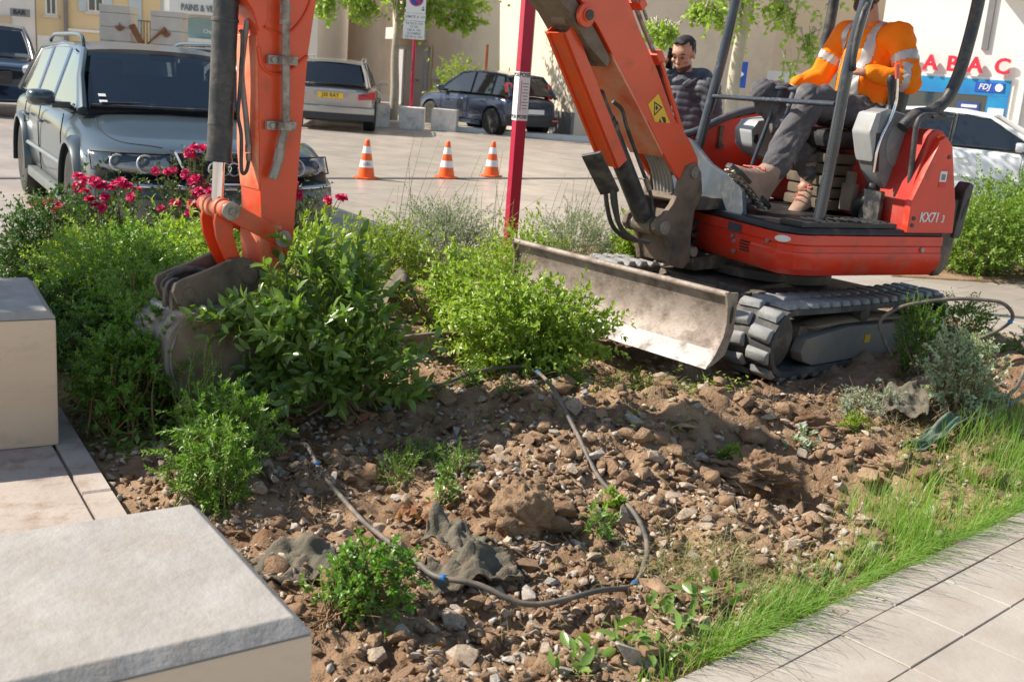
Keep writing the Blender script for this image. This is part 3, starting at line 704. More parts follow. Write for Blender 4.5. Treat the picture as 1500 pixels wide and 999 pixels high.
# --- centre frame, blade arms, blade
f = MB(); f.prism([(-.55, -.45), (.35, -.45), (.62, -.36), (.62, .36), (.35, .45), (-.55, .45)], 'z', .26, .40); cf = part('centre_frame', f, 'cast_dark', UM, bevel=.02)
for s in (-1, 1):
    f = MB(); f.prism([(.1, .24), (.62, .30), (.72, .30), (.72, .36), (.5, .42), (.1, .43)], 'y', s * .30 - .015, s * .30 + .015); part('gusset', f, 'cast_dark', UM, cf, bevel=.005)
    f = MB(); f.cyl((.70, s * .24, .31), (.70, s * .38, .31), .042, seg=18); part('blade_pivot', f, 'pin_steel', UM, cf, bevel=.004)
f = MB(); f.lathe([(.36, .40), (.40, .42), (.40, .47), (.36, .485), (.36, .545)], (0, 0, 0), 40); part('slew_ring', f, 'cast_dark', UM, bevel=0)
f = MB()
for s in (-1, 1): f.add([(.66, s * .36 - .05, .27), (.66, s * .36 + .05, .27), (1.44, s * .27 + .055, .24), (1.44, s * .27 - .055, .24), (.66, s * .36 - .05, .36), (.66, s * .36 + .05, .36), (1.44, s * .27 + .055, .33), (1.44, s * .27 - .055, .33)], [(0, 1, 2, 3), (4, 5, 6, 7), (0, 1, 5, 4), (1, 2, 6, 5), (2, 3, 7, 6), (3, 0, 4, 7)])
part('blade_arm', f, 'cast_brown', UM, bevel=.012)
f = MB(); f.add([(.75, -.16, .40), (.75, .16, .40), (1.47, .19, .33), (1.47, -.19, .33), (.75, -.16, .375), (.75, .16, .375), (1.47, .19, .305), (1.47, -.19, .305)], [(0, 1, 2, 3), (4, 5, 6, 7), (0, 1, 5, 4), (1, 2, 6, 5), (2, 3, 7, 6), (3, 0, 4, 7)])
part('arm_plate', f, 'cast_brown', UM, bevel=.008)
front = [(1.515, .50), (1.483, .44), (1.472, .36), (1.482, .29), (1.512, .235), (1.535, .215)]
back = [(x - .022, z - (.006 if i > 3 else 0)) for i, (x, z) in enumerate(front)]
f = MB(); f.prism(front + back[::-1], 'y', -.745, .745); bl = part('dozer_blade', f, 'blade_steel', UM, bevel=.003)
f = MB(); f.tube([(1.508, -.75, .502), (1.508, .75, .502)], .017, 12); part('top_lip', f, 'blade_steel', UM, bl, bevel=0)
f = MB(); f.prism([(1.528, .222), (1.60, .150), (1.606, .138), (1.59, .138), (1.512, .205)], 'y', -.75, .75); part('cutting_edge', f, 'blade_edge', UM, bl, bevel=.002)
for s in (-1, 1):
    f = MB(); f.prism([(1.53, .515), (1.43, .51), (1.42, .32), (1.46, .2), (1.555, .152), (1.60, .145), (1.545, .21), (1.50, .29), (1.492, .36), (1.503, .44)], 'y', s * .745 - .006, s * .745 + .008); part('end_plate', f, 'blade_steel', UM, bl, bevel=.003)
    f = MB(); f.prism([(1.462 + .012 * math.cos(a), .40 + .045 * math.sin(a)) for a in [2 * PI * k / 12 for k in range(12)]], 'y', s * .752, s * .756); part('slot', f, 'decal_black', UM, bl, bevel=0)
    f = MB(); f.prism([(1.445, .44), (1.2, .36), (1.2, .3), (1.445, .25)], 'y', s * .27 - .012, s * .27 + .012); part('rib_plate', f, 'blade_steel', UM, bl, bevel=.004)
f = MB(); f.cyl((.78, 0, .33), (1.42, 0, .32), .05, seg=18); part('blade_cylinder', f, 'hyd_hose', UM, bevel=.004)

# --- upper body
def plan(inset=0., fx=.60, ly=.79):
    return [(fx - inset, -.62 + inset), (fx - inset, ly - .11 - inset * .6), (fx - .06 - inset, ly - .03 - inset), (fx - .16 - inset, ly - inset), (-.50, ly - inset), (-.50, -.62 + inset)]
def ring(inset, z, **k): return [(x, y, z) for x, y in plan(inset, **k)]
f = MB(); f.loft([ring(.055, .535), ring(.018, .575), ring(.0, .635), ring(.0, .668), ring(.008, .674), ring(.006, .705), ring(.012, .709), ring(.002, .713), ring(.004, .765)])
skirt = part('side_skirt', f, 'digger_red', SM, bevel=.005, smooth=30)
f = MB(); f.loft([ring(.02, .7655), ring(.015, .775), ring(.03, .802)]); deck = part('deck', f, 'plastic_black', SM, bevel=.006)
f = MB(); f.prism([(.42, .55), (.54, .60), (.50, .745), (-.17, .752), (-.17, .55)], 'z', .803, .832); part('step_plate', f, 'plastic_black', SM, deck, bevel=.008)
for k in range(11):
    f = MB(); f.box((.36 - .048 * k, .64, .835), (.012, .16, .006)); part('tread_rib', f, 'plastic_black', SM, deck, bevel=.002)
# front panel furniture
for (y0, z0, w, h, m, nm) in ((.10 + .19, .735, .12, .045, 'steel_grey', 'serial_plate'), ):
    f = MB(); f.box((.603, y0, z0), (.004, w, h)); part(nm, f, m, SM, skirt, bevel=.001)
for k in range(4):
    f = MB(); f.box((.599, .40, .62 + k * .017), (.012, .085, .007)); part('vent_slot', f, 'decal_black', SM, skirt, bevel=0)
for y0, z0 in ((.28, .685), (.30, .655), (.31, .60), (.60, .71)):
    f = MB(); f.cyl((.596, y0, z0), (.609, y0, z0), .012, seg=12); part('bolt', f, 'pin_steel', SM, skirt, bevel=0)
f = MB(); f.lathe([(.0, 0), (.038, .0), (.034, .008), (.0, .010)], (0, 0, 0), 20); part('round_sticker', f, 'decal_white', SM @ Matrix.Translation((.588, .708, .738)) @ Matrix.Rotation(R(52), 4, 'Z') @ Matrix.Rotation(R(90), 4, 'Y') @ Matrix.Diagonal((.5, 1.15, .5, 1)), skirt, bevel=0)
f = MB(); f.cyl((-.35, .78, .69), (-.35, .794, .69), .014, seg=14); part('bolt', f, 'pin_steel', SM, skirt, bevel=0)
# counterweight
cw = [(-.49, .78), (-.60, .765), (-.70, .68), (-.80, .45), (-.84, .15), (-.84, -.2), (-.74, -.5), (-.55, -.64), (-.49, -.64)]
def cwr(s, z, dx=0.): return [((x + .49) * s - .49 + dx * (1 if x < -.5 else 0), y * (.93 + .07 * s), z) for x, y in cw]
f = MB(); f.loft([cwr(.6, .53), cwr(.9, .58), cwr(1., .68), cwr(1.02, .80), cwr(1.0, .98)]); cwp = part('counterweight', f, 'cast_dark', SM, bevel=.012)
f = MB(); f.prism([(-.575, .76), (-.63, .76), (-.672, 1.07), (-.635, 1.085), (-.605, 1.04)], 'y', .70, .79); rb = part('rear_bumper', f, 'steel_black', SM, cwp, bevel=.012)
f = MB(); f.prism([(-.628 + .010 * math.cos(a) - .018 * math.sin(a), .93 + .06 * math.sin(a)) for a in [2 * PI * k / 12 for k in range(12)]], 'y', .7905, .7925); part('slot', f, 'decal_black', SM, rb, bevel=0)
# engine hood with its left side cover
f = MB(); f.prism([(-.30, .805), (-.29, 1.0), (-.29, 1.30), (-.36, 1.36), (-.50, 1.34), (-.63, 1.10), (-.62, .805)], 'y', -.60, .50); part('engine_hood', f, 'digger_red_dull', SM, bevel=.03)
side = [(-.225, .78), (-.222, .95), (-.275, 1.16), (-.31, 1.33), (-.345, 1.365), (-.41, 1.362), (-.475, 1.30), (-.57, .95), (-.585, .78)]
f = MB(); f.prism(side, 'y', .44, .742); sc = part('side_cover', f, 'digger_red_dull', SM, bevel=.018)
f = MB(); f.prism([(-.215, .785), (-.212, .96), (-.36, 1.31), (-.40, 1.335), (-.458, 1.28), (-.556, .95), (-.572, .785)], 'y', .735, .785); part('cover_panel', f, 'digger_red', SM, sc, bevel=.012)
lettering('KX71', .078, 'decal_white', sc, SM @ plane_at((-.365, .7865, .875), (-1, 0, 0), (.06, 0, 1)), .0015, .0016, .15, 'model_lettering', .8)
lettering('3', .058, 'decal_white', sc, SM @ plane_at((-.47, .7865, .868), (-1, 0, 0), (.06, 0, 1)), .0015, .001, .12, 'model_lettering', .8)
f = MB(); f.box((-.42, .7862, 1.11), (.05, .003, .058)); st = part('white_sticker', f, 'decal_white', SM, sc, bevel=0)
f = MB(); f.box((-.42, .7885, 1.107), (.03, .001, .034)); part('sticker_print', f, 'letter_grey', SM, sc, bevel=0)
f = MB(); f.box((-.42, .7862, 1.062), (.05, .003, .03)); part('red_sticker', f, 'sign_red', SM, sc, bevel=0)
f = MB(); f.lathe([(.0, .0), (.022, .0), (.018, .010), (0, .012)], (0, 0, 0), 16); part('side_reflector', f, 'cone_orange', SM @ Matrix.Translation((-.40, .742, 1.325)) @ Matrix.Rotation(R(-60), 4, 'X') @ Matrix.Diagonal((1.5, .8, 1, 1)), sc, bevel=0)
for x, z in ((-.245, .83), (-.25, .87), (-.44, 1.22)):
    f = MB(); f.cyl((x, .78, z), (x, .79, z), .012, seg=12); part('lock', f, 'cast_dark', SM, sc, bevel=0)
# front cowl: grey plate with the swept opening, red inside wall with grey trim
pl = [(-.70, 1.20), (-.62, 1.215), (-.50, 1.20), (-.36, 1.175), (-.24, 1.115), (-.13, 1.055), (.0, 1.02), (.14, 1.0), (.22, .93), (.26, .80), (-.70, .80)]
f = MB(); f.prism(pl, 'x', .50, .53); cowl = part('front_cowl', f, 'steel_grey', SM, bevel=.008)
f = MB(); f.prism([(.53, .80), (.50, 1.1), (.28, 1.20), (.05, 1.30), (-.30, 1.385), (-.50, 1.36), (-.55, .80)], 'y', -.70, -.665); rw = part('right_wall', f, 'digger_red', SM, bevel=.008)
f = MB(); f.tube(catmull([(.53, -.68, 1.08), (.44, -.68, 1.16), (.26, -.68, 1.222), (.06, -.68, 1.315), (-.15, -.68, 1.375), (-.4, -.68, 1.40)], 6), .026, 10); part('wall_trim', f, 'steel_grey', SM, rw, bevel=0)
f = MB(); f.box((.10, -.655, 1.20), (.03, .02, .12)); f.box((.10, -.65, 1.13), (.04, .03, .03)); part('wall_latch', f, 'cast_dark', SM, rw, bevel=.004)
f = MB(); f.box((.0, -.655, .95), (.42, .02, .05)); part('wall_ridge', f, 'digger_red', SM, rw, bevel=.008)
# swing bracket casting on the front of the frame, in boom coordinates
f = MB(); f.prism([(.02, .46), (.10, .50), (.10, .60), (.03, .68), (.03, .80), (.10, .86), (.02, .90), (-.38, .86), (-.44, .70), (-.42, .44)], 'y', -.18, -.08); f.prism([(.02, .44), (-.36, .44), (-.40, .54), (.06, .52)], 'y', -.18, .13); f.prism([(.06, .80), (-.36, .80), (-.36, .86), (.06, .88)], 'y', -.18, .13)
f.prism([(-.22, .44), (-.42, .44), (-.42, .88), (-.22, .86), (-.27, .80), (-.30, .66), (-.27, .52)], 'y', -.08, .14)
part('swing_frame', f, 'cast_dark', BM, bevel=.014)
f = MB()
for k in range(5):
    y = -.02 + .022 * (k % 3); f.tube(catmull([(.12, y, .78 - k * .03), (-.02, y + .03, .70 - k * .03), (-.14, y - .02, .70 - k * .028 + .03 * (k % 2)), (-.36, y, .66 - k * .02)], 5), .014, 8)
part('hose_bundle', f, 'hyd_hose', BM, bevel=0)
brk = [(.20, 1.06), (.12, 1.08), (.06, 1.02), (.03, .90), (.08, .80), (.09, .66), (.07, .50), (.13, .46), (.25, .49), (.285, .60), (.30, .655), (.375, .668), (.41, .705), (.395, .76), (.34, .785), (.285, .84), (.25, .90), (.235, .98)]
for s in (-1, 1):
    f = MB(); f.prism(brk, 'y', s * .115 - .018, s * .115 + .018); part('swing_bracket', f, 'cast_brown', BM, bevel=.008)
f = MB(); f.prism([(.10, .50), (.24, .50), (.27, .60), (.22, .80), (.10, .82)], 'y', -.1, .1); part('bracket_web', f, 'cast_brown', BM, bevel=.012)
for n_, p, r in (('boom_pin', (.135, 1.02), .032), ('cylinder_pin', (.345, .712), .04), ('swing_pin', (.06, .56), .03)):
    f = MB(); f.cyl((p[0], -.15, p[1]), (p[0], .15, p[1]), r, seg=20); f.cyl((p[0] - .0, .148, p[1]), (p[0], .156, p[1]), r * .55, seg=14); part(n_, f, 'pin_steel', BM, bevel=.004)
# --- boom
bs = [(1.30, 2.02), (1.155, 1.88), (1.0, 1.752), (.885, 1.632), (.67, 1.412), (.405, 1.13)]
fork = [(.405, 1.13), (.30, 1.03), (.215, .965), (.165, .945), (.10, .96), (.075, 1.03), (.095, 1.10)]
top = [(.19, 1.205), (.33, 1.315), (.51, 1.56), (.69, 1.765), (.80, 1.91), (.92, 2.06), (1.2, 2.33)]
f = MB(); f.prism([(2.1, 2.55), (1.6, 2.33), (1.42, 2.16)] + bs + [(.33, 1.12), (.26, 1.16)] + top + [(1.5, 2.52), (2.2, 2.78)], 'y', -.118, .118)
bo = part('boom', f, 'digger_orange', BM, bevel=.010)
for s in (-1, 1):
    f = MB(); f.prism([(.56, 1.30), (.405, 1.13)] + fork[1:] + [(.19, 1.205), (.30, 1.29)], 'y', s * .108 - .014, s * .108 + .014); part('boom_fork', f, 'digger_orange', BM, bo, bevel=.006)
f = MB(); f.prism([(.875, 1.60), (.665, 1.385), (.40, 1.105), (.405, 1.13), (.67, 1.412), (.885, 1.632)], 'y', -.128, .122); part('belly_plate', f, 'digger_dusty_lit', BM, bo, bevel=.004)
f = MB(); f.prism([(1.36, 2.02), (1.16, 1.86), (1.01, 1.735), (.88, 1.60), (.90, 1.56), (1.06, 1.66), (1.20, 1.80), (1.34, 1.90), (1.5, 2.05)], 'y', -.124, .112); part('boom_lug', f, 'cast_brown', BM, bo, bevel=.006)
f = MB(); f.lathe([(.0, .128), (.058, .128), (.058, .146), (.034, .150), (.034, .160), (.0, .162)], (1.115, 0, 1.80), 24, 'y'); part('boss', f, 'digger_orange', BM, bo, bevel=0)
f = MB(); f.cyl((1.115, .155, 1.80), (1.115, .17, 1.80), .026, seg=16); part('pin_head', f, 'cast_dark', BM, bo, bevel=.003)
# yellow warning sticker
stx = plane_at((.468, .1195, 1.335), Vector((.62, 0, .78)).cross(Vector((0, 1, 0))), (.62, 0, .78))
f = MB(); f.box((0, 0, .0006), (.095, .205, .0012)); wl = part('warning_sticker', f, 'decal_yellow', BM @ stx, bo, bevel=0)
f = MB()
tri = [(0, .088), (.04, .018), (-.04, .018)]; tin = [(0, .072), (.027, .026), (-.027, .026)]
f.add([(x, y, .0016) for x, y in tri + tin], [(0, 1, 4, 3), (1, 2, 5, 4), (2, 0, 3, 5)])
f.add([(-.004, .055, .0016), (.006, .058, .0016), (.010, .034, .0016), (-.008, .032, .0016), (-.012, .045, .0016)], [(0, 1, 2, 3, 4)])
for sx in (-1, 1): f.add([(sx * .006, -.018, .0016), (sx * .030, -.040, .0016), (sx * .030, -.062, .0016), (sx * .006, -.080, .0016)], [(0, 1, 2, 3)])
part('warning_print', f, 'decal_black', BM @ stx, bo, bevel=0)
# hoses over the boom and inside the foot
f = MB()
for k in range(6):
    y = -.062 + .025 * k; f.tube(catmull([(.42, y, 1.17), (.335, y, 1.10), (.275, y, 1.03), (.235, y, .95), (.215, y, .88)], 5), .0118, 8)
part('foot_hoses', f, 'hose_grey', BM, bo, bevel=0)
f = MB(); f.box((.245, 0, .875), (.05, .2, .02), Matrix.Rotation(R(35), 4, 'Y')); part('hose_clamp', f, 'cast_brown', BM, bo, bevel=.004)
f = MB()
f.tube(catmull([(.78, .05, 2.02), (.68, .05, 1.90), (.60, .05, 1.795), (.52, .05, 1.70), (.44, .05, 1.60)], 5), .013, 10)
f.tube(catmull([(.80, .09, 2.06), (.69, .09, 1.925), (.61, .09, 1.82)], 5), .008, 8); part('boom_pipe', f, 'pipe_steel', BM, bo, bevel=0)
f = MB(); f.tube(catmull([(.44, .05, 1.60), (.38, .05, 1.50), (.33, .05, 1.40), (.29, .04, 1.30), (.24, .03, 1.22)], 5), .018, 10); part('boom_hose', f, 'hyd_hose', BM, bo, bevel=0)
for cc_, dd_ in (((.66, .05, 1.895), (.05, .10, .05)), ((.47, .05, 1.635), (.07, .09, .05))):
    f = MB(); f.box(cc_, dd_, Matrix.Rotation(R(-50), 4, 'Y')); part('pipe_clamp', f, 'digger_orange', BM, bo, bevel=.006)
f = MB(); f.prism([(.46, 1.62), (.25, 1.30), (.215, 1.25), (.235, 1.235), (.275, 1.29), (.475, 1.605)], 'y', .085, .10); part('hose_cover', f, 'digger_orange', BM, bo, bevel=.003)
# --- boom cylinder with its orange guard
ca, cb = Vector((1.13, 0, 1.79)), Vector((.345, 0, .712)); cd = (cb - ca).normalized()
f = MB(); f.cyl(ca + cd * .62, cb - cd * .05, .055, seg=20); cy = part('boom_cylinder', f, 'steel_black', BM, bevel=.005)
f = MB(); f.cyl(ca + cd * .46, ca + cd * .62, .05, seg=20); f.cyl(ca + cd * .66, ca + cd * .69, .06, seg=20); part('cylinder_head', f, 'cast_dark', BM, cy, bevel=.004)
f = MB(); f.cyl(ca, ca + cd * .62, .024, seg=16); part('piston_rod', f, 'chrome', BM, cy, bevel=0)
for q_, w_ in ((cb, .07), (ca, .05)):
    f = MB(); f.cyl((q_.x, -w_, q_.z), (q_.x, w_, q_.z), .053, seg=18); part('cylinder_eye', f, 'cast_brown', BM, cy, bevel=.004)
gn = Vector((cd.z, 0, -cd.x)); gn = gn if gn.x > 0 else -gn
def gpt(t, h, y): p = ca + cd * t + gn * h; return (p.x, y, p.z)
f = MB()
for y0, y1, h0, h1 in ((-.075, .075, .086, .094), (-.075, -.067, .02, .088), (.067, .075, .02, .088)):
    f.add([gpt(t, h, y) for t in (.035, .86) for y in (y0, y1) for h in (h0, h1)], [(0, 1, 3, 2), (4, 6, 7, 5), (0, 4, 5, 1), (2, 3, 7, 6), (0, 2, 6, 4), (1, 5, 7, 3)])
for yy in (-.05, .05): f.add([gpt(t, h, y) for t in (.035, .86) for y in (yy - .007, yy + .007) for h in (.094, .103)], [(0, 1, 3, 2), (4, 6, 7, 5), (0, 4, 5, 1), (2, 3, 7, 6), (0, 2, 6, 4), (1, 5, 7, 3)])
part('cylinder_guard', f, 'digger_orange', BM, cy, bevel=.002)
f = MB(); f.tube(catmull([gpt(.55, -.07, .03), gpt(.62, -.10, .04), gpt(.72, -.085, .045), gpt(.95, -.075, .05), gpt(1.15, -.07, .05), gpt(1.28, -.03, .05)], 5), .011, 8); part('cylinder_hose', f, 'hyd_hose', BM, cy, bevel=0)
f = MB(); f.tube([gpt(1.05, -.075, .05), gpt(1.13, -.072, .05)], .016, 10); part('hose_fitting', f, 'pipe_steel', BM, cy, bevel=0)
f = MB(); f.box((0, 0, 0), (.27, .11, .018), Matrix.Identity(4)); part('rubber_flap', f, 'steel_black', BM @ Matrix.Translation((.865, .10, 1.015)) @ Matrix.Rotation(R(-50), 4, 'Y') @ Matrix.Rotation(R(25), 4, 'X'), cy, bevel=.004)
f = MB()
for k, (dx, dy) in enumerate(((0, .0), (.05, .03), (.02, -.05))): f.tube(catmull([(.74 + dx, .09 + dy, .95), (.70 + dx, .08 + dy, .84), (.64 + dx * .5, .07 + dy, .72), (.53, .06 + dy, .645), (.40, .05 + dy, .62)], 6), .013, 8)
part('loop_hoses', f, 'hyd_hose', BM, cy, bevel=0)

# --- stick
sk = [(2.925, 1.95), (2.895, 1.62), (2.885, 1.54), (2.868, 1.07), (2.853, .78), (2.845, .68), (2.80, .62), (2.74, .65), (2.70, .74), (2.685, 1.02), (2.655, 1.50), (2.615, 1.78), (2.60, 2.0)]
f = MB(); f.prism(sk, 'y', -.085, .085); sti = part('stick', f, 'digger_orange', BM, bevel=.007)
f = MB(); f.prism([(2.875, 1.58), (2.868, 1.07), (2.86, .95), (2.866, .95), (2.885, 1.1), (2.893, 1.56)], 'y', -.08, .080); part('edge_plate', f, 'digger_dusty_lit', BM, sti, bevel=.002)
f = MB(); f.prism([(2.76, .80), (2.865, .80), (2.85, .63), (2.80, .59), (2.745, .62)], 'y', -.088, .0875); part('stick_foot', f, 'digger_dusty_lit', BM, sti, bevel=.006)
f = MB(); f.tube(catmull([(2.885, .0885, 1.52), (2.868, .0885, 1.45), (2.82, .0885, 1.42), (2.75, .0885, 1.435), (2.66, .0885, 1.50)], 6), .007, 8); f.tube(catmull([(2.86, .0885, 1.60), (2.80, .0885, 1.58), (2.73, .0885, 1.60), (2.66, .0885, 1.70), (2.63, .0885, 1.85)], 6), .005, 8)
part('weld_seam', f, 'digger_orange', BM, sti, bevel=0)
f = MB(); f.prism([(3.10, 1.95), (3.05, 1.80), (2.97, 1.725), (2.915, 1.66), (2.885, 1.58), (2.85, 1.62), (2.85, 1.95)], 'y', -.10, .094); part('bracket_plate', f, 'digger_orange', BM, sti, bevel=.006)
f = MB(); f.tube(catmull([(2.795, .125, 1.90), (2.79, .125, 1.72), (2.785, .125, 1.55), (2.778, .125, 1.35), (2.776, .125, 1.22), (2.79, .125, 1.155), (2.80, .125, 1.11)], 6), .0165, 14); sp = part('stick_pipe', f, 'pipe_steel', BM, sti, bevel=0)
f = MB(); f.tube([(2.797, .125, 1.12), (2.806, .125, 1.07)], .021, 6); f.tube([(2.806, .125, 1.07), (2.828, .125, 1.0)], .018, 12)
for k in range(4): f.tube([(2.808 + .0055 * k, .125, 1.062 - .016 * k), (2.811 + .0055 * k, .125, 1.052 - .016 * k)], .0195, 12)
part('quick_coupling', f, 'pipe_steel', BM, sp, bevel=0)
f = MB(); f.tube([(2.79, .125, 1.69), (2.79, .125, 1.655)], .022, 6); f.tube([(2.788, .125, 1.635), (2.788, .125, 1.615)], .024, 6); part('pipe_union', f, 'pipe_steel', BM, sp, bevel=0)
for zc_ in (1.475, 1.215):
    f = MB(); f.box((2.783, .0985, zc_), (.135, .022, .036)); f.box((2.783, .125, zc_), (.05, .042, .034)); clp = part('pipe_clamp', f, 'pipe_steel', BM, sti, bevel=.003)
    for dx in (-.046, .046):
        f = MB(); f.cyl((2.783 + dx, .109, zc_), (2.783 + dx, .12, zc_), .0125, seg=6); part('bolt', f, 'pin_steel', BM, clp, bevel=.001)
# --- bucket cylinder
a_, b_ = Vector((2.972, .0, 1.98)), Vector((3.012, .0, .872)); dd = (b_ - a_).normalized(); L_c = (b_ - a_).length
f = MB(); f.cyl(a_, a_ + dd * (L_c - .19), .050, seg=24); bc = part('bucket_cylinder', f, 'steel_black', BM, bevel=.004)
for u0, u1, r_ in ((.36, .375, .0535), (L_c - .34, L_c - .33, .0515), (L_c - .205, L_c - .186, .0535)):
    f = MB(); f.cyl(a_ + dd * u0, a_ + dd * u1, r_, seg=24); part('cylinder_band', f, 'steel_black', BM, bc, bevel=.002)
f = MB(); f.cyl(a_ + dd * (L_c - .19), b_, .024, seg=18); part('piston_rod', f, 'chrome', BM, bc, bevel=0)
f = MB(); f.tube(catmull([(2.945, .045, 1.58), (2.937, .05, 1.56), (2.938, .05, 1.45), (2.95, .055, 1.30), (2.952, .055, 1.24), (2.937, .055, 1.17), (2.935, .055, 1.05), (2.925, .05, 1.015), (2.905, .045, 1.025), (2.893, .04, 1.07)], 6), .0075, 10); part('feed_pipe', f, 'steel_black', BM, bc, bevel=0)
f = MB(); f.tube(catmull([(2.90, .02, 1.62), (2.915, .02, 1.50), (2.92, .02, 1.40), (2.905, .03, 1.25), (2.895, .04, 1.12)], 6), .0115, 10); part('cylinder_hose', f, 'hose_grey', BM, bc, bevel=0)
f = MB(); f.tube([(2.896, .04, 1.13), (2.895, .04, 1.10)], .014, 6); f.tube([(2.895, .04, 1.095), (2.893, .04, 1.065)], .012, 6); part('hose_fitting', f, 'pipe_steel', BM, bc, bevel=0)
# --- bucket linkage
f = MB(); f.cyl((3.012, -.115, .872), (3.012, .115, .872), .036, seg=24); lp = part('rod_pin', f, 'digger_dusty_lit', BM, bevel=.004)
for y in (-.06, -.02, .045): 
    f = MB(); f.cyl((3.012, y - .012, .872), (3.012, y + .012, .872), .044, seg=24); part('collar', f, 'digger_dusty_lit', BM, lp, bevel=.003)
f = MB(); f.cyl((3.012, .113, .872), (3.012, .128, .872), .038, seg=24); part('pin_cap', f, 'pin_steel', BM, lp, bevel=.004)
f = MB(); f.cyl((3.012, .127, .872), (3.012, .138, .872), .015, seg=6); part('bolt', f, 'pin_steel', BM, lp, bevel=.002)
for s in (-1, 1):
    u = Vector((2.770 - 3.012, 0, .748 - .872)).normalized(); q = Vector((-u.z, 0, u.x)); h = .034
    p0, p1 = Vector((3.012, 0, .872)), Vector((2.770, 0, .748)); ol = []
    for k in range(9): a = PI / 2 + PI * k / 8; ol.append(p0 + u * (h * math.cos(a)) * 1.1 + q * (h * math.sin(a)) * 1.1)
    for k in range(9): a = -PI / 2 + PI * k / 8; ol.append(p1 + u * (h * math.cos(a)) + q * (h * math.sin(a)))
    f = MB(); f.prism([(p.x, p.z) for p in ol], 'y', s * .101 - .010, s * .101 + .010); part('side_link', f, 'digger_orange', BM, bevel=.004)
f = MB(); f.cyl((2.770, -.12, .748), (2.770, .12, .748), .03, seg=20); f2 = part('stick_pin', f, 'pin_steel', BM, bevel=.003)
f = MB(); f.cyl((2.770, .112, .748), (2.770, .127, .748), .037, seg=24); part('pin_cap', f, 'pin_steel', BM, f2, bevel=.004)
f = MB(); f.cyl((2.770, .126, .748), (2.770, .134, .748), .014, seg=6); part('bolt', f, 'pin_steel', BM, f2, bevel=.002)
hl = [(3.045, .875), (3.055, .82), (3.045, .755), (3.015, .69), (2.975, .61), (2.935, .56), (2.89, .59), (2.925, .645), (2.95, .70), (2.972, .77), (2.972, .845), (2.98, .875)]
f = MB()
for s in (-1, 1): f.prism(hl, 'y', s * .058 - .009, s * .058 + .009)
f.prism([(3.0, .86), (3.0, .80), (2.985, .74), (2.955, .66), (2.92, .60), (2.93, .60), (2.965, .66), (2.996, .74), (3.012, .80), (3.012, .86)], 'y', -.05, .05)
part('curved_link', f, 'digger_orange', BM, bevel=.004)
# --- bucket
ear = [(3.245, .55), (3.235, .585), (3.19, .603), (3.10, .63), (2.99, .67), (2.93, .675), (2.87, .645), (2.855, .60), (2.87, .54), (2.94, .51), (3.08, .485), (3.17, .472), (3.225, .50)]
bk = [(3.22, .47), (3.285, .405), (3.312, .316), (3.298, .21), (3.235, .11), (3.14, .045), (3.04, .012), (2.96, .0), (2.90, .0)]
bk = [(p.x, p.y) for p in catmull([(x, y, 0) for x, y in bk], 4)]
inner = [(2.91, .022), (2.96, .025), (3.03, .036), (3.128, .07), (3.215, .128), (3.273, .216), (3.286, .316), (3.262, .395), (3.20, .45)]
inner = [(p.x, p.y) for p in catmull([(x, y, 0) for x, y in inner], 4)]
f = MB(); f.prism(bk + inner, 'y', -.165, .165); bu = part('bucket', f, 'bucket_steel', BM, bevel=.003, smooth=50)
sp_ = [(3.20, .458), (3.268, .40), (3.296, .316), (3.283, .213), (3.223, .118), (3.133, .056), (3.036, .025), (2.96, .014), (2.90, .014), (2.82, .12), (2.80, .30), (2.83, .44), (2.95, .475), (3.08, .48)]
sp_ = [(p.x, p.y) for p in catmull([(x, y, 0) for x, y in sp_[:9]], 3)] + sp_[9:]
for s in (-1, 1):
    f = MB(); f.prism(sp_, 'y', s * .158 - .008, s * .158 + .009); part('side_plate', f, 'bucket_side', BM, bu, bevel=.003)
f = MB(); f.tube(catmull([(3.265, .168, .395), (3.288, .168, .316), (3.275, .168, .216), (3.216, .168, .124), (3.128, .168, .064), (3.03, .168, .034)], 6), .006, 8); part('edge_weld', f, 'bucket_steel', BM, bu, bevel=0)
f = MB(); f.prism([(2.83, .14), (2.87, .14), (2.88, .42), (2.83, .41)], 'y', .167, .18); part('side_cutter', f, 'bucket_side', BM, bu, bevel=.004)
f = MB(); f.prism([(3.225, .472), (3.10, .487), (2.93, .482), (2.93, .462), (3.10, .467), (3.21, .447)], 'y', -.165, .165); part('top_plate', f, 'bucket_steel', BM, bu, bevel=.004)
for s in (-1, 1):
    f = MB(); f.prism(ear, 'y', s * .085 - .013, s * .085 + .013); er = part('ear_plate', f, 'cast_brown', BM, bu, bevel=.006)
    f = MB(); f.cyl((2.915, s * .085 - .028, .60), (2.915, s * .085 + .026, .60), .036, seg=24); part('ear_pin', f, 'cast_brown', BM, er, bevel=.003)
    f = MB(); f.cyl((3.18, s * .085 - .028, .54), (3.18, s * .085 + .02, .54), .026, seg=20); part('ear_pin', f, 'cast_brown', BM, er, bevel=.003)
f = MB(); f.cyl((3.19, -.075, .545), (3.19, .075, .545), .022, seg=18)
for y, r in ((-.055, .04), (-.03, .032), (.0, .043), (.028, .032), (.055, .038)): f.cyl((3.19, y - .01, .545), (3.19, y + .01, .545), r, seg=14)
f.tube(catmull([(3.2, -.06, .58), (3.12, -.055, .61), (3.05, -.03, .60), (3.08, .04, .585)], 5), .015, 8)
for y in (-.03, .035): f.box((3.205, y, .50), (.045, .03, .09))
part('quick_hitch', f, 'cast_dark', BM, bu, bevel=.003)
f = MB()
for k in range(5): f.prism([(2.92, -.02), (2.92, .025), (2.80, .06), (2.77, .065)], 'y', -.13 + .065 * k - .02, -.13 + .065 * k + .02)
part('bucket_teeth', f, 'bucket_steel', BM, bu, bevel=.004)

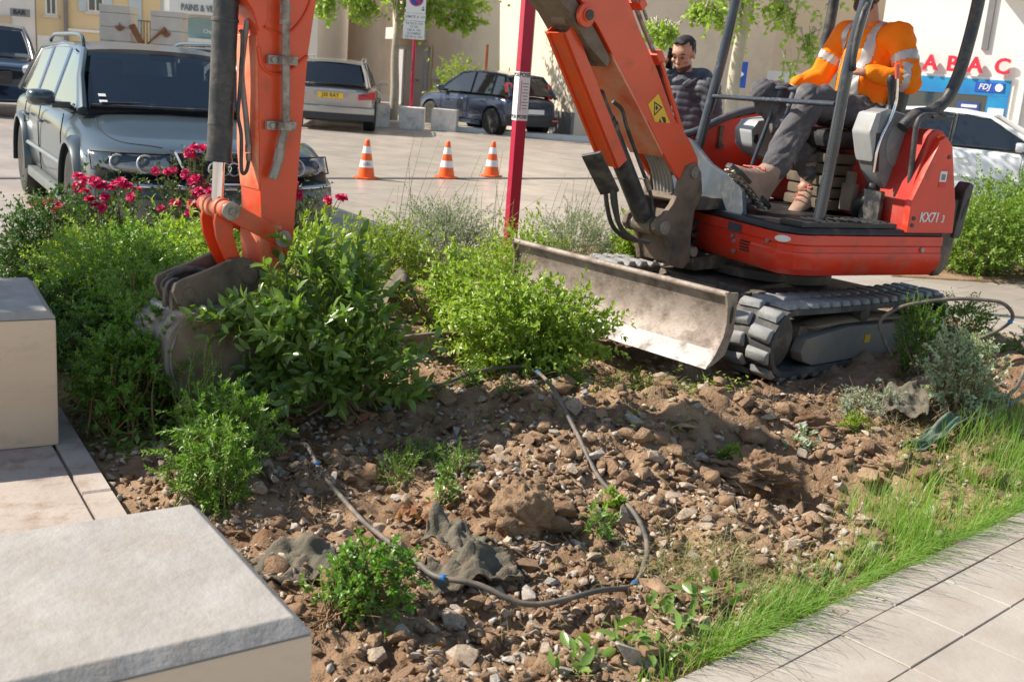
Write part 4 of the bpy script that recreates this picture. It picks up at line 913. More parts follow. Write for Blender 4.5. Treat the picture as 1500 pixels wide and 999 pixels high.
# --- canopy frame, controls, seat
def tub(name, pts, r, m='cab_tube', seg=12, parent=None, n=7, label=None):
    f = MB(); f.tube(catmull(pts, n) if n else pts, r, seg); return part(name, f, m, SM, parent, bevel=0, label=label)
tub('front_post', [(.285, .62, .80), (.262, .62, 1.1), (.245, .62, 1.45), (.232, .62, 1.66), (.20, .62, 1.88), (.165, .62, 2.06), (.12, .62, 2.35)], .033)
tub('front_post', [(.37, -.62, .82), (.30, -.62, 1.07), (.235, -.62, 1.4), (.18, -.62, 1.7), (.13, -.62, 2.05), (.09, -.62, 2.35)], .033)
tub('rear_post', [(-.22, .62, 1.36), (-.30, .62, 1.435), (-.40, .62, 1.455), (-.50, .62, 1.515), (-.565, .62, 1.63), (-.605, .62, 1.80), (-.635, .62, 2.06), (-.64, .62, 2.35)], .036, 'steel_black')
tub('rear_post', [(-.48, -.60, 1.3), (-.56, -.60, 1.55), (-.61, -.60, 1.80), (-.635, -.60, 2.06), (-.64, -.60, 2.35)], .036, 'steel_black')
tub('cross_bar', [(.232, -.60, 1.445), (.265, .60, 1.462)], .0155, 'cab_tube', 10, None, 0)
tub('grab_loop', [(.195, .66, 1.99), (.255, .70, 1.93), (.275, .70, 1.80), (.272, .70, 1.70), (.255, .69, 1.66), (.225, .655, 1.655)], .0155, 'steel_black')
cn = MB(); cn.prism([(.22, -.68), (.22, .68), (-.74, .68), (-.74, -.68)], 'z', 2.36, 2.42); part('canopy', cn, 'digger_red', SM, bevel=.025)
tub('grab_rail', [(-.285, .70, .80), (-.268, .70, 1.0), (-.25, .70, 1.25), (-.245, .70, 1.385), (-.275, .70, 1.43), (-.33, .70, 1.44), (-.44, .70, 1.442)], .0155, 'steel_black')
f = MB(); f.box((-.42, .69, 1.432), (.16, .07, .022)); part('rail_pad', f, 'steel_black', SM, bevel=.01)
# left console
cl = [(-.055, 1.33), (-.085, 1.43), (-.17, 1.46), (-.34, 1.43), (-.41, 1.33), (-.41, 1.17), (-.35, 1.06), (-.24, 1.0), (-.14, 1.11)]
f = MB(); f.prism(cl, 'y', .405, .545); con = part('left_console', f, 'plastic_grey', SM, bevel=.022)
f = MB(); f.lathe([(.0, .55), (.085, .55), (.095, .543), (.095, .535)], (0, 0, 0), 28, 'y'); part('console_cap', f, 'plastic_grey', SM @ Matrix.Translation((-.275, .006, 1.26)) @ Matrix.Diagonal((.9, 1, 1.35, 1)), con, bevel=0)
f = MB(); f.prism([(-.05, 1.32), (-.08, 1.43), (-.12, 1.44), (-.115, 1.32), (-.11, 1.15)], 'y', .40, .552); part('console_front', f, 'plastic_light', SM, con, bevel=.016)
f = MB(); f.box((-.128, .553, 1.21), (.028, .004, .22), Matrix.Rotation(R(8), 4, 'Y')); part('lever_slot', f, 'decal_black', SM, con, bevel=.003)
f = MB(); f.loft([[(-.27 + rx * math.cos(2 * PI * k / 14) * r + dx, .46 + r * math.sin(2 * PI * k / 14), z) for k in range(14)] for r, z, dx, rx in ((.06, 1.43, 0, 1), (.055, 1.405, 0, 1), (.045, 1.412, 0, 1), (.048, 1.425, .004, 1), (.037, 1.432, .004, 1), (.04, 1.445, .008, 1), (.028, 1.455, .01, 1), (.022, 1.48, .012, 1))]); part('joystick_boot', f, 'plastic_black', SM, con, bevel=0)
f = MB(); f.loft([[(-.258 + dx + r * math.cos(2 * PI * k / 12), .46 + r * math.sin(2 * PI * k / 12), z) for k in range(12)] for r, z, dx in ((.016, 1.47, 0), (.017, 1.54, .008), (.021, 1.57, .012), (.027, 1.60, .018), (.027, 1.63, .022), (.018, 1.645, .024))]); part('joystick', f, 'plastic_black', SM, con, bevel=0)
tub('safety_lever', [(-.115, .56, 1.10), (-.118, .56, 1.22), (-.135, .56, 1.30), (-.175, .56, 1.39), (-.20, .56, 1.48), (-.195, .56, 1.56), (-.18, .56, 1.64)], .010, 'chrome', 10, con)
f = MB(); f.tube([(-.184, .56, 1.625), (-.168, .56, 1.705)], [.013, .014], 12); part('lever_grip', f, 'red_tip', SM, con, bevel=.004)
# right console, travel levers, seat
f = MB(); f.prism([(.08, 1.255), (.03, 1.32), (-.10, 1.34), (-.3, 1.36), (-.36, 1.25), (-.2, 1.05), (.0, 1.10), (.06, 1.16)], 'y', -.55, -.36); cr = part('right_console', f, 'plastic_light', SM, bevel=.02)
f = MB(); f.prism([(.06, 1.19), (.055, 1.225), (.025, 1.235), (.02, 1.19), (.035, 1.17)], 'y', -.362, -.354); part('console_hole', f, 'decal_black', SM, cr, bevel=.002)
tub('joystick', [(-.12, -.42, 1.33), (-.11, -.42, 1.45), (-.09, -.42, 1.52), (-.08, -.42, 1.56)], [.014] * 21 + [.028], 'plastic_black', 10, cr, 7)
for y in (-.09, .05):
    f = MB(); f.tube([(.30, y, .83), (.235, y, 1.10), (.13, y, 1.44)], .013, 10); lv = part('travel_lever', f, 'cab_tube', SM, bevel=0)
    f = MB(); f.tube([(.135, y, 1.42), (.105, y, 1.52)], [.022, .024], 14); f.lathe([(.0, 0), (.045, 0), (.045, .012), (.03, .018), (0, .02)], (.102, y, 1.52), 18); part('lever_knob', f, 'steel_grey', SM, lv, bevel=.003)
f = MB(); f.box((.40, -.03, .85), (.16, .35, .02), Matrix.Rotation(R(22), 4, 'Y')); part('foot_pedal', f, 'steel_black', SM, bevel=.006)
f = MB()
for k in range(5): f.box((-.30, 0, .86 + k * .07), (.36 - .012 * (k % 2), .42 - .03 * (k % 2), .062))
part('seat_base', f, 'seat_brown', SM, bevel=.015)
f = MB(); f.box((-.30, 0, 1.255), (.46, .48, .11)); seat = part('seat', f, 'plastic_black', SM, bevel=.04)
f = MB(); f.box((-.575, 0, 1.52), (.11, .46, .52), Matrix.Rotation(R(-8), 4, 'Y')); part('backrest', f, 'plastic_black', SM, seat, bevel=.045)
f = MB(); f.box((-.17, .33, .93), (.05, .10, .16)); f.box((-.16, .34, 1.03), (.035, .06, .10)); part('seat_bracket', f, 'cast_brown', SM, bevel=.008)
f = MB(); f.box((-.175, .52, .90), (.03, .16, .19)); part('kick_panel', f, 'steel_black', SM, bevel=.006)
f = MB(); f.tube(catmull([(-.22, .46, 1.02), (-.20, .47, .95), (-.17, .42, .90), (-.20, .38, .84)], 5), .035, 12); part('cable_boot', f, 'plastic_black', SM, bevel=0)
# ---------------------------------------------------------------- plants
def leaf_arrays(P, D, N, L, W, fine=False, rng_=None):
    """one leaf per row: base P, direction D, upper side N, length L, width W; kite with a folded midrib, or an 8-point blade"""
    n = len(P); L = np.broadcast_to(L, n)[:, None]; W = np.broadcast_to(W, n)[:, None]
    S = np.cross(D, N); S /= np.linalg.norm(S, axis=1)[:, None] + 1e-9; U = np.cross(S, D)
    if not fine:
        V = np.stack([P, P + D * L * .48 + S * W * .5 + U * W * .10, P + D * L - U * L * .10, P + D * L * .48 - S * W * .5 + U * W * .10, P + D * L * .5 - U * W * .06], 1)
        F = np.array([[0, 4, 1, 1], [1, 4, 2, 2], [0, 3, 4, 4], [3, 2, 4, 4]])
        F3 = np.array([[0, 4, 1], [1, 4, 2], [0, 3, 4], [3, 2, 4]]); k = 5
    else:
        c = lambda t, s, u: P + D * L * t + S * W * s + U * W * u
        V = np.stack([c(0, 0, 0), c(.30, .42, .12), c(.65, .40, .06), c(1, 0, -.35), c(.65, -.40, .06), c(.30, -.42, .12), c(.3, 0, -.02), c(.65, 0, -.1)], 1)
        F3 = np.array([[0, 6, 1], [1, 6, 7], [1, 7, 2], [2, 7, 3], [0, 5, 6], [5, 7, 6], [5, 4, 7], [4, 3, 7]]); k = 8
    F = (F3[None] + (np.arange(n) * k)[:, None, None]).reshape(-1, 3)
    return V.reshape(-1, 3), F

def unit(a): return a / (np.linalg.norm(a, axis=-1, keepdims=True) + 1e-9)

def shoots(r, base, n, center, radii, base_r=.05, up=.3, lump=.35, seed=0, bow=.12, branch=True):
    """n curved shoots (n,7,3) from near base to the surface of a lumpy crown"""
    d = unit(r.normal(0, 1, (n, 3)) + np.array([0, 0, up])); rad = np.asarray(radii)
    lum = 1 - lump + 2 * lump * np.clip(.5 + 1.6 * (fbm(d[:, 0] * 1.8 + d[:, 2] + seed, d[:, 1] * 1.8 - d[:, 2] + 7, 3, seed + 2)), 0, 1)
    tip = np.asarray(center) + d * rad * (lum * r.uniform(.55, 1.05, n) ** .5)[:, None]
    b = np.asarray(base) + r.normal(0, base_r, (n, 3)) * np.array([1, 1, .15])
    if n > 60 and branch:
        m = int(n * .30); q = r.uniform(.15, .72, (n, 1)); c0 = np.asarray(center) - np.array([0, 0, .25]) * rad
        b[m:] = (c0 + (tip - c0) * q + r.normal(0, .12, (n, 3)) * rad)[m:]; tip[m:] = (tip + r.normal(0, .16, (n, 3)) * rad)[m:]
    mid = (b + tip) / 2 + np.array([0, 0, 1]) * bow * np.linalg.norm(tip - b, axis=1)[:, None] + r.normal(0, .03, (n, 3))
    t = np.linspace(0, 1, 7)[None, :, None]
    return b[:, None] * (1 - t) ** 2 + 2 * mid[:, None] * t * (1 - t) + tip[:, None] * t ** 2

def leaves_on(r, S, per, L, W, zone=.5, ang=55, whorl=2, tipscale=.7, up=.5, jit=.25):
    """pairs of leaves along the outer part of each shoot"""
    n = len(S); Ps, Ds, Ns, Ls = [], [], [], []
    for k in range(per):
        t = zone + (1 - zone) * (k + r.uniform(.2, .8, n)) / per if per > 1 else np.full(n, .98)
        i = np.clip((t * 6).astype(int), 0, 5); f = (t * 6 - i)[:, None]; rows = np.arange(n)
        p = S[rows, i] * (1 - f) + S[rows, i + 1] * f; T = unit(S[rows, i + 1] - S[rows, i])
        a = unit(np.cross(T, r.normal(0, 1, (n, 3)))); b = np.cross(T, a); ph = r.uniform(0, 6.28, n)
        for w in range(whorl):
            q = ph + 2 * PI * w / whorl; side = a * np.cos(q)[:, None] + b * np.sin(q)[:, None]
            an = R(ang) * (1.15 - .5 * t)[:, None] + r.normal(0, jit, (n, 1))
            D = unit(T * np.cos(an) + side * np.sin(an) + np.array([0, 0, .12])); Z = np.array([0, 0, 1.]) * up + T * .5 + r.normal(0, .25, (n, 3))
            Nn = unit(Z - D * (Z * D).sum(1, keepdims=True)); Ps.append(p); Ds.append(D); Ns.append(Nn)
            Ls.append(L * r.uniform(.65, 1.1, n) * (1 - (1 - tipscale) * t))
    P = np.concatenate(Ps); Lq = np.concatenate(Ls); return P, np.concatenate(Ds), np.concatenate(Ns), Lq, Lq * (W / L)

def stems_arrays(S, r0, r1, seg=4, start=0):
    n, m = S.shape[:2]; T = unit(np.gradient(S, axis=1)); a = unit(np.cross(T, np.array([.3, .2, .93]))); b = np.cross(T, a)
    rad = np.linspace(r0, r1, m)[None, :, None]; rings = [S + (a * math.cos(2 * PI * k / seg) + b * math.sin(2 * PI * k / seg)) * rad for k in range(seg)]
    V = np.stack(rings, 2).reshape(-1, 3); F = []
    for j in range(m - 1):
        for k in range(seg): F.append([j * seg + k, j * seg + (k + 1) % seg, (j + 1) * seg + (k + 1) % seg, (j + 1) * seg + k])
    F = (np.array(F)[None] + (np.arange(n) * m * seg)[:, None, None]).reshape(-1, 4); return V, F

def join(parts):
    V, F, o = [], [], 0
    for v, f in parts: V.append(v); F.append(f + o); o += len(v)
    return np.concatenate(V), np.concatenate(F)

def shrub(name, label, cat, base, center, radii, n, per, L, W, m, seed, group=None, stem='twig', zone=.3, ang=55, whorl=2, up=.25, lump=.3, fine=False, stem_r=.004, base_r=.06, bow=.12, stem_frac=.16, mats=None, twig_n=None, tipscale=.7):
    r = np.random.default_rng(seed); t = thing(name, label, cat, Matrix.Translation(base), group)
    if L < .05 and name not in ('weed', 'lavender'): L, W, n = L * 1.25, W * 1.45, int(n * 1.25)
    S = shoots(r, base, n, center, radii, base_r, up, lump, seed, bow)
    a = leaf_arrays(*leaves_on(r, S, per, L, W, zone, ang, whorl, tipscale), fine=fine)
    fast_mesh('foliage', *a, m, t, kind='stuff')
    v, f = stems_arrays(S[:max(3, int(n * stem_frac))], stem_r, stem_r * .3); fast_mesh('stems', v, f, stem, t, kind='stuff')
    return t, S, r

# uprooted laurel held in the bucket: its larger leaves are parts of their own
lb = (-.72, 4.42, .08)
t = thing('laurel_shrub', 'big uprooted laurel bush with glossy broad leaves clamped in the bucket', 'shrub', Matrix.Translation(lb)); r = np.random.default_rng(3)
S = np.concatenate([shoots(r, lb, 150, (-.78, 4.42, .42), (.36, .34, .38), .05, .3, .25, 3), shoots(r, (-.8, 4.38, .3), 40, (-1.05, 4.22, .46), (.26, .16, .13), .05, .0, .2, 4),
                    shoots(r, lb, 34, (-.48, 4.35, .30), (.22, .22, .20), .06, .1, .3, 5), shoots(r, (-.85, 4.4, .35), 22, (-1.0, 4.2, .12), (.15, .12, .18), .05, -.6, .3, 6)])
LP = leaves_on(r, S, 7, .082, .036, .34, 58, 2, .8, .5)
pick = np.argsort(LP[0][:, 1] - .6 * LP[0][:, 2] + r.normal(0, .06, len(LP[0])))
big, rest = pick[:300], pick[300:]
fast_mesh('foliage', *leaf_arrays(*[q[rest] for q in LP], fine=True), 'leaf_laurel', t, kind='stuff')
v, f = stems_arrays(S[::3], .0045, .0016); fast_mesh('stems', v, f, 'green_stem', t, kind='stuff')
one = leaf_arrays(np.zeros((1, 3)), np.array([[1., 0, 0]]), np.array([[0, 0, 1.]]), np.array([1.]), np.array([.46]), fine=True)
lsrc = []
for mm in ('leaf_laurel', 'leaf_laurel_top', 'leaf_laurel'):
    o = fast_mesh('leaf', one[0], one[1], mm, smooth=True); lsrc.append(o.data); bpy.data.objects.remove(o)
Mi = ROOTM[t.name].inverted()
for i in big:
    p, d, nn, l = LP[0][i], LP[1][i], LP[2][i], LP[3][i]; s_ = np.cross(nn, d)
    M = Matrix(((d[0], s_[0], nn[0], p[0]), (d[1], s_[1], nn[1], p[1]), (d[2], s_[2], nn[2], p[2]), (0, 0, 0, 1)))
    inst(lsrc[r.integers(3)], 'leaf', t, Mi @ M @ Matrix.Scale(float(l) * 1.05, 4))
f = MB()
for k in range(9): 
    a = r.uniform(0, 6.28); f.tube(catmull([(lb[0], lb[1], lb[2] + .08), (lb[0] + .1 * math.cos(a), lb[1] + .1 * math.sin(a), lb[2] + .02), (lb[0] + .22 * math.cos(a), lb[1] + .2 * math.sin(a), lb[2] - .02 + .04 * r.random())], 4), [.012 - .001 * i for i in range(9)], 6)
f.build('roots', 'root', t)['kind'] = 'stuff'

BUSH = 'bushes left of the bucket'
shrub('evergreen_shrub', 'sunlit yellow green shrub with long leaves behind the bucket', 'shrub', (-1.72, 5.95, .0), (-1.75, 5.9, .28), (.45, .40, .31), 420, 6, .066, .021, 'leaf_lime', 11, BUSH, zone=.4, fine=True)
shrub('evergreen_shrub', 'fresh green shrub sprouting right behind the orange stick', 'shrub', (-1.15, 5.9, .0), (-1.12, 5.9, .34), (.34, .3, .33), 300, 6, .064, .021, 'leaf_lime', 12, BUSH, zone=.4, fine=True)
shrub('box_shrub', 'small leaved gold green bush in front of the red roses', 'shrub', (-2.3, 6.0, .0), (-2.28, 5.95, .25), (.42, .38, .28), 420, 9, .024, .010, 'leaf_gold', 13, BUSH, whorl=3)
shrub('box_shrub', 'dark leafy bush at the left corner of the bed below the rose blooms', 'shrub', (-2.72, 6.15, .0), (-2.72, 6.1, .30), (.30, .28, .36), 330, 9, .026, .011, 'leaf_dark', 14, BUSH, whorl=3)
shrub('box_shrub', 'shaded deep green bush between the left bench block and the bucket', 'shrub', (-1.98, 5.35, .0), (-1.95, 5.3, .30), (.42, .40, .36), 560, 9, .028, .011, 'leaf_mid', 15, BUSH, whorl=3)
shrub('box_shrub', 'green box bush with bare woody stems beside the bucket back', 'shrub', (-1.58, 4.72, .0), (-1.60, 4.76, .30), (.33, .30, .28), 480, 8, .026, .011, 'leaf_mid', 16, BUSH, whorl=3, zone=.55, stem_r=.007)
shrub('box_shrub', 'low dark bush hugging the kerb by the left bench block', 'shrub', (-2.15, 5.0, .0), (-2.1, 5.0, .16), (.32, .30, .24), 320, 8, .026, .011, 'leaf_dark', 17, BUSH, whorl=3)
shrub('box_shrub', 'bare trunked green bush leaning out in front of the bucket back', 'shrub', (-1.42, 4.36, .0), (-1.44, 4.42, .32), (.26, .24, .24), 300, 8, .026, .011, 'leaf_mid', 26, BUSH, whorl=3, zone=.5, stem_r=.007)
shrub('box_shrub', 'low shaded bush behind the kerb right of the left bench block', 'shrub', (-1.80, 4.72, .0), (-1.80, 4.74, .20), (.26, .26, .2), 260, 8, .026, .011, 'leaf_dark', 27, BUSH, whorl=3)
shrub('fern_leaf_shrub', 'thin ferny shrub with bare yellow stems right of the near bench', 'shrub', (-.98, 3.72, -.02), (-1.02, 3.78, .17), (.20, .18, .17), 170, 12, .024, .009, 'leaf_mid', 18, None, 'green_stem', zone=.35, stem_r=.005, stem_frac=.5)
shrub('box_shrub', 'leafy bush between the kerb and the spindly shrub under the bucket', 'shrub', (-1.52, 4.12, .0), (-1.52, 4.14, .22), (.22, .20, .20), 260, 8, .026, .011, 'leaf_mid', 28, BUSH, whorl=3, zone=.4, stem_r=.006)
shrub('fern_leaf_shrub', 'low ferny plant growing right behind the far corner of the near bench', 'shrub', (-.98, 3.48, -.02), (-1.0, 3.50, .12), (.17, .15, .15), 110, 12, .024, .009, 'leaf_mid', 29, None, 'green_stem', zone=.3, stem_r=.004, stem_frac=.4)
shrub('fern_leaf_shrub', 'spindly shrub with few leaves below the bucket side plate', 'shrub', (-1.22, 4.12, -.02), (-1.2, 4.1, .22), (.17, .14, .2), 30, 14, .020, .008, 'leaf_mid', 19, None, 'green_stem', zone=.4, stem_r=.006, stem_frac=.8)
shrub('box_shrub', 'bright bushy green shrub pushed against the middle of the dozer blade', 'shrub', (.10, 5.08, .05), (.09, 5.02, .33), (.40, .28, .27), 460, 7, .036, .017, 'leaf_lime', 20, None, fine=True)
shrub('box_shrub', 'yellow green shrub squashed against the far end of the dozer blade', 'shrub', (-.25, 5.55, .05), (-.22, 5.5, .34), (.32, .26, .27), 260, 7, .036, .015, 'leaf_lime', 21, None, fine=True)
shrub('heather_shrub', 'thin brownish spray of fine twigs above the blade shrub', 'shrub', (-.05, 5.2, .2), (-.1, 5.2, .55), (.22, .16, .16), 110, 14, .014, .004, 'leaf_gold', 22, None, zone=.3)
shrub('box_shrub', 'light green bush left of the grey lavender with a tall tip', 'shrub', (-.85, 6.75, .0), (-.83, 6.7, .30), (.36, .32, .30), 380, 9, .022, .010, 'leaf_gold', 23, None, whorl=3)
shrub('box_shrub', 'green shrub behind the far end of the blade below the lavender', 'shrub', (.02, 6.6, .0), (.02, 6.55, .36), (.30, .26, .28), 260, 8, .03, .013, 'leaf_lime', 24)
shrub('box_shrub', 'bright green shrub in the gap under the boom cylinder', 'shrub', (.72, 7.0, .0), (.72, 7.0, .33), (.16, .16, .34), 130, 8, .042, .019, 'leaf_lime', 25, fine=True)
for k, (cx, rx, lab) in enumerate(((-.50, .38, 'grey leaved lavender mound left of the red post'), (.38, .42, 'grey leaved lavender mound right of the red post'))):
    t, S, r = shrub('lavender', lab, 'lavender', (cx, 7.3, 0), (cx, 7.25, .33), (rx, .36, .30), 950, 9, .027, .0085, 'leaf_grey', 30 + k, 'lavender mounds', whorl=3, ang=45, zone=.45, stem_r=.002)
    ns = 16; b = np.stack([cx + r.normal(0, rx * .6, ns), 7.25 + r.normal(0, .2, ns), np.full(ns, .35)], 1); tp = b + np.stack([r.normal(0.05, .13, ns), r.normal(0, .1, ns), r.uniform(.25, .58, ns)], 1)
    tt = np.linspace(0, 1, 7)[None, :, None]; Q = b[:, None] * (1 - tt) + tp[:, None] * tt + np.array([.06, 0, 0]) * (tt ** 2)
    v, f = stems_arrays(Q, .0022, .0012, 3); fast_mesh('flower_stalks', v, f, 'green_stem', t, kind='stuff')
# seedy tall grasses by the post
r = np.random.default_rng(40)
t = thing('tall_grass', 'tall thin grass stalks rising above the lavender beside the red post', 'grass', Matrix.Translation((-.3, 7.0, 0)))
ns = 24; b = np.stack([r.choice([-.75, -.62, -.15, .35, .62], ns) + r.normal(0, .06, ns), 7. + r.normal(0, .12, ns), np.full(ns, .3)], 1); tp = b + np.stack([r.normal(.08, .10, ns), r.normal(0, .1, ns), r.uniform(.35, .85, ns)], 1)
tt = np.linspace(0, 1, 7)[None, :, None]; Q = b[:, None] * (1 - tt) + tp[:, None] * tt + np.array([.05, 0, -.02]) * tt ** 2
v, f = stems_arrays(Q, .0028, .001, 3); fast_mesh('stalks', v, f, 'green_stem', t, kind='stuff')

# roses
def bloom_mesh(name, m, seed):
    r = np.random.default_rng(seed); P, D, N, L, W = [], [], [], [], []
    for ring, (k, el, l) in enumerate(((7, .15, .034), (7, .5, .032), (6, .85, .027), (5, 1.2, .02))):
        for i in range(k):
            a = 6.28 * i / k + ring * .5 + r.normal(0, .15); e = el + r.normal(0, .15); d = np.array([math.cos(a) * math.cos(e), math.sin(a) * math.cos(e), math.sin(e)])
            n = np.array([-math.cos(a) * math.sin(e), -math.sin(a) * math.sin(e), math.cos(e)]); P.append(-n * .003); D.append(d); N.append(n); L.append(l); W.append(l * 1.15)
    o = fast_mesh(name, *leaf_arrays(np.array(P), np.array(D), np.array(N), np.array(L), np.array(W), fine=True), m); me = o.data; bpy.data.objects.remove(o); return me
BL = [bloom_mesh('rose_bloom', 'petal', 50 + k) for k in range(3)] + [bloom_mesh('rose_bloom', 'petal_pink', 57)]
roses = [((-2.62, 6.68), .42, .66, 'rose bush with a cluster of crimson blooms beside the front wheel of the green estate', [(-2.66, 6.55, .67), (-2.62, 6.5, .69), (-2.58, 6.55, .68), (-2.54, 6.5, .67), (-2.44, 6.5, .68), (-2.40, 6.5, .69), (-2.36, 6.5, .67), (-2.57, 6.45, .58), (-2.54, 6.45, .55), (-2.84, 6.5, .54), (-2.88, 6.5, .52), (-2.80, 6.5, .53), (-2.77, 6.45, .50), (-2.48, 6.45, .60)], 0),
         ((-2.05, 6.9), .40, .80, 'tall rose bush with red blooms in front of the left headlight', [(-2.22, 6.8, .74), (-2.18, 6.8, .75), (-2.02, 6.75, .72), (-1.99, 6.8, .68), (-2.0, 6.7, .58), (-1.96, 6.7, .56), (-2.04, 6.7, .55), (-2.14, 6.7, .56), (-2.08, 6.8, .86), (-2.05, 6.8, .90), (-2.00, 6.8, .90), (-1.85, 6.75, .52), (-1.98, 6.7, .63), (-1.92, 6.7, .62)], 0),
         ((-1.60, 7.05), .36, .68, 'rose bush with red blooms in front of the car grille', [(-1.74, 7., .66), (-1.70, 7., .64), (-1.64, 7., .58), (-1.66, 6.95, .57), (-1.48, 7., .66), (-1.43, 6.95, .66), (-1.47, 6.95, .70), (-1.60, 7., .80), (-1.57, 7., .76), (-1.25, 7., .62), (-1.18, 7., .64)], 0),
         ((-2.95, 6.35), .22, .32, 'low rose shoot with dark reddish leaves on the paving at the left', [(-2.70, 6.25, .36)], 3)]
for k, ((x, y), rx, hz, lab, bl_, mi) in enumerate(roses):
    t, S, r = shrub('rose_bush', lab, 'rose bush', (x, y, 0), (x, y, hz * .52), (rx, .26, hz * .55), 120 if k < 3 else 50, 6, .036, .020, 'leaf_rose', 60 + k, 'rose bushes', 'green_stem', zone=.2, stem_r=.0035, up=.5, fine=True, stem_frac=.6)
    Mi = ROOTM[t.name].inverted()
    bl_ = bl_ + [(p[0] + r.normal(0, .05), p[1] + r.normal(0, .04), p[2] + r.normal(-.01, .03)) for p in bl_ if k < 3]
    for j, p in enumerate(bl_):
        s = r.uniform(.75, 1.25)
        inst(BL[mi if mi else j % 3], 'rose_bloom', t, Mi @ Matrix.Translation(p) @ Matrix.Rotation(r.normal(0, .4) + .5, 4, 'X') @ Matrix.Rotation(r.uniform(0, 6), 4, 'Z') @ Matrix.Scale(s, 4))
    v, f = stems_arrays(np.stack([np.linspace((x + (p[0] - x) * .4, y, .1), (p[0], p[1], p[2]), 7) for p in bl_]), .004, .002, 4); fast_mesh('bloom_stalks', v, f, 'green_stem', t, kind='stuff')
for k, (p, w_) in enumerate((((.20, 6.2, .40), 'single red rose bloom behind the top of the dozer blade'), ((.08, 6.3, .45), 'small red rose bud among the leaves behind the blade end'))):
    o = bpy.data.objects.new('rose_bloom', BL[k]); COL.objects.link(o); o.location = p; o.rotation_euler = (.8, 0, 1); o.scale = (1 - .3 * k,) * 3; tag(o, w_, 'rose')

# little uprooted box bush in front
t, S, r = shrub('box_bush', 'small uprooted box bush with bright leaves and bare roots lying near the bench', 'shrub', (-.425, 2.66, .02), (-.35, 2.75, .115), (.13, .12, .115), 150, 7, .021, .0115, 'leaf_box', 70, None, 'twig', zone=.5, ang=60, stem_r=.0035, base_r=.02, fine=True, stem_frac=.6, lump=.25)
rt = np.random.default_rng(71); nr = 70; b = np.tile(np.array([-.42, 2.665, .05]), (nr, 1)) + rt.normal(0, .012, (nr, 3)); tp = b + np.stack([rt.normal(-.02, .045, nr), rt.normal(-.05, .035, nr), rt.normal(-.035, .03, nr)], 1)
tt = np.linspace(0, 1, 7)[None, :, None]; Q = b[:, None] * (1 - tt) + tp[:, None] * tt + rt.normal(0, .006, (nr, 7, 3)) * tt
v, f = stems_arrays(Q, .0028, .0006, 3); fast_mesh('roots', v, f, 'root', t, kind='stuff')

# right side: silver plant, conifer clumps, hedge
t, S, r = shrub('silver_shrub', 'torn up silver leaved plant with pale stems beside the track', 'shrub', (2.10, 5.0, .05), (2.13, 5.0, .24), (.22, .18, .28), 190, 9, .026, .013, 'leaf_silver', 80, None, 'twig', zone=.3, stem_r=.003, up=.5, stem_frac=.7)
shrub('silver_shrub', 'flattened grey green plant at the foot of the track', 'shrub', (1.72, 4.98, .02), (1.74, 4.95, .10), (.22, .16, .12), 120, 9, .022, .007, 'leaf_grey', 81)
shrub('cypress_clump', 'tuft of dark green cypress leaning on the rear of the track', 'shrub', (2.24, 5.95, .05), (2.24, 5.95, .24), (.13, .13, .23), 170, 12, .017, .005, 'leaf_mid', 82, None, whorl=3, ang=35, zone=.25)
shrub('cypress_clump', 'small cypress bush beyond the arching hose', 'shrub', (2.72, 6.5, .05), (2.72, 6.5, .24), (.24, .18, .17), 190, 10, .018, .006, 'leaf_mid', 83, None, whorl=3, ang=38, zone=.3)
shrub('cypress_clump', 'low green tuft at the right end of the bed beside the paving', 'shrub', (3.05, 6.35, .05), (3.05, 6.35, .13), (.18, .14, .12), 110, 9, .018, .006, 'leaf_mid', 84, None, whorl=3, ang=38, zone=.3)
for k, (x, y, rr, hh, lab) in enumerate(((4.25, 10.1, .5, .42, 'nearest clipped hedge bush at the right edge beyond the excavator'), (4.95, 10.3, .55, .5, 'hedge bush at the right edge of the picture below the white car'), (5.0, 11.4, .6, .5, 'hedge bush right of the white hatchback front wheel'), (4.2, 11.0, .45, .38, 'sparse hedge bush behind the excavator counterweight'))):
    shrub('hedge_bush', lab, 'hedge', (x, y, 0), (x, y, hh * .8), (rr, .5, hh), 420, 8, .042, .021, 'leaf_hedge', 90 + k, 'hedge bushes by the parking', zone=.35, lump=.2, up=.2)
hb = MB(); q = [(3.3, 9.55), (6.2, 9.9), (6.0, 12.2), (3.6, 12.0)]; slab(hb, q, .012, .05, .01); tag(hb.build('hedge_soil', 'soil', smooth=0), kind='structure')

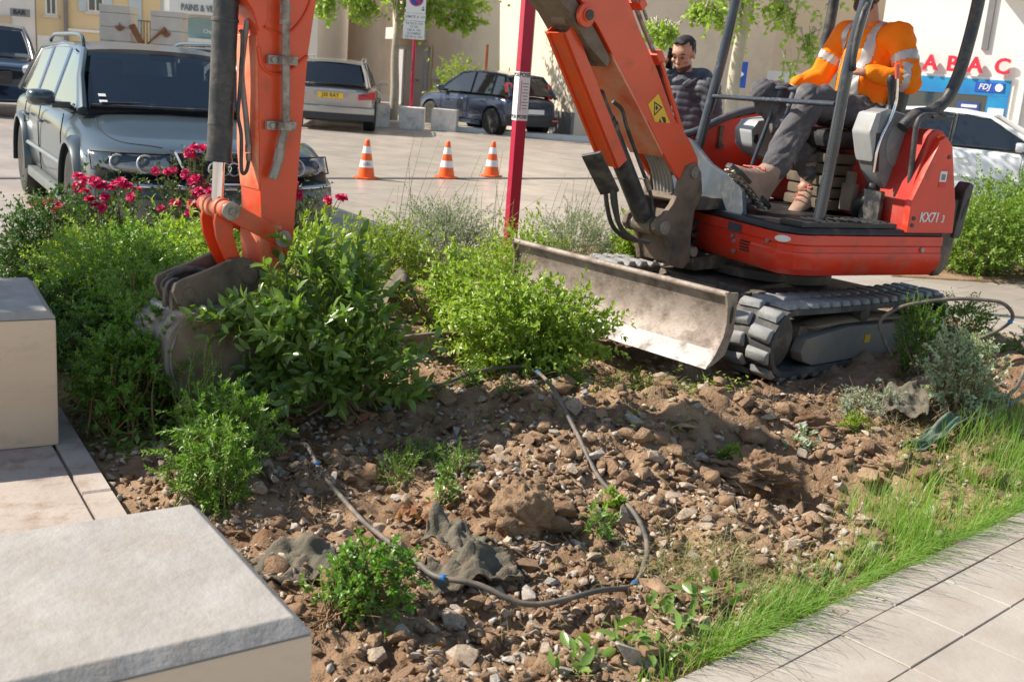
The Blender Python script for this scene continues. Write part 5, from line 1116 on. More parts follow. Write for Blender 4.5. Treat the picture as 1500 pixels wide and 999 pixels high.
# weeds on the dug soil
weeds = [((-.38, 3.90), .12, 'fern like green seedling standing in the shaded left of the dug bed', 'leaf_mid', .020), ((-.17, 3.88), .10, 'upright box sprig in the middle of the bed right of the black hose', 'leaf_box', .022), ((-.165, 4.73), .08, 'small fern tuft just inside the top of the hose loop', 'leaf_mid', .018), ((.0, 4.56), .06, 'tiny green tuft on the mound under the hose bend', 'leaf_mid', .016),
         ((-.2, 3.6), .07, 'broad leaved weed left of the large clod', 'leaf_laurel_top', .042), ((.2, 4.98), .08, 'low weed beneath the blade shrub', 'leaf_lime', .03), ((.30, 4.9), .07, 'feathery weed on the soil left of the blade', 'leaf_lime', .022), ((.62, 5.0), .09, 'tangled weed under the lower edge of the blade', 'leaf_gold', .028),
         ((.34, 3.42), .065, 'broad green weed inside the right side of the hose loop', 'leaf_laurel_top', .042), ((.98, 4.42), .07, 'yellow green weed above the dug hole', 'leaf_lime', .032), ((1.28, 4.5), .08, 'pale weed right of the hole with one wide leaf', 'leaf_silver', .045), ((.40, 3.66), .06, 'weed leaf cluster below the hose fitting', 'leaf_lime', .035),
         ((-.40, 4.5), .07, 'green tuft at the left end of the hose', 'leaf_mid', .022), ((.80, 4.98), .06, 'lone heart shaped leaf below the blade corner', 'leaf_lime', .055), ((-.32, 4.05), .10, 'green shoot in the shade right of the laurel', 'leaf_mid', .028), ((1.6, 4.75), .08, 'weed between the track and the silver plant', 'leaf_gold', .03)]
for k, ((x, y), s, lab, m, l) in enumerate(weeds):
    z = hs(x, y); shrub('weed', lab, 'weed', (x, y, z), (x, y, z + s * .55), (s, s * .9, s * .8), 16 if l > .04 else 40, 3 if l > .04 else 9, l, l * (.5 if l > .04 else .34), m, 100 + k, None, 'green_stem', zone=.35, stem_r=.0018, base_r=.015, fine=l > .03, stem_frac=1.)
broad = [((.25, 2.56), 'broad leaf weed at the bottom edge of the picture'), ((.37, 2.66), 'pale broad leaf weed beside the rotten plank'), ((.52, 2.86), 'wide leaved weed left of the grass strip'), ((.64, 2.98), 'crumpled broad leaf weed in the rubble by the grass'), ((.48, 2.70), 'broad leaf weed close to the paving corner')]
for k, ((x, y), lab) in enumerate(broad):
    z = max(hs(x, y), 0); shrub('broad_leaf_weed', lab, 'weed', (x, y, z), (x, y, z + .05), (.09, .08, .04), 10, 2, .075, .036, 'leaf_laurel_top', 130 + k, 'broad leaf weeds', 'green_stem', zone=.5, stem_r=.002, base_r=.02, fine=True, stem_frac=1., whorl=1)
# dead leaves
dl = bpy.data.meshes.new('dead_leaf')
bmq = bmesh.new(); n = 14; vs = []
for k in range(n):
    a = 2 * PI * k / n; rr_ = .05 * (1.0 if k % 2 == 0 else .55) * (1.15 if k in (0, 4, 10) else .95); vs.append(bmq.verts.new((rr_ * math.cos(a), rr_ * math.sin(a), .014 * math.sin(2 * a + .5) + .008 * (k % 2))))
c0 = bmq.verts.new((0, 0, .004))
for k in range(n): bmq.faces.new((c0, vs[k], vs[(k + 1) % n]))
bmq.to_mesh(dl); bmq.free(); dl.materials.append(MATS['leaf_brown'])
dls = [((-.93, 4.36), 'under the laurel'), ((-.87, 4.30), 'under the laurel'), ((-.80, 4.22), 'under the laurel'), ((-.75, 4.12), 'under the laurel'), ((-.98, 4.25), 'under the laurel'), ((-.68, 4.2), 'under the laurel'), ((-.70, 4.0), 'under the laurel'), ((-.6, 4.3), 'under the laurel'), ((-.31, 3.56), 'left of the large clod'), ((-.33, 3.49), 'left of the large clod'), ((-.26, 3.50), 'left of the large clod'), ((-.20, 3.44), 'left of the large clod'), ((-.24, 3.55), 'left of the large clod'), ((.45, 5.3), 'below the dozer blade'), ((.62, 5.1), 'below the dozer blade'), ((.72, 4.93), 'below the dozer blade'), ((-.12, 3.38), 'left of the large clod'), ((-.85, 4.0), 'under the laurel')]
for (x, y), wh in dls:
    o = bpy.data.objects.new('dead_leaf', dl); COL.objects.link(o); o.location = (x, y, hs(x, y) + .02); o.rotation_euler = (r.normal(0, .5), r.normal(0, .5), r.uniform(0, 6)); o.scale = (r.uniform(.7, 1.1),) * 3
    tag(o, f'curled brown dead leaf lying {wh}', 'leaf', f'dead leaves {wh}')

# grass along the paving edge
def blades(name, r, X, Y, hmin, hmax, wd, m, lean=.35, flat=False, spread=None):
    n = len(X); z = np.maximum(hsoil(X, Y), -.02); h = r.uniform(hmin, hmax, n); a = r.uniform(0, 6.28, n); ln = np.abs(r.normal(lean, .22, n)) * h
    dx, dy = np.cos(a) * ln, np.sin(a) * ln; s = np.stack([-np.sin(a), np.cos(a), np.zeros(n)], 1); rows = []
    for t in (0, .4, .75, 1.):
        c = np.stack([X + dx * t ** 2, Y + dy * t ** 2, z + h * t * (1 - .25 * t * np.clip(ln / h, 0, 1.2))], 1); wv = (wd * r.uniform(.7, 1.2, n) * (1 - t ** 2))[:, None]
        rows += [c + s * wv, c - s * wv] if t < 1 else [c]
    V = np.stack(rows, 1).reshape(-1, 3); F3 = np.array([[0, 1, 3], [0, 3, 2], [2, 3, 5], [2, 5, 4], [4, 5, 6]])
    return fast_mesh(name, V, (F3[None] + (np.arange(n) * 7)[:, None, None]).reshape(-1, 3), m, kind='stuff')
r = np.random.default_rng(200)
def edge_strip(n, wmax, s0, s1, pw=1.6):
    s = s0 + (s1 - s0) * r.random(n); wv = wmax * r.random(n) ** pw * np.clip(.3 + (s - .2) * .55, .3, 1.3) + .005
    k = (fbm(s * 4.5, wv * 9, 2, 4) + .5) ** 2 > r.random(n) * .52; s, wv = s[k], wv[k]
    return .474 + .732 * s - .681 * wv, 2.54 + .681 * s + .732 * wv
X, Y = edge_strip(5800, .26, .1, 3.6); blades('grass', r, X, Y, .03, .13, .0014, 'grass_blade', .6)
X, Y = edge_strip(2700, .40, 1.3, 3.6, 1.2); blades('long_grass', r, X, Y, .10, .24, .0015, 'grass_blade', .4)
X, Y = edge_strip(1400, .38, .1, 3.6, 1.1); blades('dry_stalks', r, X, Y, .03, .15, .0013, 'dry_grass', .8)
X, Y = edge_strip(900, .2, -.1, 1.2); blades('edge_grass', r, X, Y, .04, .12, .0017, 'grass_blade', .5)
n = 2400; X = np.concatenate([r.normal(.72, .16, n // 3), r.normal(2.0, .22, n // 3), r.normal(.55, .3, n // 3)]); Y = np.concatenate([r.normal(3.25, .12, n // 3), r.normal(4.75, .18, n // 3), r.normal(5.0, .16, n // 3)])
k = inside(BED, X, Y); blades('dry_clippings', r, X[k], Y[k], .03, .09, .0014, 'dry_grass', 1.6)
n = 1500; X = r.uniform(-1.2, 2.4, n); Y = r.uniform(2.6, 5.2, n); k = inside(BED, X, Y); blades('straw_litter', r, X[k], Y[k], .015, .05, .001, 'dry_grass', 2.2)
n = 420; s_ = .1 + 3.4 * r.random(n); w_ = r.uniform(0, .05, n); X = .474 + .732 * s_ - .681 * w_; Y = 2.54 + .681 * s_ + .732 * w_; tp = np.stack([X + r.uniform(.02, .20, n), Y + r.normal(-.06, .06, n), r.uniform(.02, .14, n)], 1); b = np.stack([X, Y, np.zeros(n)], 1); md_ = (b + tp) / 2 + np.array([0, 0, .06]); tt = np.linspace(0, 1, 7)[None, :, None]
Q = b[:, None] * (1 - tt) ** 2 + 2 * md_[:, None] * tt * (1 - tt) + tp[:, None] * tt ** 2; v, f = stems_arrays(Q, .0016, .0005, 3); fast_mesh('overhanging_grass', v, f, 'grass_blade', kind='stuff')
# roots and twigs poking out of the soil
n = 170; X = np.concatenate([r.normal(1.0, .35, n // 2), r.uniform(-.7, 1.8, n // 2)]); Y = np.concatenate([r.normal(4.9, .14, n // 2), r.uniform(2.9, 5.0, n // 2)]); b = np.stack([X, Y, hsoil(X, Y) + .005], 1)
k = inside(BED, X, Y); b = b[k]; n = len(b); tp = b + np.stack([r.normal(0, .07, n), r.normal(0, .05, n), r.uniform(-.01, .06, n)], 1); tt = np.linspace(0, 1, 7)[None, :, None]
Q = b[:, None] * (1 - tt) + tp[:, None] * tt + r.normal(0, .008, (n, 7, 3)) * tt; v, f = stems_arrays(Q, .003, .0012, 4); fast_mesh('root_litter', v, f, 'root', kind='stuff')
n = 220; X = np.concatenate([r.normal(1.9, .2, n), r.normal(1.45, .25, n // 2)]); Y = np.concatenate([r.normal(5.05, .2, n), r.normal(4.9, .12, n // 2)]); b = np.stack([X, Y, hsoil(X, Y) + .01], 1); n = len(b)
tp = b + np.stack([r.normal(0, .08, n), r.normal(0, .06, n), r.uniform(0, .10, n)], 1); Q = b[:, None] * (1 - tt) + tp[:, None] * tt; v, f = stems_arrays(Q, .0025, .001, 3); fast_mesh('twig_litter', v, f, 'twig', kind='stuff')
# ground cover under the left bushes
def cover(name, n, xs_, ys_, m, L_, seed, top=.06):
    r = np.random.default_rng(seed); x = r.uniform(*xs_, n); y = r.uniform(*ys_, n); k = inside(BED, x, y) & (edge_fall(x, y) > .03) & (fbm(x * 3, y * 3, 2, seed) > -.08); x, y = x[k], y[k]; n = len(x)
    P = np.stack([x, y, hsoil(x, y) + r.uniform(0, top, n)], 1); D = unit(r.normal(0, 1, (n, 3)) * np.array([1, 1, .35]) + np.array([0, 0, .25])); N = unit(np.array([0, 0, 1.]) - D * D[:, 2:]); l = L_ * r.uniform(.6, 1.2, n)
    fast_mesh(name, *leaf_arrays(P, D, N, l, l * .45), m, kind='stuff')
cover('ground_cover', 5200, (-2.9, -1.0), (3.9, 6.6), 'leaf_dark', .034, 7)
cover('low_weeds', 2600, (-2.05, -1.1), (3.7, 4.95), 'leaf_mid', .042, 17, .11)
cover('blade_debris', 1300, (.0, 1.15), (4.75, 5.4), 'leaf_gold', .03, 19, .10)
cover('leaf_litter', 2600, (-1.0, 1.0), (5.2, 7.9), 'leaf_mid', .034, 8)
cover('cut_leaves', 700, (-1.2, 1.0), (4.2, 5.3), 'leaf_lime', .03, 9)

# ---------------------------------------------------------------- trees
def tree(label, base, h, tr, crown, n, per, L, W, seed, m='leaf_tree', bark='bark', limbs=7, droop=0, group=None, extra=()):
    r = np.random.default_rng(seed); t = thing('plane_tree', label, 'tree', Matrix.Translation(base), group); bx_, by_, bz = base
    f = MB(); pts = catmull([(bx_, by_, bz - .05), (bx_ + .02, by_, bz + h * .3), (bx_ - .02, by_, bz + h * .65), (bx_ + .03, by_, bz + h)], 6); k = len(pts)
    f.tube(pts, [tr * (1.25 if i == 0 else 1.08 - .35 * i / k) for i in range(k)], 12); f.build('trunk', bark, t, smooth=80)
    cx, cy, cz, rx, ry, rz = crown; lf = MB(); S = []
    for i in range(limbs):
        a = 2 * PI * i / limbs + r.normal(0, .3); e = r.uniform(.1, 1.1); tip = Vector((cx + rx * .75 * math.cos(a) * math.cos(e), cy + ry * .75 * math.sin(a) * math.cos(e), cz + rz * .6 * math.sin(e)))
        s0 = Vector((bx_ + .03, by_, bz + h * r.uniform(.8, 1.))); P = catmull([s0, s0.lerp(tip, .4) + Vector((0, 0, .25)), tip], 6); lf.tube(P, [tr * .5 * (1 - .8 * q / len(P)) for q in range(len(P))], 7)
    lf.build('limbs', bark, t)
    S = shoots(r, (cx, cy, cz - rz * .3), n, (cx, cy, cz), (rx, ry, rz), max(rx, rz) * .33, -.1, .4, seed, .08)
    parts = [leaf_arrays(*leaves_on(r, S, per, L, W, .35, 60, 2, .8, .4, .4), fine=True)]
    for (ex, ey, ez, lx, ly_, lz, en) in extra:
        S2 = shoots(r, (ex, ey, ez + lz), en, (ex, ey, ez), (lx, ly_, lz), .12, -.9, .4, seed + 5, .03); parts.append(leaf_arrays(*leaves_on(r, S2, per, L, W, .3, 60, 2, .8, .4, .4), fine=True)); S = np.concatenate([S, S2])
    fast_mesh('crown', *join(parts), m, t, kind='stuff')
    v, f = stems_arrays(S[-int(len(S) * .4):], .012, .003, 4); fast_mesh('twigs', v, f, bark, t, kind='stuff'); return t
tree('plane tree with a mottled trunk behind the stone cubes and no parking sign', (-3.43, 27.95, 0), 2.6, .115, (-3.2, 27.9, 4.6, 2.3, 1.6, 1.9), 620, 7, .14, .10, 301, extra=((-5.1, 27.6, 2.75, .45, .4, .45, 40), (-1.9, 27.4, 2.9, .85, .4, .55, 70), (-4.2, 27.4, 2.75, .6, .4, .4, 45), (-2.7, 27.4, 2.75, .5, .4, .4, 40)))
tree('pale trunked plane tree between the man on the phone and the operator', (2.88, 16., 0), 2.5, .105, (2.75, 16., 3.9, 1.5, 1.3, 1.45), 420, 7, .10, .075, 302, bark='bark_pale', extra=((1.75, 15.9, 2.15, .35, .4, .22, 36), (2.3, 15.7, 2.45, .4, .3, .2, 26), (3.4, 15.8, 2.5, .35, .3, .3, 16), (3.55, 15.8, 1.8, .14, .2, .3, 4), (3.85, 15.8, 2.1, .2, .2, .3, 10)))
tree('young plane tree standing off to the left of the benches and shading them', (-6.2, 5.05, 0), 2.7, .10, (-5.9, 4.95, 4.1, .95, .8, .75), 300, 6, .12, .09, 303)  # out-of-view tree, added to throw shade over the left bench and bushes
# ---------------------------------------------------------------- cars (x forward from the front axle, y to the car's left, z up)
def evaluated(o):
    bpy.context.view_layer.update()
    me = bpy.data.meshes.new_from_object(o.evaluated_get(bpy.context.evaluated_depsgraph_get())); me.name = o.data.name; return me
def sharpen(me, ang=35):
    bm = bmesh.new(); bm.from_mesh(me)
    for f in bm.faces: f.smooth = True
    for e in bm.edges: e.smooth = not (len(e.link_faces) == 2 and e.calc_face_angle(0) > R(ang))
    bm.to_mesh(me); bm.free()
def smoothstep(a, b, x): t = max(0, min(1, (x - a) / (b - a))); return t * t * (3 - 2 * t)

def grid_patch(fn, nu, nv, th=.006):
    """thin panel over a (u,v) surface"""
    V = [[Vector(fn(i / nu, j / nv)) for j in range(nv + 1)] for i in range(nu + 1)]; mb = MB(); n = nv + 1
    vs = [p for r in V for p in r]; fs = [(i * n + j, i * n + j + 1, (i + 1) * n + j + 1, (i + 1) * n + j) for i in range(nu) for j in range(nv)]
    mb.add(vs, fs); return mb

def car(name, label, M, c, group=None):
    t = thing(name, label, 'car', M, group); P = c['paint']; W = c['w'] / 2; wb = c['wb']; xf, xr = c['fo'], -wb - c['ro']; zb = c['zb']
    xA, zA, xB, xC, xD, zR = c['xA'], c['zA'], c['xB'], c['xC'], c['xD'], c['zR']; wB, wR = W * c.get('wB', .86), W * c.get('wR', .66); zD = c.get('zD', zA)
    hz = c['hood']; rw = c['rw']
    def bow(p):
        x, y, z = p; a = abs(y) / W
        x -= c.get('bowf', .34) * a ** 2.4 * smoothstep(xf - .9, xf, x); x += c.get('bowr', .16) * a ** 2.4 * smoothstep(xr + .6, xr, x); return (x, y, z)
    def ring_(x, zbt, zs, zt, w):
        h = [(0, zbt), (.55 * w, zbt), (.93 * w, zbt + .03), (.985 * w, zbt + .16), (w, zbt + .5 * (zs - zbt)), (.985 * w, zs - .10), (.945 * w, zs - .02), (.80 * w, zs + .55 * (zt - zs)), (.45 * w, zt - .012), (0, zt)]
        pts = h + [(-y, z) for y, z in h[-2:0:-1]]; return [bow((x, y, z)) for y, z in pts]
    st = [(xf - .02, zb + .10, hz - .17, hz - .12, W * .93), (xf, zb + .04, hz - .14, hz - .07, W * .96), (xf - .05, zb, hz - .10, hz - .02, W * .985), (xf - .30, zb, hz - .04, hz + .04, W),
          (0, zb, hz + .035, hz + .09, W), (xA + .03, zb, zA - .10, zA, W * .995), (xA - .5, zb, zA - .06, zA - .02, W), (-wb * .6, zb, zA - .05, zA - .01, W), (-wb, zb, zA - .035, zD, W * .99),
          (xr + .25, zb + .02, zD - .06, zD, W * .97), (xr + .06, zb + .05, zD - .10, zD - .03, W * .95), (xr, zb + .10, zD - .2, zD - .12, W * .93)]
    mb = MB(); mb.loft([ring_(*s) for s in st]); body = mb.build('body', P, t, M, smooth=70, sub=2)
    cut = MB()
    for ax in (0, -wb):
        for s in (-1, 1): cut.cyl((ax, s * (W - .24), rw), (ax, s * (W + .2), rw), rw + .055, seg=36)
    co = cut.build('cut', P, t, M); md = body.modifiers.new('arch', 'BOOLEAN'); md.object = co; md.operation = 'DIFFERENCE'; md.solver = 'EXACT'
    me = evaluated(body); body.modifiers.clear(); old = body.data; body.data = me; bpy.data.objects.remove(co); sharpen(me, 38)
    for ax in (0, -wb):
        for s in (-1, 1):
            f = MB(); f.lathe([(rw + .056, s * (W - .245)), (rw + .056, s * (W - .06)), (rw + .045, s * (W - .06)), (rw + .045, s * (W - .235))], (ax, 0, rw), 30, 'y'); f.build('wheel_housing', 'wheel_well', t, M)
    # greenhouse
    def wid(z): k = (z - zA) / (zR - zA); return wB + (wR - wB) * max(0, min(1.05, k)) ** 1.25
    rings = []
    zr = lambda x: zR - .05 * smoothstep(xC + (xB - xC) * .75, xB, x) - c.get('rdrop', .05) * smoothstep(xB + (xC - xB) * .45, xC, x)
    rf = MB(); RR = []
    nn = 9
    for i in range(nn):
        x = xB + .03 + (xC - .03 - xB - .03) * i / (nn - 1); z = zr(x)
        RR.append([(x + (.07 if i == 0 else -.05 if i == nn - 1 else 0) * (1 - (k / 6) ** 2), wR * k / 6 * 1.01, z + .035 * (1 - (k / 6) ** 2.5)) for k in range(-6, 7) for _ in (0,)] )
    for i, r_ in enumerate(RR): RR[i] = [(x, y, z - (.0 if True else 0)) for x, y, z in [(p[0] if abs(p[1]) < wR else p[0], p[1], zr(p[0]) + .035 * (1 - min(1, abs(p[1]) / wR) ** 2.5)) for p in r_]]
    n = 13; vs = [p for r_ in RR for p in r_]; lo = [(x, y, z - .05) for x, y, z in vs]; N0 = len(vs)
    fs = [(i * n + j, i * n + j + 1, (i + 1) * n + j + 1, (i + 1) * n + j) for i in range(nn - 1) for j in range(n - 1)]
    fs += [tuple(N0 + q for q in f_) for f_ in fs]
    bd = [i * n for i in range(nn)] + [(nn - 1) * n + j for j in range(1, n)] + [i * n + n - 1 for i in range(nn - 2, -1, -1)] + [j for j in range(n - 2, 0, -1)]
    fs += [(bd[k], bd[(k + 1) % len(bd)], N0 + bd[(k + 1) % len(bd)], N0 + bd[k]) for k in range(len(bd))]
    rf.add(vs + lo, fs); rf.build('roof', P, t, M, smooth=50)
    def ws(u, v, off=0.):                                   # windscreen surface
        s = 2 * u - 1; z = zA - .02 + (zr(xB) + .01 - zA + .02) * v; x = xA + (xB + .02 - xA) * v + .10 * (1 - s * s) * (1 - .35 * v); return (x + off, s * (wid(z) - .03), z + .01 * (1 - s * s))
    gm_ = c.get('glass', 'window_dark'); gs = c.get('sglass', 'window_dark')
    grid_patch(lambda u, v: ws(.035 + .93 * u, .03 + .92 * v), 12, 8).build('windscreen', gm_, t, M)
    def rg(u, v):
        s = 2 * u - 1; z = zD - .0 + (zr(xC) - zD) * v; x = xD + (xC - xD) * v - .06 * (1 - s * s); return (x, s * (wid(z) - .03), z)
    grid_patch(lambda u, v: rg(.05 + .9 * u, .06 + .86 * v), 10, 6).build('rear_window', gs, t, M)
    # pillars as tapered bars between belt and roof
    def side(x, z, s, off=0.): return (x, s * (wid(z) + off), z)
    for s in (-1, 1):
        f = MB(); f.tube([side(xA + .06, zA - .03, s, -.02), side((xA + xB) / 2 + .03, (zA + zr(xB)) / 2, s, -.014), side(xB + .03, zr(xB) - .012, s, -.02), side(xB - .25, zr(xB - .25) - .008, s, -.014)], [.045, .036, .036, .03], 8, flat=.8); f.build('front_pillar', P, t, M)
        f = MB(); f.tube([side(xB - .2, zr(xB - .2) - .012, s, -.014), side((xB + xC) / 2, zr((xB + xC) / 2) - .012, s, -.014), side(xC, zr(xC) - .012, s, -.016), side((xC + xD) / 2, (zr(xC) + zD) / 2, s, -.016), side(xD, zD - .03, s, -.01)], [.03, .03, .04, .05, .06], 8, flat=.8); f.build('roof_side', P, t, M)
        f = MB(); f.prism([(0, 0), (0, 0), (0, 0)], 'y', 0, 0) if False else None
        zt_ = lambda x: zr(x) - .035
        xs_ = c['pillars']                                    # x of the posts between the side windows
        e0 = lambda z: xA + (xB - xA) * (z - zA) / (zr(xB) - zA) - .07; e1 = lambda z: xD + (xC - xD) * (z - zD) / (zr(xC) - zD) + .10
        segs = [None] + list(xs_) + [None]
        for k in range(len(segs) - 1):
            zl = zA - .012; top = []
            xa0, xa1 = (e0(zl), e0(zr(xB) - .06)) if k == 0 else (segs[k] - .028, segs[k] - .028)
            xb0, xb1 = (e1(zl), e1(zr(xC) - .05)) if k == len(segs) - 2 else (segs[k + 1] + .028, segs[k + 1] + .028)
            if xa1 < xb1: xa1 = xb1 + .01
            po = [(xa0, zl)] + [(xa1 + (xb1 - xa1) * q / 4, zt_(xa1 + (xb1 - xa1) * q / 4)) for q in range(5)] + [(xb0, zl)]
            f = MB(); f.add([side(x, z, s, .002) for x, z in po] + [side(x, z, s, -.012) for x, z in po], [tuple(range(7)), tuple(range(13, 6, -1))] + [(i, (i + 1) % 7, 7 + (i + 1) % 7, 7 + i) for i in range(7)])
            f.build('side_window', gs, t, M, smooth=0)
            f = MB(); f.tube([side(x, z, s, .004) for x, z in po + po[:1]], .009, 6); f.build('window_trim', c.get('trim', 'car_plastic'), t, M)
        for x in xs_:
            f = MB(); f.add([side(x + dx, z, s, o) for z in (zA - .02, zt_(x) + .02) for dx in (-.03, .03) for o in (-.02, .0)], [(0, 2, 6, 4), (1, 3, 7, 5), (0, 1, 5, 4), (2, 3, 7, 6), (0, 1, 3, 2), (4, 5, 7, 6)]); f.build('door_pillar', 'car_plastic', t, M, smooth=0)
        # door seams, handles, mirror
        for x in c['seams']:
            f = MB(); f.tube([(x, s * (W * .972), zA - .06), (x - .01, s * (W * 1.0 + .001), zA - .22), (x, s * (W + .001), zb + .35), (x + .02, s * (W * .985), zb + .12)], .0045, 5); f.build('door_seam', 'wheel_well', t, M)
        for x in c['handles']:
            f = MB(); f.tube(catmull([(x + .09, s * (W + .002), zA - .19), (x + .06, s * (W + .03), zA - .185), (x - .06, s * (W + .03), zA - .185), (x - .09, s * (W + .002), zA - .19)], 4), .012, 8); f.build('door_handle', P, t, M)
        mx = xA - .30; f = MB(); rr_ = []
        for k, (dx, sc_) in enumerate(((.10, .55), (.075, .85), (.03, 1.), (-.03, 1.0), (-.045, .94))):
            rr_.append([(mx + dx, s * (W + .10) + .105 * sc_ * math.copysign(abs(math.cos(a)) ** .6, math.cos(a)), zA + .04 + .065 * sc_ * math.copysign(abs(math.sin(a)) ** .6, math.sin(a))) for a in [2 * PI * q / 16 for q in range(16)]])
        f.loft(rr_); f.box((mx - .01, s * (W - .05), zA - .01), (.07, .14, .05)); mir = f.build('mirror', P, t, M, smooth=50)
        f = MB(); f.box((mx - .0462, s * (W + .10), zA + .04), (.004, .17, .10)); f.build('mirror_glass', 'chrome', mir, M, smooth=0)
        f = MB(); f.tube([(-rw - .1, s * (W + .006), zb + .30), (-wb + rw + .1, s * (W + .006), zb + .30)], .018, 6, flat=.5); f.build('side_moulding', c.get('mould', P), t, M)
        f = MB(); f.box((-wb / 2, s * (W - .035), zb + .035), (wb - 2 * rw - .16, .09, .09)); f.build('sill', c.get('mould', P), t, M, bevel=.02)
        if c.get('flare'):
            for ax in (0, -wb):
                f = MB(); ri, ro = rw + .045, rw + .105; aa = [R(-8) + R(196) * q / 20 for q in range(21)]
                f.loft([[(ax + ri * math.cos(a), s * (W + .004), rw + ri * math.sin(a)), (ax + ri * math.cos(a), s * (W + .034), rw + ri * math.sin(a)), (ax + (ri + .03) * math.cos(a), s * (W + .034), rw + (ri + .03) * math.sin(a)), (ax + ro * math.cos(a), s * (W - .012), rw + ro * math.sin(a)), (ax + ro * math.cos(a), s * (W - .05), rw + ro * math.sin(a))] for a in aa]); f.build('wheel_flare', c['flare'], t, M, smooth=50)
        if c.get('rails'):
            f = MB(); f.tube(catmull([(xB - .12, s * (wR - .015), zr(xB) + .02), (xB - .2, s * (wR - .015), zR + .055), (xB - .5, s * (wR - .012), zR + .075), ((xB + xC) / 2, s * (wR - .01), zR + .07), (xC + .5, s * (wR - .012), zR + .06), (xC + .25, s * (wR - .015), zR + .03), (xC + .18, s * (wR - .015), zR)], 5), .018, 8); f.build('roof_rail', c['rails'], t, M)
        # wheels
    for ax in (0, -wb):
        for s in (-1, 1):
            y0 = s * (W - .10); f = MB(); hw = .105
            f.lathe([(rw * .66, -hw * .85), (rw * .80, -hw), (rw * .95, -hw * .92), (rw * .995, -hw * .6), (rw, 0), (rw * .995, hw * .6), (rw * .95, hw * .92), (rw * .80, hw), (rw * .66, hw * .85)], (ax, y0, rw), 36, 'y'); wl = f.build('wheel', 'tyre', t, M, smooth=50)
            f = MB(); o = s * hw; f.lathe([(.0, o * .35), (rw * .16, o * .4), (rw * .2, o * .2), (rw * .55, o * .1), (rw * .6, o * .7), (rw * .675, o * .86), (rw * .66, -o * .7), (.0, -o * .7)], (ax, y0, rw), 32, 'y')
            ns = c.get('spokes', 6)
            for k in range(ns):
                a = 2 * PI * k / ns + .3; ca, sa = math.cos(a), math.sin(a); hwd = c.get('spw', .055)
                f.add([(ax + ca * q - sa * e, y0 + o * yy, rw + sa * q + ca * e) for q, yy0 in ((rw * .12, .55), (rw * .63, .75)) for e in (-hwd, hwd) for yy in (yy0, yy0 - .45)], [(0, 1, 3, 2), (4, 6, 7, 5), (0, 4, 5, 1), (2, 3, 7, 6), (0, 2, 6, 4), (1, 5, 7, 3)])
            f.cyl((ax, y0 + o * .3, rw), (ax, y0 + o * .62, rw), .045, seg=14); f.build('rim', c.get('rim', 'rim'), wl, M, smooth=30)
    t['x'] = 0; del t['x']
    return t, bow, W

AUD = frame((-2.633, 8.711, 0), R(-58.48))
audi_c = dict(paint='paint_green', w=1.85, wb=2.757, fo=.94, ro=1.05, zb=.24, xA=-.40, zA=.985, xB=-1.16, xC=-3.25, xD=-3.66, zR=1.46, hood=.80, rw=.345, pillars=(-1.62, -2.55), seams=(-.42, -1.62, -2.5), handles=(-1.4, -2.28),
              flare='paint_green', rails='paint_green', mould='grey_trim', glass='windscreen', sglass='side_glass', spokes=5, spw=.07, trim='chrome', zD=1.0)
t, bow, W = car('estate_car', 'grey green estate car with roof rails parked behind the rose bushes', AUD, audi_c)
# front: grille, rings, lamps, bumper
def fx(y, z=.65): return bow((.94, y, z))[0] + .004
f = MB(); gp = [(-.37, .775), (.37, .775), (.27, .555), (-.27, .555)]
def on_front(pts, o): return [(fx(y) + o - .10 * max(0, (z - .66)) , y, z) for y, z in pts]
a = on_front(gp, .012); b = on_front(gp, -.06); f.add(a + b, [(0, 1, 2, 3), (7, 6, 5, 4)] + [(i, (i + 1) % 4, 4 + (i + 1) % 4, 4 + i) for i in range(4)]); gr = f.build('grille', 'plastic_black', t, AUD, smooth=0)
f = MB(); f.tube([(x, y, z) for x, y, z in on_front(gp + gp[:1], .016)], .012, 8); f.build('grille_frame', 'chrome', gr, AUD)
for k in range(6):
    z = .585 + .032 * k; w_ = .27 + (z - .555) / .22 * .10 - .02; f = MB(); f.tube([(fx(y) + .016 - .1 * max(0, z - .66), y, z) for y in (-w_, -w_ / 2, 0, w_ / 2, w_)], .006, 6); f.build('grille_bar', 'car_plastic', gr, AUD)
for k in range(4):
    y = -.105 + .07 * k; f = MB(); f.tube([(fx(y) + .030, y + .045 * math.cos(q), .665 + .045 * math.sin(q)) for q in [2 * PI * i / 24 for i in range(25)]], .0065, 8, cap=False); f.build('badge_ring', 'chrome', gr, AUD)
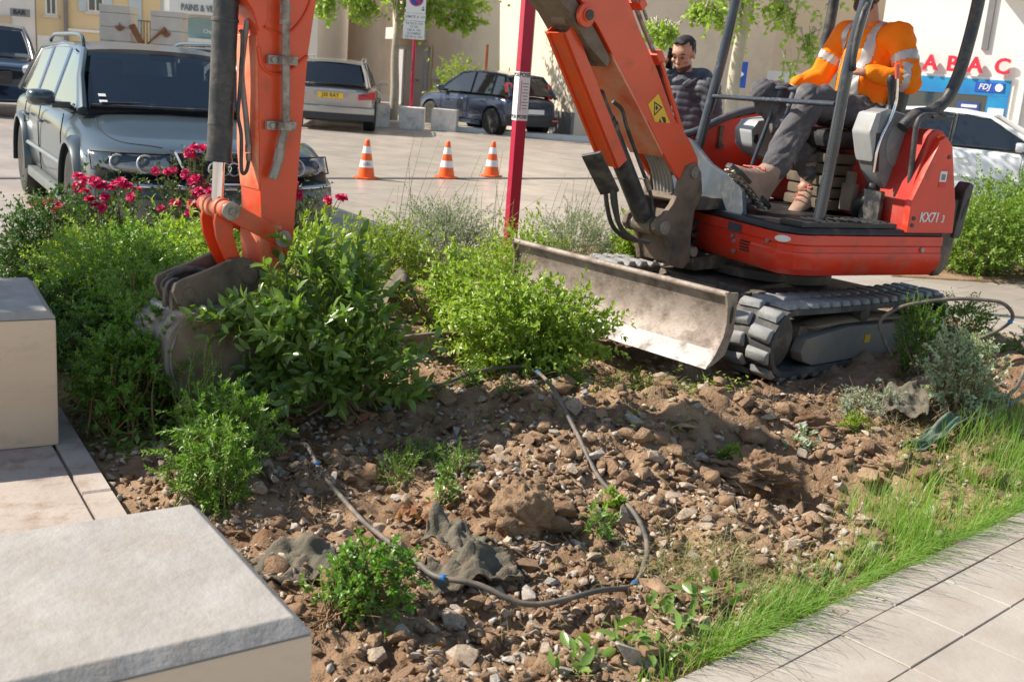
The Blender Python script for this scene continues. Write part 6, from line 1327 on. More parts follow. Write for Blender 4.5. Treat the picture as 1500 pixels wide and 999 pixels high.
for s in (-1, 1):
    def hl_(u, v, o):
        y = s * (.385 + .50 * u); zt = .765 - .03 * u - .015 * (1 - u); zl = .605 + .012 * u + .05 * max(0, 1 - u / .18) ** 1.5; z = zl + (zt - zl) * v
        return (bow((.94, y, z))[0] + o - .035 - .075 * v - .02 * u, y, z)
    def lens_grid(o):
        V = [[hl_(i / 14, j / 5, o - (.05 if i in (0, 14) or j in (0, 5) else 0)) for j in range(6)] for i in range(15)]; f = MB(); f.add([p for r_ in V for p in r_], [(i * 6 + j, i * 6 + j + 1, (i + 1) * 6 + j + 1, (i + 1) * 6 + j) for i in range(14) for j in range(5)]); return f
    h = lens_grid(.062).build('headlight', 'lamp_reflector', t, AUD, smooth=80); lens_grid(.082).build('lens', 'lamp_glass', h, AUD, smooth=80)
    for u, r_ in ((.34, .058), (.68, .052)):
        p = Vector(hl_(u, .48, .068)); f = MB(); f.tube([(p.x - .02 * math.sin(q) , p.y + r_ * math.cos(q), p.z + r_ * math.sin(q)) for q in [2 * PI * i / 24 for i in range(25)]], .007, 8, cap=False); f.build('lamp_bezel', 'lamp_reflector', h, AUD)
        f = MB(); f.lathe([(0, .014), (r_ * .5, .01), (r_ * .75, 0)], (p.x - .008, p.y, p.z), 18, 'x'); f.build('bulb_lens', 'plastic_grey', h, AUD)
    f = MB(); f.tube([hl_(q / 10, 0, .055) for q in range(11)] + [hl_(1, q / 4, .05) for q in range(1, 5)] + [hl_(1 - q / 10, 1, .055) for q in range(1, 11)] + [hl_(0, .5, .05), hl_(0, 0, .05)], .006, 6); f.build('lamp_seal', 'plastic_black', h, AUD)
f = MB(); f.tube([(fx(y) + .012, y, .525) for y in [-.90 + 1.80 * i / 20 for i in range(21)]], .009, 8, flat=1.6); f.build('bumper_trim', 'chrome', t, AUD)
f = MB(); RR = []
for i in range(21):
    y = -.92 + 1.84 * i / 20; x = bow((.95, y, 0))[0]; RR.append([(x - .10, y, .21), (x - .02, y, .22), (x + .015, y, .34), (x + .012, y, .47), (x - .015, y, .535), (x - .08, y, .56)])
f.loft(RR); f.build('bumper', 'paint_green', t, AUD, smooth=60)
f = MB(); f.loft([[(r_[1][0] + .012, r_[1][1], .21), (r_[2][0] + .010, r_[2][1], .33), (r_[3][0] + .010, r_[3][1], .43), (r_[3][0] - .05, r_[3][1], .43), (r_[0][0], r_[0][1], .21)] for r_ in RR]); f.build('bumper_guard', 'grey_trim', t, AUD, smooth=60)
f = MB(); f.tube(catmull([(-.42, .70, .995), (-.35, .3, 1.0), (-.33, 0, 1.0), (-.35, -.3, 1.0), (-.42, -.70, .995)], 5), .016, 6); f.build('scuttle', 'plastic_black', t, AUD)
for y0, y1 in ((-.25, .35), (-.62, -.05)):
    f = MB(); f.tube([(-.40, y0, 1.02), (-.44, y1, 1.035)], .009, 6); f.build('wiper', 'plastic_black', t, AUD)
from mathutils.bvhtree import BVHTree
_bd = [o for o in t.children if o.name.startswith('body')][0]; _bm = bmesh.new(); _bm.from_mesh(_bd.data); BV = BVHTree.FromBMesh(_bm); _bm.free()
_L = ROOTM[t.name].inverted() @ AUD
def drape(x, y, lift=.001):
    h = BV.ray_cast(_L @ Vector((x, y, 3)), Vector((0, 0, -1)))[0]; q = _L.inverted() @ h if h is not None else Vector((x, y, .9)); return (q.x, q.y, q.z + lift)
for s in (-1, 1):
    f = MB(); f.tube([drape(p.x, p.y) for p in catmull([(-.36, s * .68, 0), (.1, s * .72, 0), (.5, s * .66, 0), (.74, s * .42, 0)], 8)], .0045, 5); f.build('bonnet_seam', 'wheel_well', t, AUD)
    f = MB(); f.box((-.95 - .45, s * .36, .93), (.12, .46, .56), Matrix.Rotation(R(-15), 4, 'Y')); f.box((-1.52, s * .36, 1.27), (.09, .25, .17)); f.build('front_seat', 'cabin', t, AUD, bevel=.04)
f = MB(); f.box((-2.5, 0, .95), (.14, 1.25, .5), Matrix.Rotation(R(-15), 4, 'Y')); f.build('rear_seat', 'cabin', t, AUD, bevel=.05)
f = MB(); f.prism([(-.46, .95), (-.5, 1.0), (-.75, .99), (-.85, .88), (-.85, .7), (-.4, .7)], 'y', -.72, .72); f.build('dashboard', 'cabin', t, AUD, bevel=.02)
f = MB(); f.tube([(-.98 + .1 * math.sin(q) * .4, .36 + .18 * math.cos(q), .98 + .17 * math.sin(q)) for q in [2 * PI * i / 20 for i in range(21)]], .014, 6, cap=False); f.build('steering_wheel', 'plastic_black', t, AUD)
f = MB(); f.box((-1.05, 0, 1.385), (.03, .22, .06)); f.build('inside_mirror', 'plastic_black', t, AUD, bevel=.01)
for z, w_ in ((1.03, .06), (1.075, .055)):
    f = MB(); k = (z - .985) / .45; f.box((-.40 - .76 * k + .035, -.60 + .03 * k, z), (.004, w_, .035), Matrix.Rotation(R(-58), 4, 'Y')); f.build('window_sticker', 'paper', t, AUD, smooth=0)

# silver estate seen from behind
MER = frame((-4.62, 27.35, 0), R(96))
mc = dict(paint='paint_silver', w=1.85, wb=2.87, fo=.85, ro=1.05, zb=.22, xA=-.45, zA=.95, xB=-1.2, xC=-3.42, xD=-3.82, zR=1.46, hood=.80, rw=.33, pillars=(-1.7, -2.65), seams=(-.5, -1.7, -2.6), handles=(-1.5, -2.4), rails='chrome', zD=.95, bowr=.14, rdrop=.03)
t, bow, W = car('estate_car', 'silver estate car with a yellow rear number plate behind the orange stick', MER, mc)
xr = -2.87 - 1.05
def rx_(y): return bow((xr, y, .6))[0]
for s in (-1, 1):
    f = MB(); V = []
    for i in range(7):
        y = s * (.58 + .345 * i / 6); V.append([(rx_(y) - .012 + (.0 if j else .0) + .02 * j, y, .70 - .03 * (1 - i / 6) + .17 * j * (.65 + .35 * i / 6)) for j in (0, 1)])
    vs = [p for r_ in V for p in r_]; lo = [(x + .08, y, z) for x, y, z in vs]; n_ = len(vs)
    fs = [(2 * i, 2 * i + 1, 2 * i + 3, 2 * i + 2) for i in range(6)]; bd = [2 * i for i in range(7)] + [2 * i + 1 for i in range(6, -1, -1)]
    f.add(vs + lo, fs + [(bd[k], bd[(k + 1) % 14], n_ + bd[(k + 1) % 14], n_ + bd[k]) for k in range(14)]); tl = f.build('tail_light', 'lamp_red', t, MER, smooth=40)
    f = MB(); f.box((rx_(s * .72) - .016, s * .72, .775), (.01, .16, .05)); f.build('reversing_lamp', 'lamp_glass', tl, MER, bevel=.01)
f = MB(); f.box((xr - .02, 0, .765), (.03, .75, .17)); f.build('plate_recess', 'paint_silver', t, MER, bevel=.015)
f = MB(); f.box((xr - .0375, 0, .74), (.006, .52, .11)); pl_ = f.build('number_plate', 'plate_yellow', t, MER, bevel=.002)
lettering('J30 RAY', .115, 'letter_dark', pl_, MER @ plane_at((xr - .0415, 0, .74), (0, -1, 0), (0, 0, 1)), .001, .002, sx=.92)
f = MB(); f.box((xr - .03, 0, .86), (.02, 1.05, .03)); f.build('boot_strip', 'chrome', t, MER, bevel=.005)
f = MB(); RR = []
for i in range(13):
    y = -.92 + 1.84 * i / 12; x = bow((xr, y, 0))[0]; RR.append([(x + .06, y, .24), (x - .03, y, .25), (x - .05, y, .36), (x - .045, y, .50), (x + .05, y, .53)])
f.loft(RR); f.build('bumper', 'paint_silver', t, MER, smooth=50)
f = MB(); RR = [[(x0 - .012, y, z) for x0, y, z in r_] for r_ in RR]; f.loft([[(r_[1][0], r_[1][1], .23), (r_[2][0] - .002, r_[2][1], .25), (r_[2][0] - .002, r_[2][1], .38), (r_[1][0] + .05, r_[1][1], .38)] for r_ in RR]); f.build('bumper_skirt', 'car_plastic', t, MER, smooth=40)

# dark blue hatchback
PUN = frame((-2.12, 27.95, 0), R(131))
pc = dict(paint='paint_blue', w=1.69, wb=2.51, fo=.80, ro=.68, zb=.20, xA=-.25, zA=.95, xB=-1.05, xC=-2.72, xD=-3.08, zR=1.47, hood=.82, rw=.31, pillars=(-1.55, -2.35), seams=(-.45, -1.55, -2.3), handles=(-1.35, -2.12), zD=.95, bowr=.16, rim='rim_white', spokes=9, spw=.03, rdrop=.06)
pun_o = frame((0, 0, 0), R(131)); off = pun_o @ Vector((-2.51, .80, 0)); PUN = frame((-.91 - off.x, 26.85 - off.y, 0), R(131))
t, bow, W = car('hatchback', 'dark blue hatchback parked along the cream wall behind the red post', PUN, pc)
xr = -2.51 - .68
for s in (-1, 1):
    f = MB(); f.prism([(xr + .20, .90), (xr + .26, 1.22), (xr + .33, 1.26), (xr + .40, 1.2), (xr + .34, .90)], 'y', s * .56, s * .705); f.build('tail_light', 'lamp_red', t, PUN, bevel=.02)
    f = MB(); f.box((xr - .03, s * .62, .40), (.04, .2, .04)); f.build('rear_reflector', 'lamp_red', t, PUN, bevel=.008)
f = MB(); f.box((xr - .022, 0, .60), (.012, .52, .11)); pl_ = f.build('number_plate', 'plate_white', t, PUN, bevel=.002)
f = MB(); RR = []
for i in range(13):
    y = -.84 + 1.68 * i / 12; x = bow((xr, y, 0))[0]; RR.append([(x + .06, y, .24), (x - .03, y, .25), (x - .05, y, .36), (x - .03, y, .48), (x + .05, y, .50)])
f.loft(RR); f.build('bumper', 'car_plastic', t, PUN, smooth=50)
f = MB(); f.box((xr - .01, 0, .80), (.02, .5, .03)); f.build('boot_handle', 'car_plastic', t, PUN, bevel=.006)

# dark suv at the far left, white hatchback at the right, roof of a car behind the estate
SUV = frame((-10.2, 20.85, 0), R(-66))
sc_ = dict(paint='paint_navy', w=1.9, wb=2.65, fo=.9, ro=.9, zb=.25, xA=-.30, zA=1.05, xB=-1.1, xC=-3.0, xD=-3.4, zR=1.64, hood=.95, rw=.36, pillars=(-1.55, -2.45), seams=(-.45, -1.55, -2.4), handles=(-1.35, -2.2), glass='windscreen', trim='chrome', mould='paint_silver', zD=1.05)
t, bow, W = car('suv_car', 'dark blue suv parked at the left edge behind the estate car', SUV, sc_)
for s in (-1, 1):
    f = MB(); f.prism([(.78, .80), (.80, .90), (.45, .95), (.40, .86)], 'y', s * .62, s * .90); f.build('headlight', 'lamp_reflector', t, SUV, bevel=.02)
f = MB(); f.box((.88, 0, .72), (.06, .9, .2)); f.build('grille', 'plastic_black', t, SUV, bevel=.03)
WHI = frame((8.05, 16.75, 0), R(-30))
wc = dict(paint='paint_white', w=1.74, wb=2.54, fo=.82, ro=.65, zb=.2, xA=-.2, zA=.95, xB=-1.05, xC=-2.75, xD=-3.08, zR=1.44, hood=.84, rw=.31, pillars=(-1.5, -2.35), seams=(-.45, -1.5, -2.3), handles=(-1.3, -2.1), zD=.97)
t, bow, W = car('hatchback', 'white hatchback parked in front of the tobacco shop at the right edge', WHI, wc)
for s in (-1, 1):
    f = MB(); f.prism([(.70, .70), (.72, .78), (.30, .86), (.25, .78)], 'y', s * .55, s * .82); f.build('headlight', 'lamp_reflector', t, WHI, bevel=.02)
SIL = frame((-9.9, 29.5, 0), R(165))
vc = dict(paint='paint_silver', w=1.75, wb=2.6, fo=.85, ro=.8, zb=.2, xA=-.3, zA=.95, xB=-1.1, xC=-2.6, xD=-3.1, zR=1.47, hood=.84, rw=.31, pillars=(-1.55, -2.35), seams=(-.45, -1.5, -2.3), handles=(-1.3, -2.1), zD=.97, rails='car_plastic')
SIL = frame((-10.2, 28.6, 0), R(190))
car('hatchback', 'silver car whose roof shows behind the estate car windscreen pillar', SIL, vc)
# ---------------------------------------------------------------- cones, cubes, signs, hoses, fabric
def cone(x, y, label, mark=False):
    M = Matrix.Translation((x, y, .006)); t = thing('traffic_cone', label, 'traffic cone', M, 'traffic cones on the square')
    prof = [(.125, .012), (.115, .03), (.104, .055), (.030, .49), (.022, .50), (.0, .50)]
    def rad(z): return .112 + (.030 - .112) * (z - .03) / .46
    f = MB(); f.prism([(.165 * math.cos(a) * (1 if k % 2 == 0 else .9), .165 * math.sin(a) * (1 if k % 2 == 0 else .9)) for k, a in enumerate([2 * PI * k / 16 + .2 for k in range(16)])], 'z', 0, .02); f.build('base', 'cone_orange', t, M, bevel=.006)
    f = MB(); f.lathe([(rad(.015), .015), (rad(.44), .44), (rad(.49), .49), (rad(.49) - .008, .50), (.005, .502)], (0, 0, 0), 28); f.build('body', 'cone_orange', t, M)
    for a, b in ((.145, .235), (.325, .415)):
        f = MB(); f.lathe([(rad(a) + .002, a), (rad(b) + .002, b), (rad(b) - .004, b), (rad(a) - .004, a)], (0, 0, 0), 28); bd = f.build('white_band', 'cone_white', t, M)
    if mark: lettering('LOG', .05, 'letter_dark', bd, M @ plane_at((.02, -rad(.19) - .004, .19), (1, 0, 0), (0, .17, 1)), .001)
cone(-2.076, 14.36, 'orange and white traffic cone nearest the green estate car, leftmost of three', True)
cone(-1.09, 15.27, 'orange and white traffic cone between the other two on the square')
cone(-.485, 15.98, 'orange and white traffic cone closest to the red post')
for x, y, lab, rz in ((-3.63, 26.5, 'stone cube bollard beside the silver estate car', 8), (-2.79, 26.45, 'stone cube bollard under the no parking sign', 3), (-2.03, 26.85, 'stone cube bollard nearest the blue hatchback', -2)):
    M = frame((x, y, 0), R(rz)); f = MB(); f.box((0, 0, .255), (.60, .60, .51)); o = f.build('stone_cube', 'cube_stone', None, M, bevel=.012); tag(o, lab, 'bollard', 'stone cube bollards')
# no-parking sign
M = frame((-2.84, 26.55, 0), R(0)); t = thing('no_parking_sign', 'no parking sign over two white plates on a thin red pole behind the cubes', 'road sign', M)
f = MB(); f.cyl((0, .06, 0), (0, .06, 3.5), .04, seg=14); f.build('pole', 'post_red', t, M)
f = MB(); f.box((0, 0, 2.92), (.46, .02, .52)); a = f.build('sign_board', 'plate_white', t, M, bevel=.01)
f = MB(); f.lathe([(0, -.014), (.17, -.014), (.17, -.011), (0, -.011)], (0, 0, 2.98), 36, 'y'); f.build('blue_disc', 'sign_blue', a, M)
f = MB(); f.tube([(.15 * math.cos(q), -.016, 2.98 + .15 * math.sin(q)) for q in [2 * PI * i / 36 for i in range(37)]], .025, 6, cap=False, flat=.25); f.build('red_ring', 'sign_red', a, M)
f = MB(); f.box((0, -.017, 2.98), (.05, .004, .28), Matrix.Rotation(R(-45), 4, 'Y')); f.build('red_bar', 'sign_red', a, M)
f = MB(); f.box((.17, -.0125, 2.74), (.06, .002, .035)); f.box((.17, -.0125, 2.79), (.03, .002, .03)); f.build('pictogram', 'letter_dark', a, M)
f = MB(); f.box((-.01, 0, 2.57), (.49, .02, .17)); a = f.build('plate', 'plate_white', t, M, bevel=.01); lettering('LIMITE A 1H', .085, 'letter_grey', a, M @ plane_at((-.01, -.0125, 2.57), (1, 0, 0), (0, 0, 1)), .001, .0008)
f = MB(); f.box((-.02, 0, 2.27), (.50, .02, .41)); a = f.build('plate', 'plate_white', t, M, bevel=.01)
for k, s in enumerate(('DE 9H A 12H', 'ET DE', '14H A 19H', 'LE SAMEDI', 'DE 9H A 12H')): lettering(s, .07, 'letter_grey', a, M @ plane_at((-.02, -.0125, 2.42 - .075 * k), (1, 0, 0), (0, 0, 1)), .001, .0006)
# red post with a notice
M = frame((-.075, 8.5, 0), R(24)); t = thing('red_post', 'square dark red post with a white paper notice taped round it', 'post', M)
f = MB(); f.box((0, 0, 1.85), (.085, .085, 3.9)); f.build('post', 'post_red', t, M, bevel=.004)
f = MB(); 
for q in range(4):
    A_ = Matrix.Rotation(q * PI / 2, 4, 'Z'); f.box(tuple(A_ @ Vector((0, -.0445, 1.325))), (.0905 if q % 2 == 0 else .003, .003 if q % 2 == 0 else .0905, .36))
pp = f.build('paper_notice', 'paper', t, M, smooth=0)
for z, sz in ((1.482, .04), (1.172, .036)):
    lettering('POSE' if z < 1.3 else 'POSE', sz, 'letter_dark', pp, M @ plane_at((0, -.0468, z), (1, 0, 0), (0, 0, 1)), .0006, .0012)
    lettering('POSE', sz, 'letter_dark', pp, M @ plane_at((-.0468, 0, z), (0, -1, 0), (0, 0, 1)), .0006, .0012)
f = MB(); f.box((-.022, -.0466, 1.33), (.005, .001, .22)); f.build('red_line', 'sign_red', pp, M, smooth=0)
for k in range(9):
    f = MB(); f.box((.012, -.0465, 1.42 - .023 * k), (.05 - .008 * (k % 3), .001, .006)); f.build('print_line', 'letter_grey', pp, M, smooth=0)
for z in (1.235,): lettering('04 90', .022, 'letter_grey', pp, M @ plane_at((.01, -.0468, 1.20), (1, 0, 0), (0, 0, 1)), .0005) if False else None
# one-way sign by the pale tree
M = frame((4.02, 22, 0), R(-10)); t = thing('one_way_sign', 'small blue road sign with a white arrow right of the pale tree trunk', 'road sign', M)
f = MB(); f.cyl((.0, .04, 0), (0, .04, 2.2), .03, seg=12); f.build('pole', 'steel_grey', t, M)
f = MB(); f.box((0, 0, 1.78), (.30, .02, .5)); a = f.build('sign_board', 'sign_blue', t, M, bevel=.01)
f = MB(); f.prism([(-.10, 1.76), (0.0, 1.76), (0.0, 1.70), (.10, 1.79), (0, 1.88), (0, 1.82), (-.10, 1.82)], 'y', -.014, -.011); f.build('arrow', 'plate_white', a, M, smooth=0)

# irrigation hoses
def hose(name, label, pts, r, m='drip_hose', fit=(), lift=.012, z=True, cat='hose'):
    P = [(x, y, hs(x, y) + .012 + lift + (q[0] if q else 0)) for x, y, *q in pts] if z else pts
    C = catmull(P, 10)
    if z: C = [Vector((p.x, p.y, max(p.z, hs(p.x, p.y) + r * 1.3))) for p in C]
    t = thing(name, label, cat, Matrix.Translation(C[0])); f = MB(); f.tube(C, r, 10); f.build('pipe', m, t, smooth=80)
    for k in fit:
        i = int(k * (len(C) - 2)); d = (C[i + 1] - C[i]).normalized(); f = MB(); f.tube([C[i] - d * .007, C[i] + d * .007], r * 1.35, 10); f.tube([C[i], C[i] + Vector((.004, -.012, .012))], r * .5, 8); f.build('blue_fitting', 'blue_fitting', t)
    return t
hose('drip_hose', 'long black drip hose looping over the middle of the dug soil', [(-.831, 4.064, .05), (-.75, 3.92, .05), (-.67, 3.782, .05), (-.55, 3.55, .05), (-.424, 3.309, .055), (-.236, 3.003, .06), (-.165, 2.89, .05), (-.046, 2.867, .06), (.111, 2.859, .06), (.314, 2.974, .03), (.441, 3.141, .02), (.499, 3.349, .02), (.47, 3.582, .02), (.368, 3.868, .02), (.276, 4.163, .02), (.171, 4.603, .02), (.054, 4.852, .03), (-.138, 4.754, .035), (-.317, 4.661, .035), (-.587, 4.524, .03)], .0088, fit=(.10, .33, .53, .82))
hose('drip_hose', 'dark hose slanting through the leaves towards the dozer blade', [(-.80, 5.75, .12), (-.43, 5.5, .16), (-.20, 5.25, .15), (.107, 5.0, .08), (.30, 4.82, .02)], .009, fit=(.6,))
hose('drip_hose', 'black hose lying level across the soil behind the laurel', [(-.60, 5.1, .10), (-.27, 5.15, .14), (.05, 5.2, .12)], .009)
hose('drip_hose', 'black hose arching in the air behind the track at the right', [(2.10, 5.88, .14), (2.05, 5.88, .22), (2.018, 5.9, .325), (2.118, 5.9, .41), (2.25, 5.9, .45), (2.407, 5.9, .479), (2.55, 5.9, .485), (2.671, 5.9, .473), (2.735, 5.9, .40), (2.662, 5.9, .318), (2.523, 5.9, .248), (2.4, 5.92, .18)], .0105, z=False, fit=(.77,))
hose('drip_hose', 'dusty hose curving down from the brown mound at the right edge', [(2.80, 5.95, .12), (2.78, 5.75, .12), (2.62, 5.45, .05), (2.42, 5.2, .02), (2.27, 5.05, .02)], .010, fit=(.97,))
hose('drip_hose', 'pale hose end entering at the right edge behind the grass', [(2.08, 4.72, .03), (2.3, 4.92, .06), (2.55, 5.19, .10), (2.75, 5.4, .12)], .010, fit=(.45,))

# landscape fabric sheets torn out of the bed
def sheet(name, label, c, size, rot, m, seed, amp=.06, fold=None, cat='fabric'):
    n = 30; us = np.linspace(-.5, .5, n); U_, V_ = np.meshgrid(us, us); edge = 1 + .25 * fbm(U_ * 5 + seed, V_ * 5, 3, seed)
    x = U_ * size[0] * edge; y = V_ * size[1] * edge; z = amp * (fbm(U_ * 4 + seed * 3, V_ * 4, 4, seed) * 2) + (fold(U_, V_) if fold is not None else 0)
    ca, sa = math.cos(rot), math.sin(rot); X = c[0] + x * ca - y * sa; Y = c[1] + x * sa + y * ca; Z = c[2] + z; Z = np.maximum(Z, hsoil(X.ravel(), Y.ravel()).reshape(Z.shape) + .004 + .01 * vnoise(U_ * 20, V_ * 20, seed))
    Vv = np.stack([X, Y, Z], 2).reshape(-1, 3); i = (np.arange(n - 1)[:, None] * n + np.arange(n - 1)[None]).ravel(); F_ = np.stack([i, i + 1, i + n + 1, i + n], 1)
    o = fast_mesh(name, Vv, F_, m, smooth=True); md = o.modifiers.new('th', 'SOLIDIFY'); md.thickness = .004; return tag(o, label, cat, 'torn landscape fabric')
sheet('landscape_fabric', 'crumpled earthy fabric sheet draped under the hose crossing', (-.07, 3.06, .03), (.28, .17), .35, 'fabric_mesh', 3, .06, lambda u, v: .05 * np.exp(-((u - .1) / .18) ** 2 - ((v - .15) / .3) ** 2))
sheet('landscape_fabric', 'flap of torn fabric standing up beside the earth clod', (-.12, 3.2, .06), (.15, .19), .9, 'fabric_mesh', 5, .05, lambda u, v: .09 * np.exp(-((u + .05) / .2) ** 2) * (v + .5))
sheet('landscape_fabric', 'flat mesh fabric lying left of the small box bush', (-.60, 2.98, .02), (.30, .22), .6, 'fabric_mesh', 7, .06, lambda u, v: .05 * np.exp(-((u - .25) / .2) ** 2))
sheet('landscape_fabric', 'folded brown fabric hood behind the laurel bush', (-.58, 5.55, .2), (.42, .34), .2, 'fabric_mesh', 9, .06, lambda u, v: .30 * np.exp(-((u + .05) / .26) ** 2) - .05)
sheet('landscape_fabric', 'greenish torn netting lying over the grass below the silver plant', (1.95, 4.66, .06), (.46, .09), .62, 'fabric_green', 11, .05, lambda u, v: .09 * np.exp(-((u - .15) / .25) ** 2))
sheet('landscape_fabric', 'strip of dirty fabric in front of the silver plant', (1.86, 4.92, .12), (.2, .30), -.4, 'fabric_mesh', 13, .05, lambda u, v: .08 - .16 * (.5 - v) * .5)
f = MB(); f.box((0, 0, 0), (.16, .05, .022)); o = f.build('rotten_plank', 'twig', None, frame((.41, 2.70, hs(.41, 2.70) + .025), R(-68), R(6)), bevel=.006); tag(o, 'weathered grey brown plank stub lying in the rubble at the bottom', 'plank')
for k, (x, y, s, lab) in enumerate(((1.58, 3.64, .06, 'pinkish stone standing in the grass strip near the paving'), (.96, 3.2, .09, 'brown pointed stone sticking up at the edge of the grass'), (.86, 3.28, .07, 'dirty stone half hidden in the grass left of the pointed one'))):
    o = bpy.data.objects.new('stone', ROCKS['beige' if k == 0 else 'earth brown'][k]); COL.objects.link(o); o.location = (x, y, max(0, hs(x, y)) + s * .3); o.rotation_euler = (1.2, .3, k * 1.3); o.scale = (s * 1.3, s, s * 1.2); tag(o, lab, 'stone')
# ---------------------------------------------------------------- buildings round the square
def facade_frame(p0, d):
    """x along the wall, y out of the wall towards the viewer, z up"""
    d = Vector((d[0], d[1], 0)).normalized(); n = Vector((d.y, -d.x, 0)); 
    if n.dot(Vector((0, 0, 0)) - Vector((p0[0], p0[1], 0))) < 0: n = -n
    return Matrix(((d.x, n.x, 0, p0[0]), (d.y, n.y, 0, p0[1]), (0, 0, 1, 0), (0, 0, 0, 1)))
def bx(s0, s1, z0, z1, y0, y1): f = MB(); f.box(((s0 + s1) / 2, (y0 + y1) / 2, (z0 + z1) / 2), (s1 - s0, abs(y1 - y0), z1 - z0)); return f
def window(t, M, s0, s1, z0, z1, shutter=None, frame_m='trim_white'):
    w = bx(s0, s1, z0, z1, -.05, .02).build('window', frame_m, t, M, smooth=0)
    bx(s0 + .07, (s0 + s1) / 2 - .03, z0 + .07, z1 - .07, .005, .03).build('pane', 'pane', w, M, smooth=0); bx((s0 + s1) / 2 + .03, s1 - .07, z0 + .07, z1 - .07, .005, .03).build('pane', 'pane', w, M, smooth=0)
    bx(s0 - .08, s1 + .08, z0 - .1, z0, -.02, .09).build('sill', 'pillar_stone', w, M, smooth=0)
    if shutter:
        wd = (s1 - s0) * .52
        for a, b in ((s0 - wd, s0 - .02), (s1 + .02, s1 + wd)):
            bx(a, b, z0, z1, .012, .06).build('shutter', shutter, t, M, smooth=0)
def house(name, label, p0, d, L_, H_, depth, m, roof=True, cat='building'):
    M = facade_frame(p0, d); t = thing(name, label, cat, M); bx(0, L_, -.3, H_, -depth, 0).build('wall', m, t, M, smooth=0)
    if roof:
        f = MB(); f.prism([(.5, H_), (.5, H_ + .12), (-depth / 2, H_ + depth * .22), (-depth - .5, H_ + .12), (-depth - .5, H_)], 'x', -.3, L_ + .3)
        # prism 'x' polygons are (y, z)
        f.build('roof', 'roof_tile', t, M, smooth=0)
    return t, M
# cream hall with the grey double door
t, M = house('cream_hall', 'long plain cream rendered hall with a grey metal door', (1.1, 27.8), (-.38, .925), 32, 8.5, 9, 'render_cream')
bx(-.02, 32, -.3, .22, .0, .06).build('plinth', 'trim_white', t, M, smooth=0)
bx(-.05, 1.3, -.3, .62, .0, .07).build('plinth', 'plinth_grey', t, M, smooth=0)
bx(12.4, 16.9, -.1, 2.15, .0, .10).build('door_frame', 'door_grey', t, M, smooth=0)
dr_ = bx(12.75, 15.0, -.08, 2.0, .10, .14).build('door', 'door_grey', t, M, smooth=0); bx(15.1, 16.7, -.08, 2.0, .10, .14).build('door', 'door_grey', t, M, smooth=0)
bx(13.0, 13.5, .92, 1.0, .14, .2).build('handle', 'chrome', dr_, M, smooth=0)
bx(12.9, 16.9, 2.36, 2.78, .0, .45).build('vent_box', 'box_white', t, M, smooth=0)
bx(10.72, 11.69, 1.05, 1.34, .0, .14).build('letter_box', 'box_white', t, M, smooth=0)
f = MB(); f.tube([(12.1, .05, 2.13), (12.1, .05, .2)], .05, 8); f.tube([(12.1, .05, 2.13), (12.9, .05, 2.2)], .05, 8); f.build('conduit', 'render_tan', t, M)
f = MB(); f.cyl((3.1, .07, 0), (3.1, .07, 8.3), .045, seg=10); f.build('downpipe', 'plinth_grey', t, M)
P_ = M @ Vector((5.0, .6, 0)); f = MB(); f.cyl((P_.x, P_.y, 0), (P_.x, P_.y, 2.2), .05, seg=10); tag(f.build('thin_post', 'corten'), 'thin dark brown post rising behind the blue hatchback', 'post')
shrub('wall_shrub', 'loose green shrub growing against the cream wall behind the blue hatchback', 'shrub', (P_.x - .6, P_.y + .4, .0), (P_.x - .62, P_.y + .2, 1.0), (.95, .6, .75), 150, 8, .12, .06, 'leaf_gold', 410, None, zone=.5)
# recessed house with steps
t, M = house('stepped_house', 'shaded house with a pilaster and stone steps right of the cream hall', (1.42, 28.15), (.55, .835), 9, 8, .7, 'render_cream')
bx(.02, .75, .62, 7.5, .0, .10).build('pilaster', 'pillar_stone', t, M, smooth=0)
bx(.0, 9, -.3, .62, .0, .05).build('plinth', 'plinth_grey', t, M, smooth=0)
for k in range(3): bx(.5, 2.6 - .2 * k, .0 + .17 * k, .17 + .17 * k, .0, 1.1 - .32 * k).build('step', 'plinth_grey', t, M, smooth=0)
bx(2.7, 3.9, .1, 2.3, .01, .06).build('door', 'shutter_blue', t, M, smooth=0)
for s in (4.6, 6.4): window(t, M, s, s + 1., .9, 2.4)
for s in (3., 5.4): window(t, M, s, s + 1., 3.6, 5.1)
# terrace behind the man
t, M = house('grey_terrace', 'grey lilac terraced house with brown shutters behind the man on the phone', (3.3, 42), (1, -.12), 6.2, 9, 9, 'render_grey')
for s in (.5, 2.6, 4.4): window(t, M, s, s + .9, .7, 2.0)
for s in (.6, 2.7, 4.6): window(t, M, s, s + .9, 3.0, 4.6, 'shutter_brown')
bx(0, 6.2, 2.35, 2.5, .0, .12).build('cornice', 'trim_white', t, M, smooth=0)
f = MB(); f.cyl((4.1, .08, 0), (4.1, .08, 8.8), .07, seg=10); f.build('downpipe', 'plinth_grey', t, M)
t, M = house('lean_to', 'low building with a tiled lean to roof left of the man on the phone', (2.4, 39), (1, .1), 2.2, 3.2, 3, 'render_grey')
window(t, M, .5, 1.3, 1.2, 2.4)
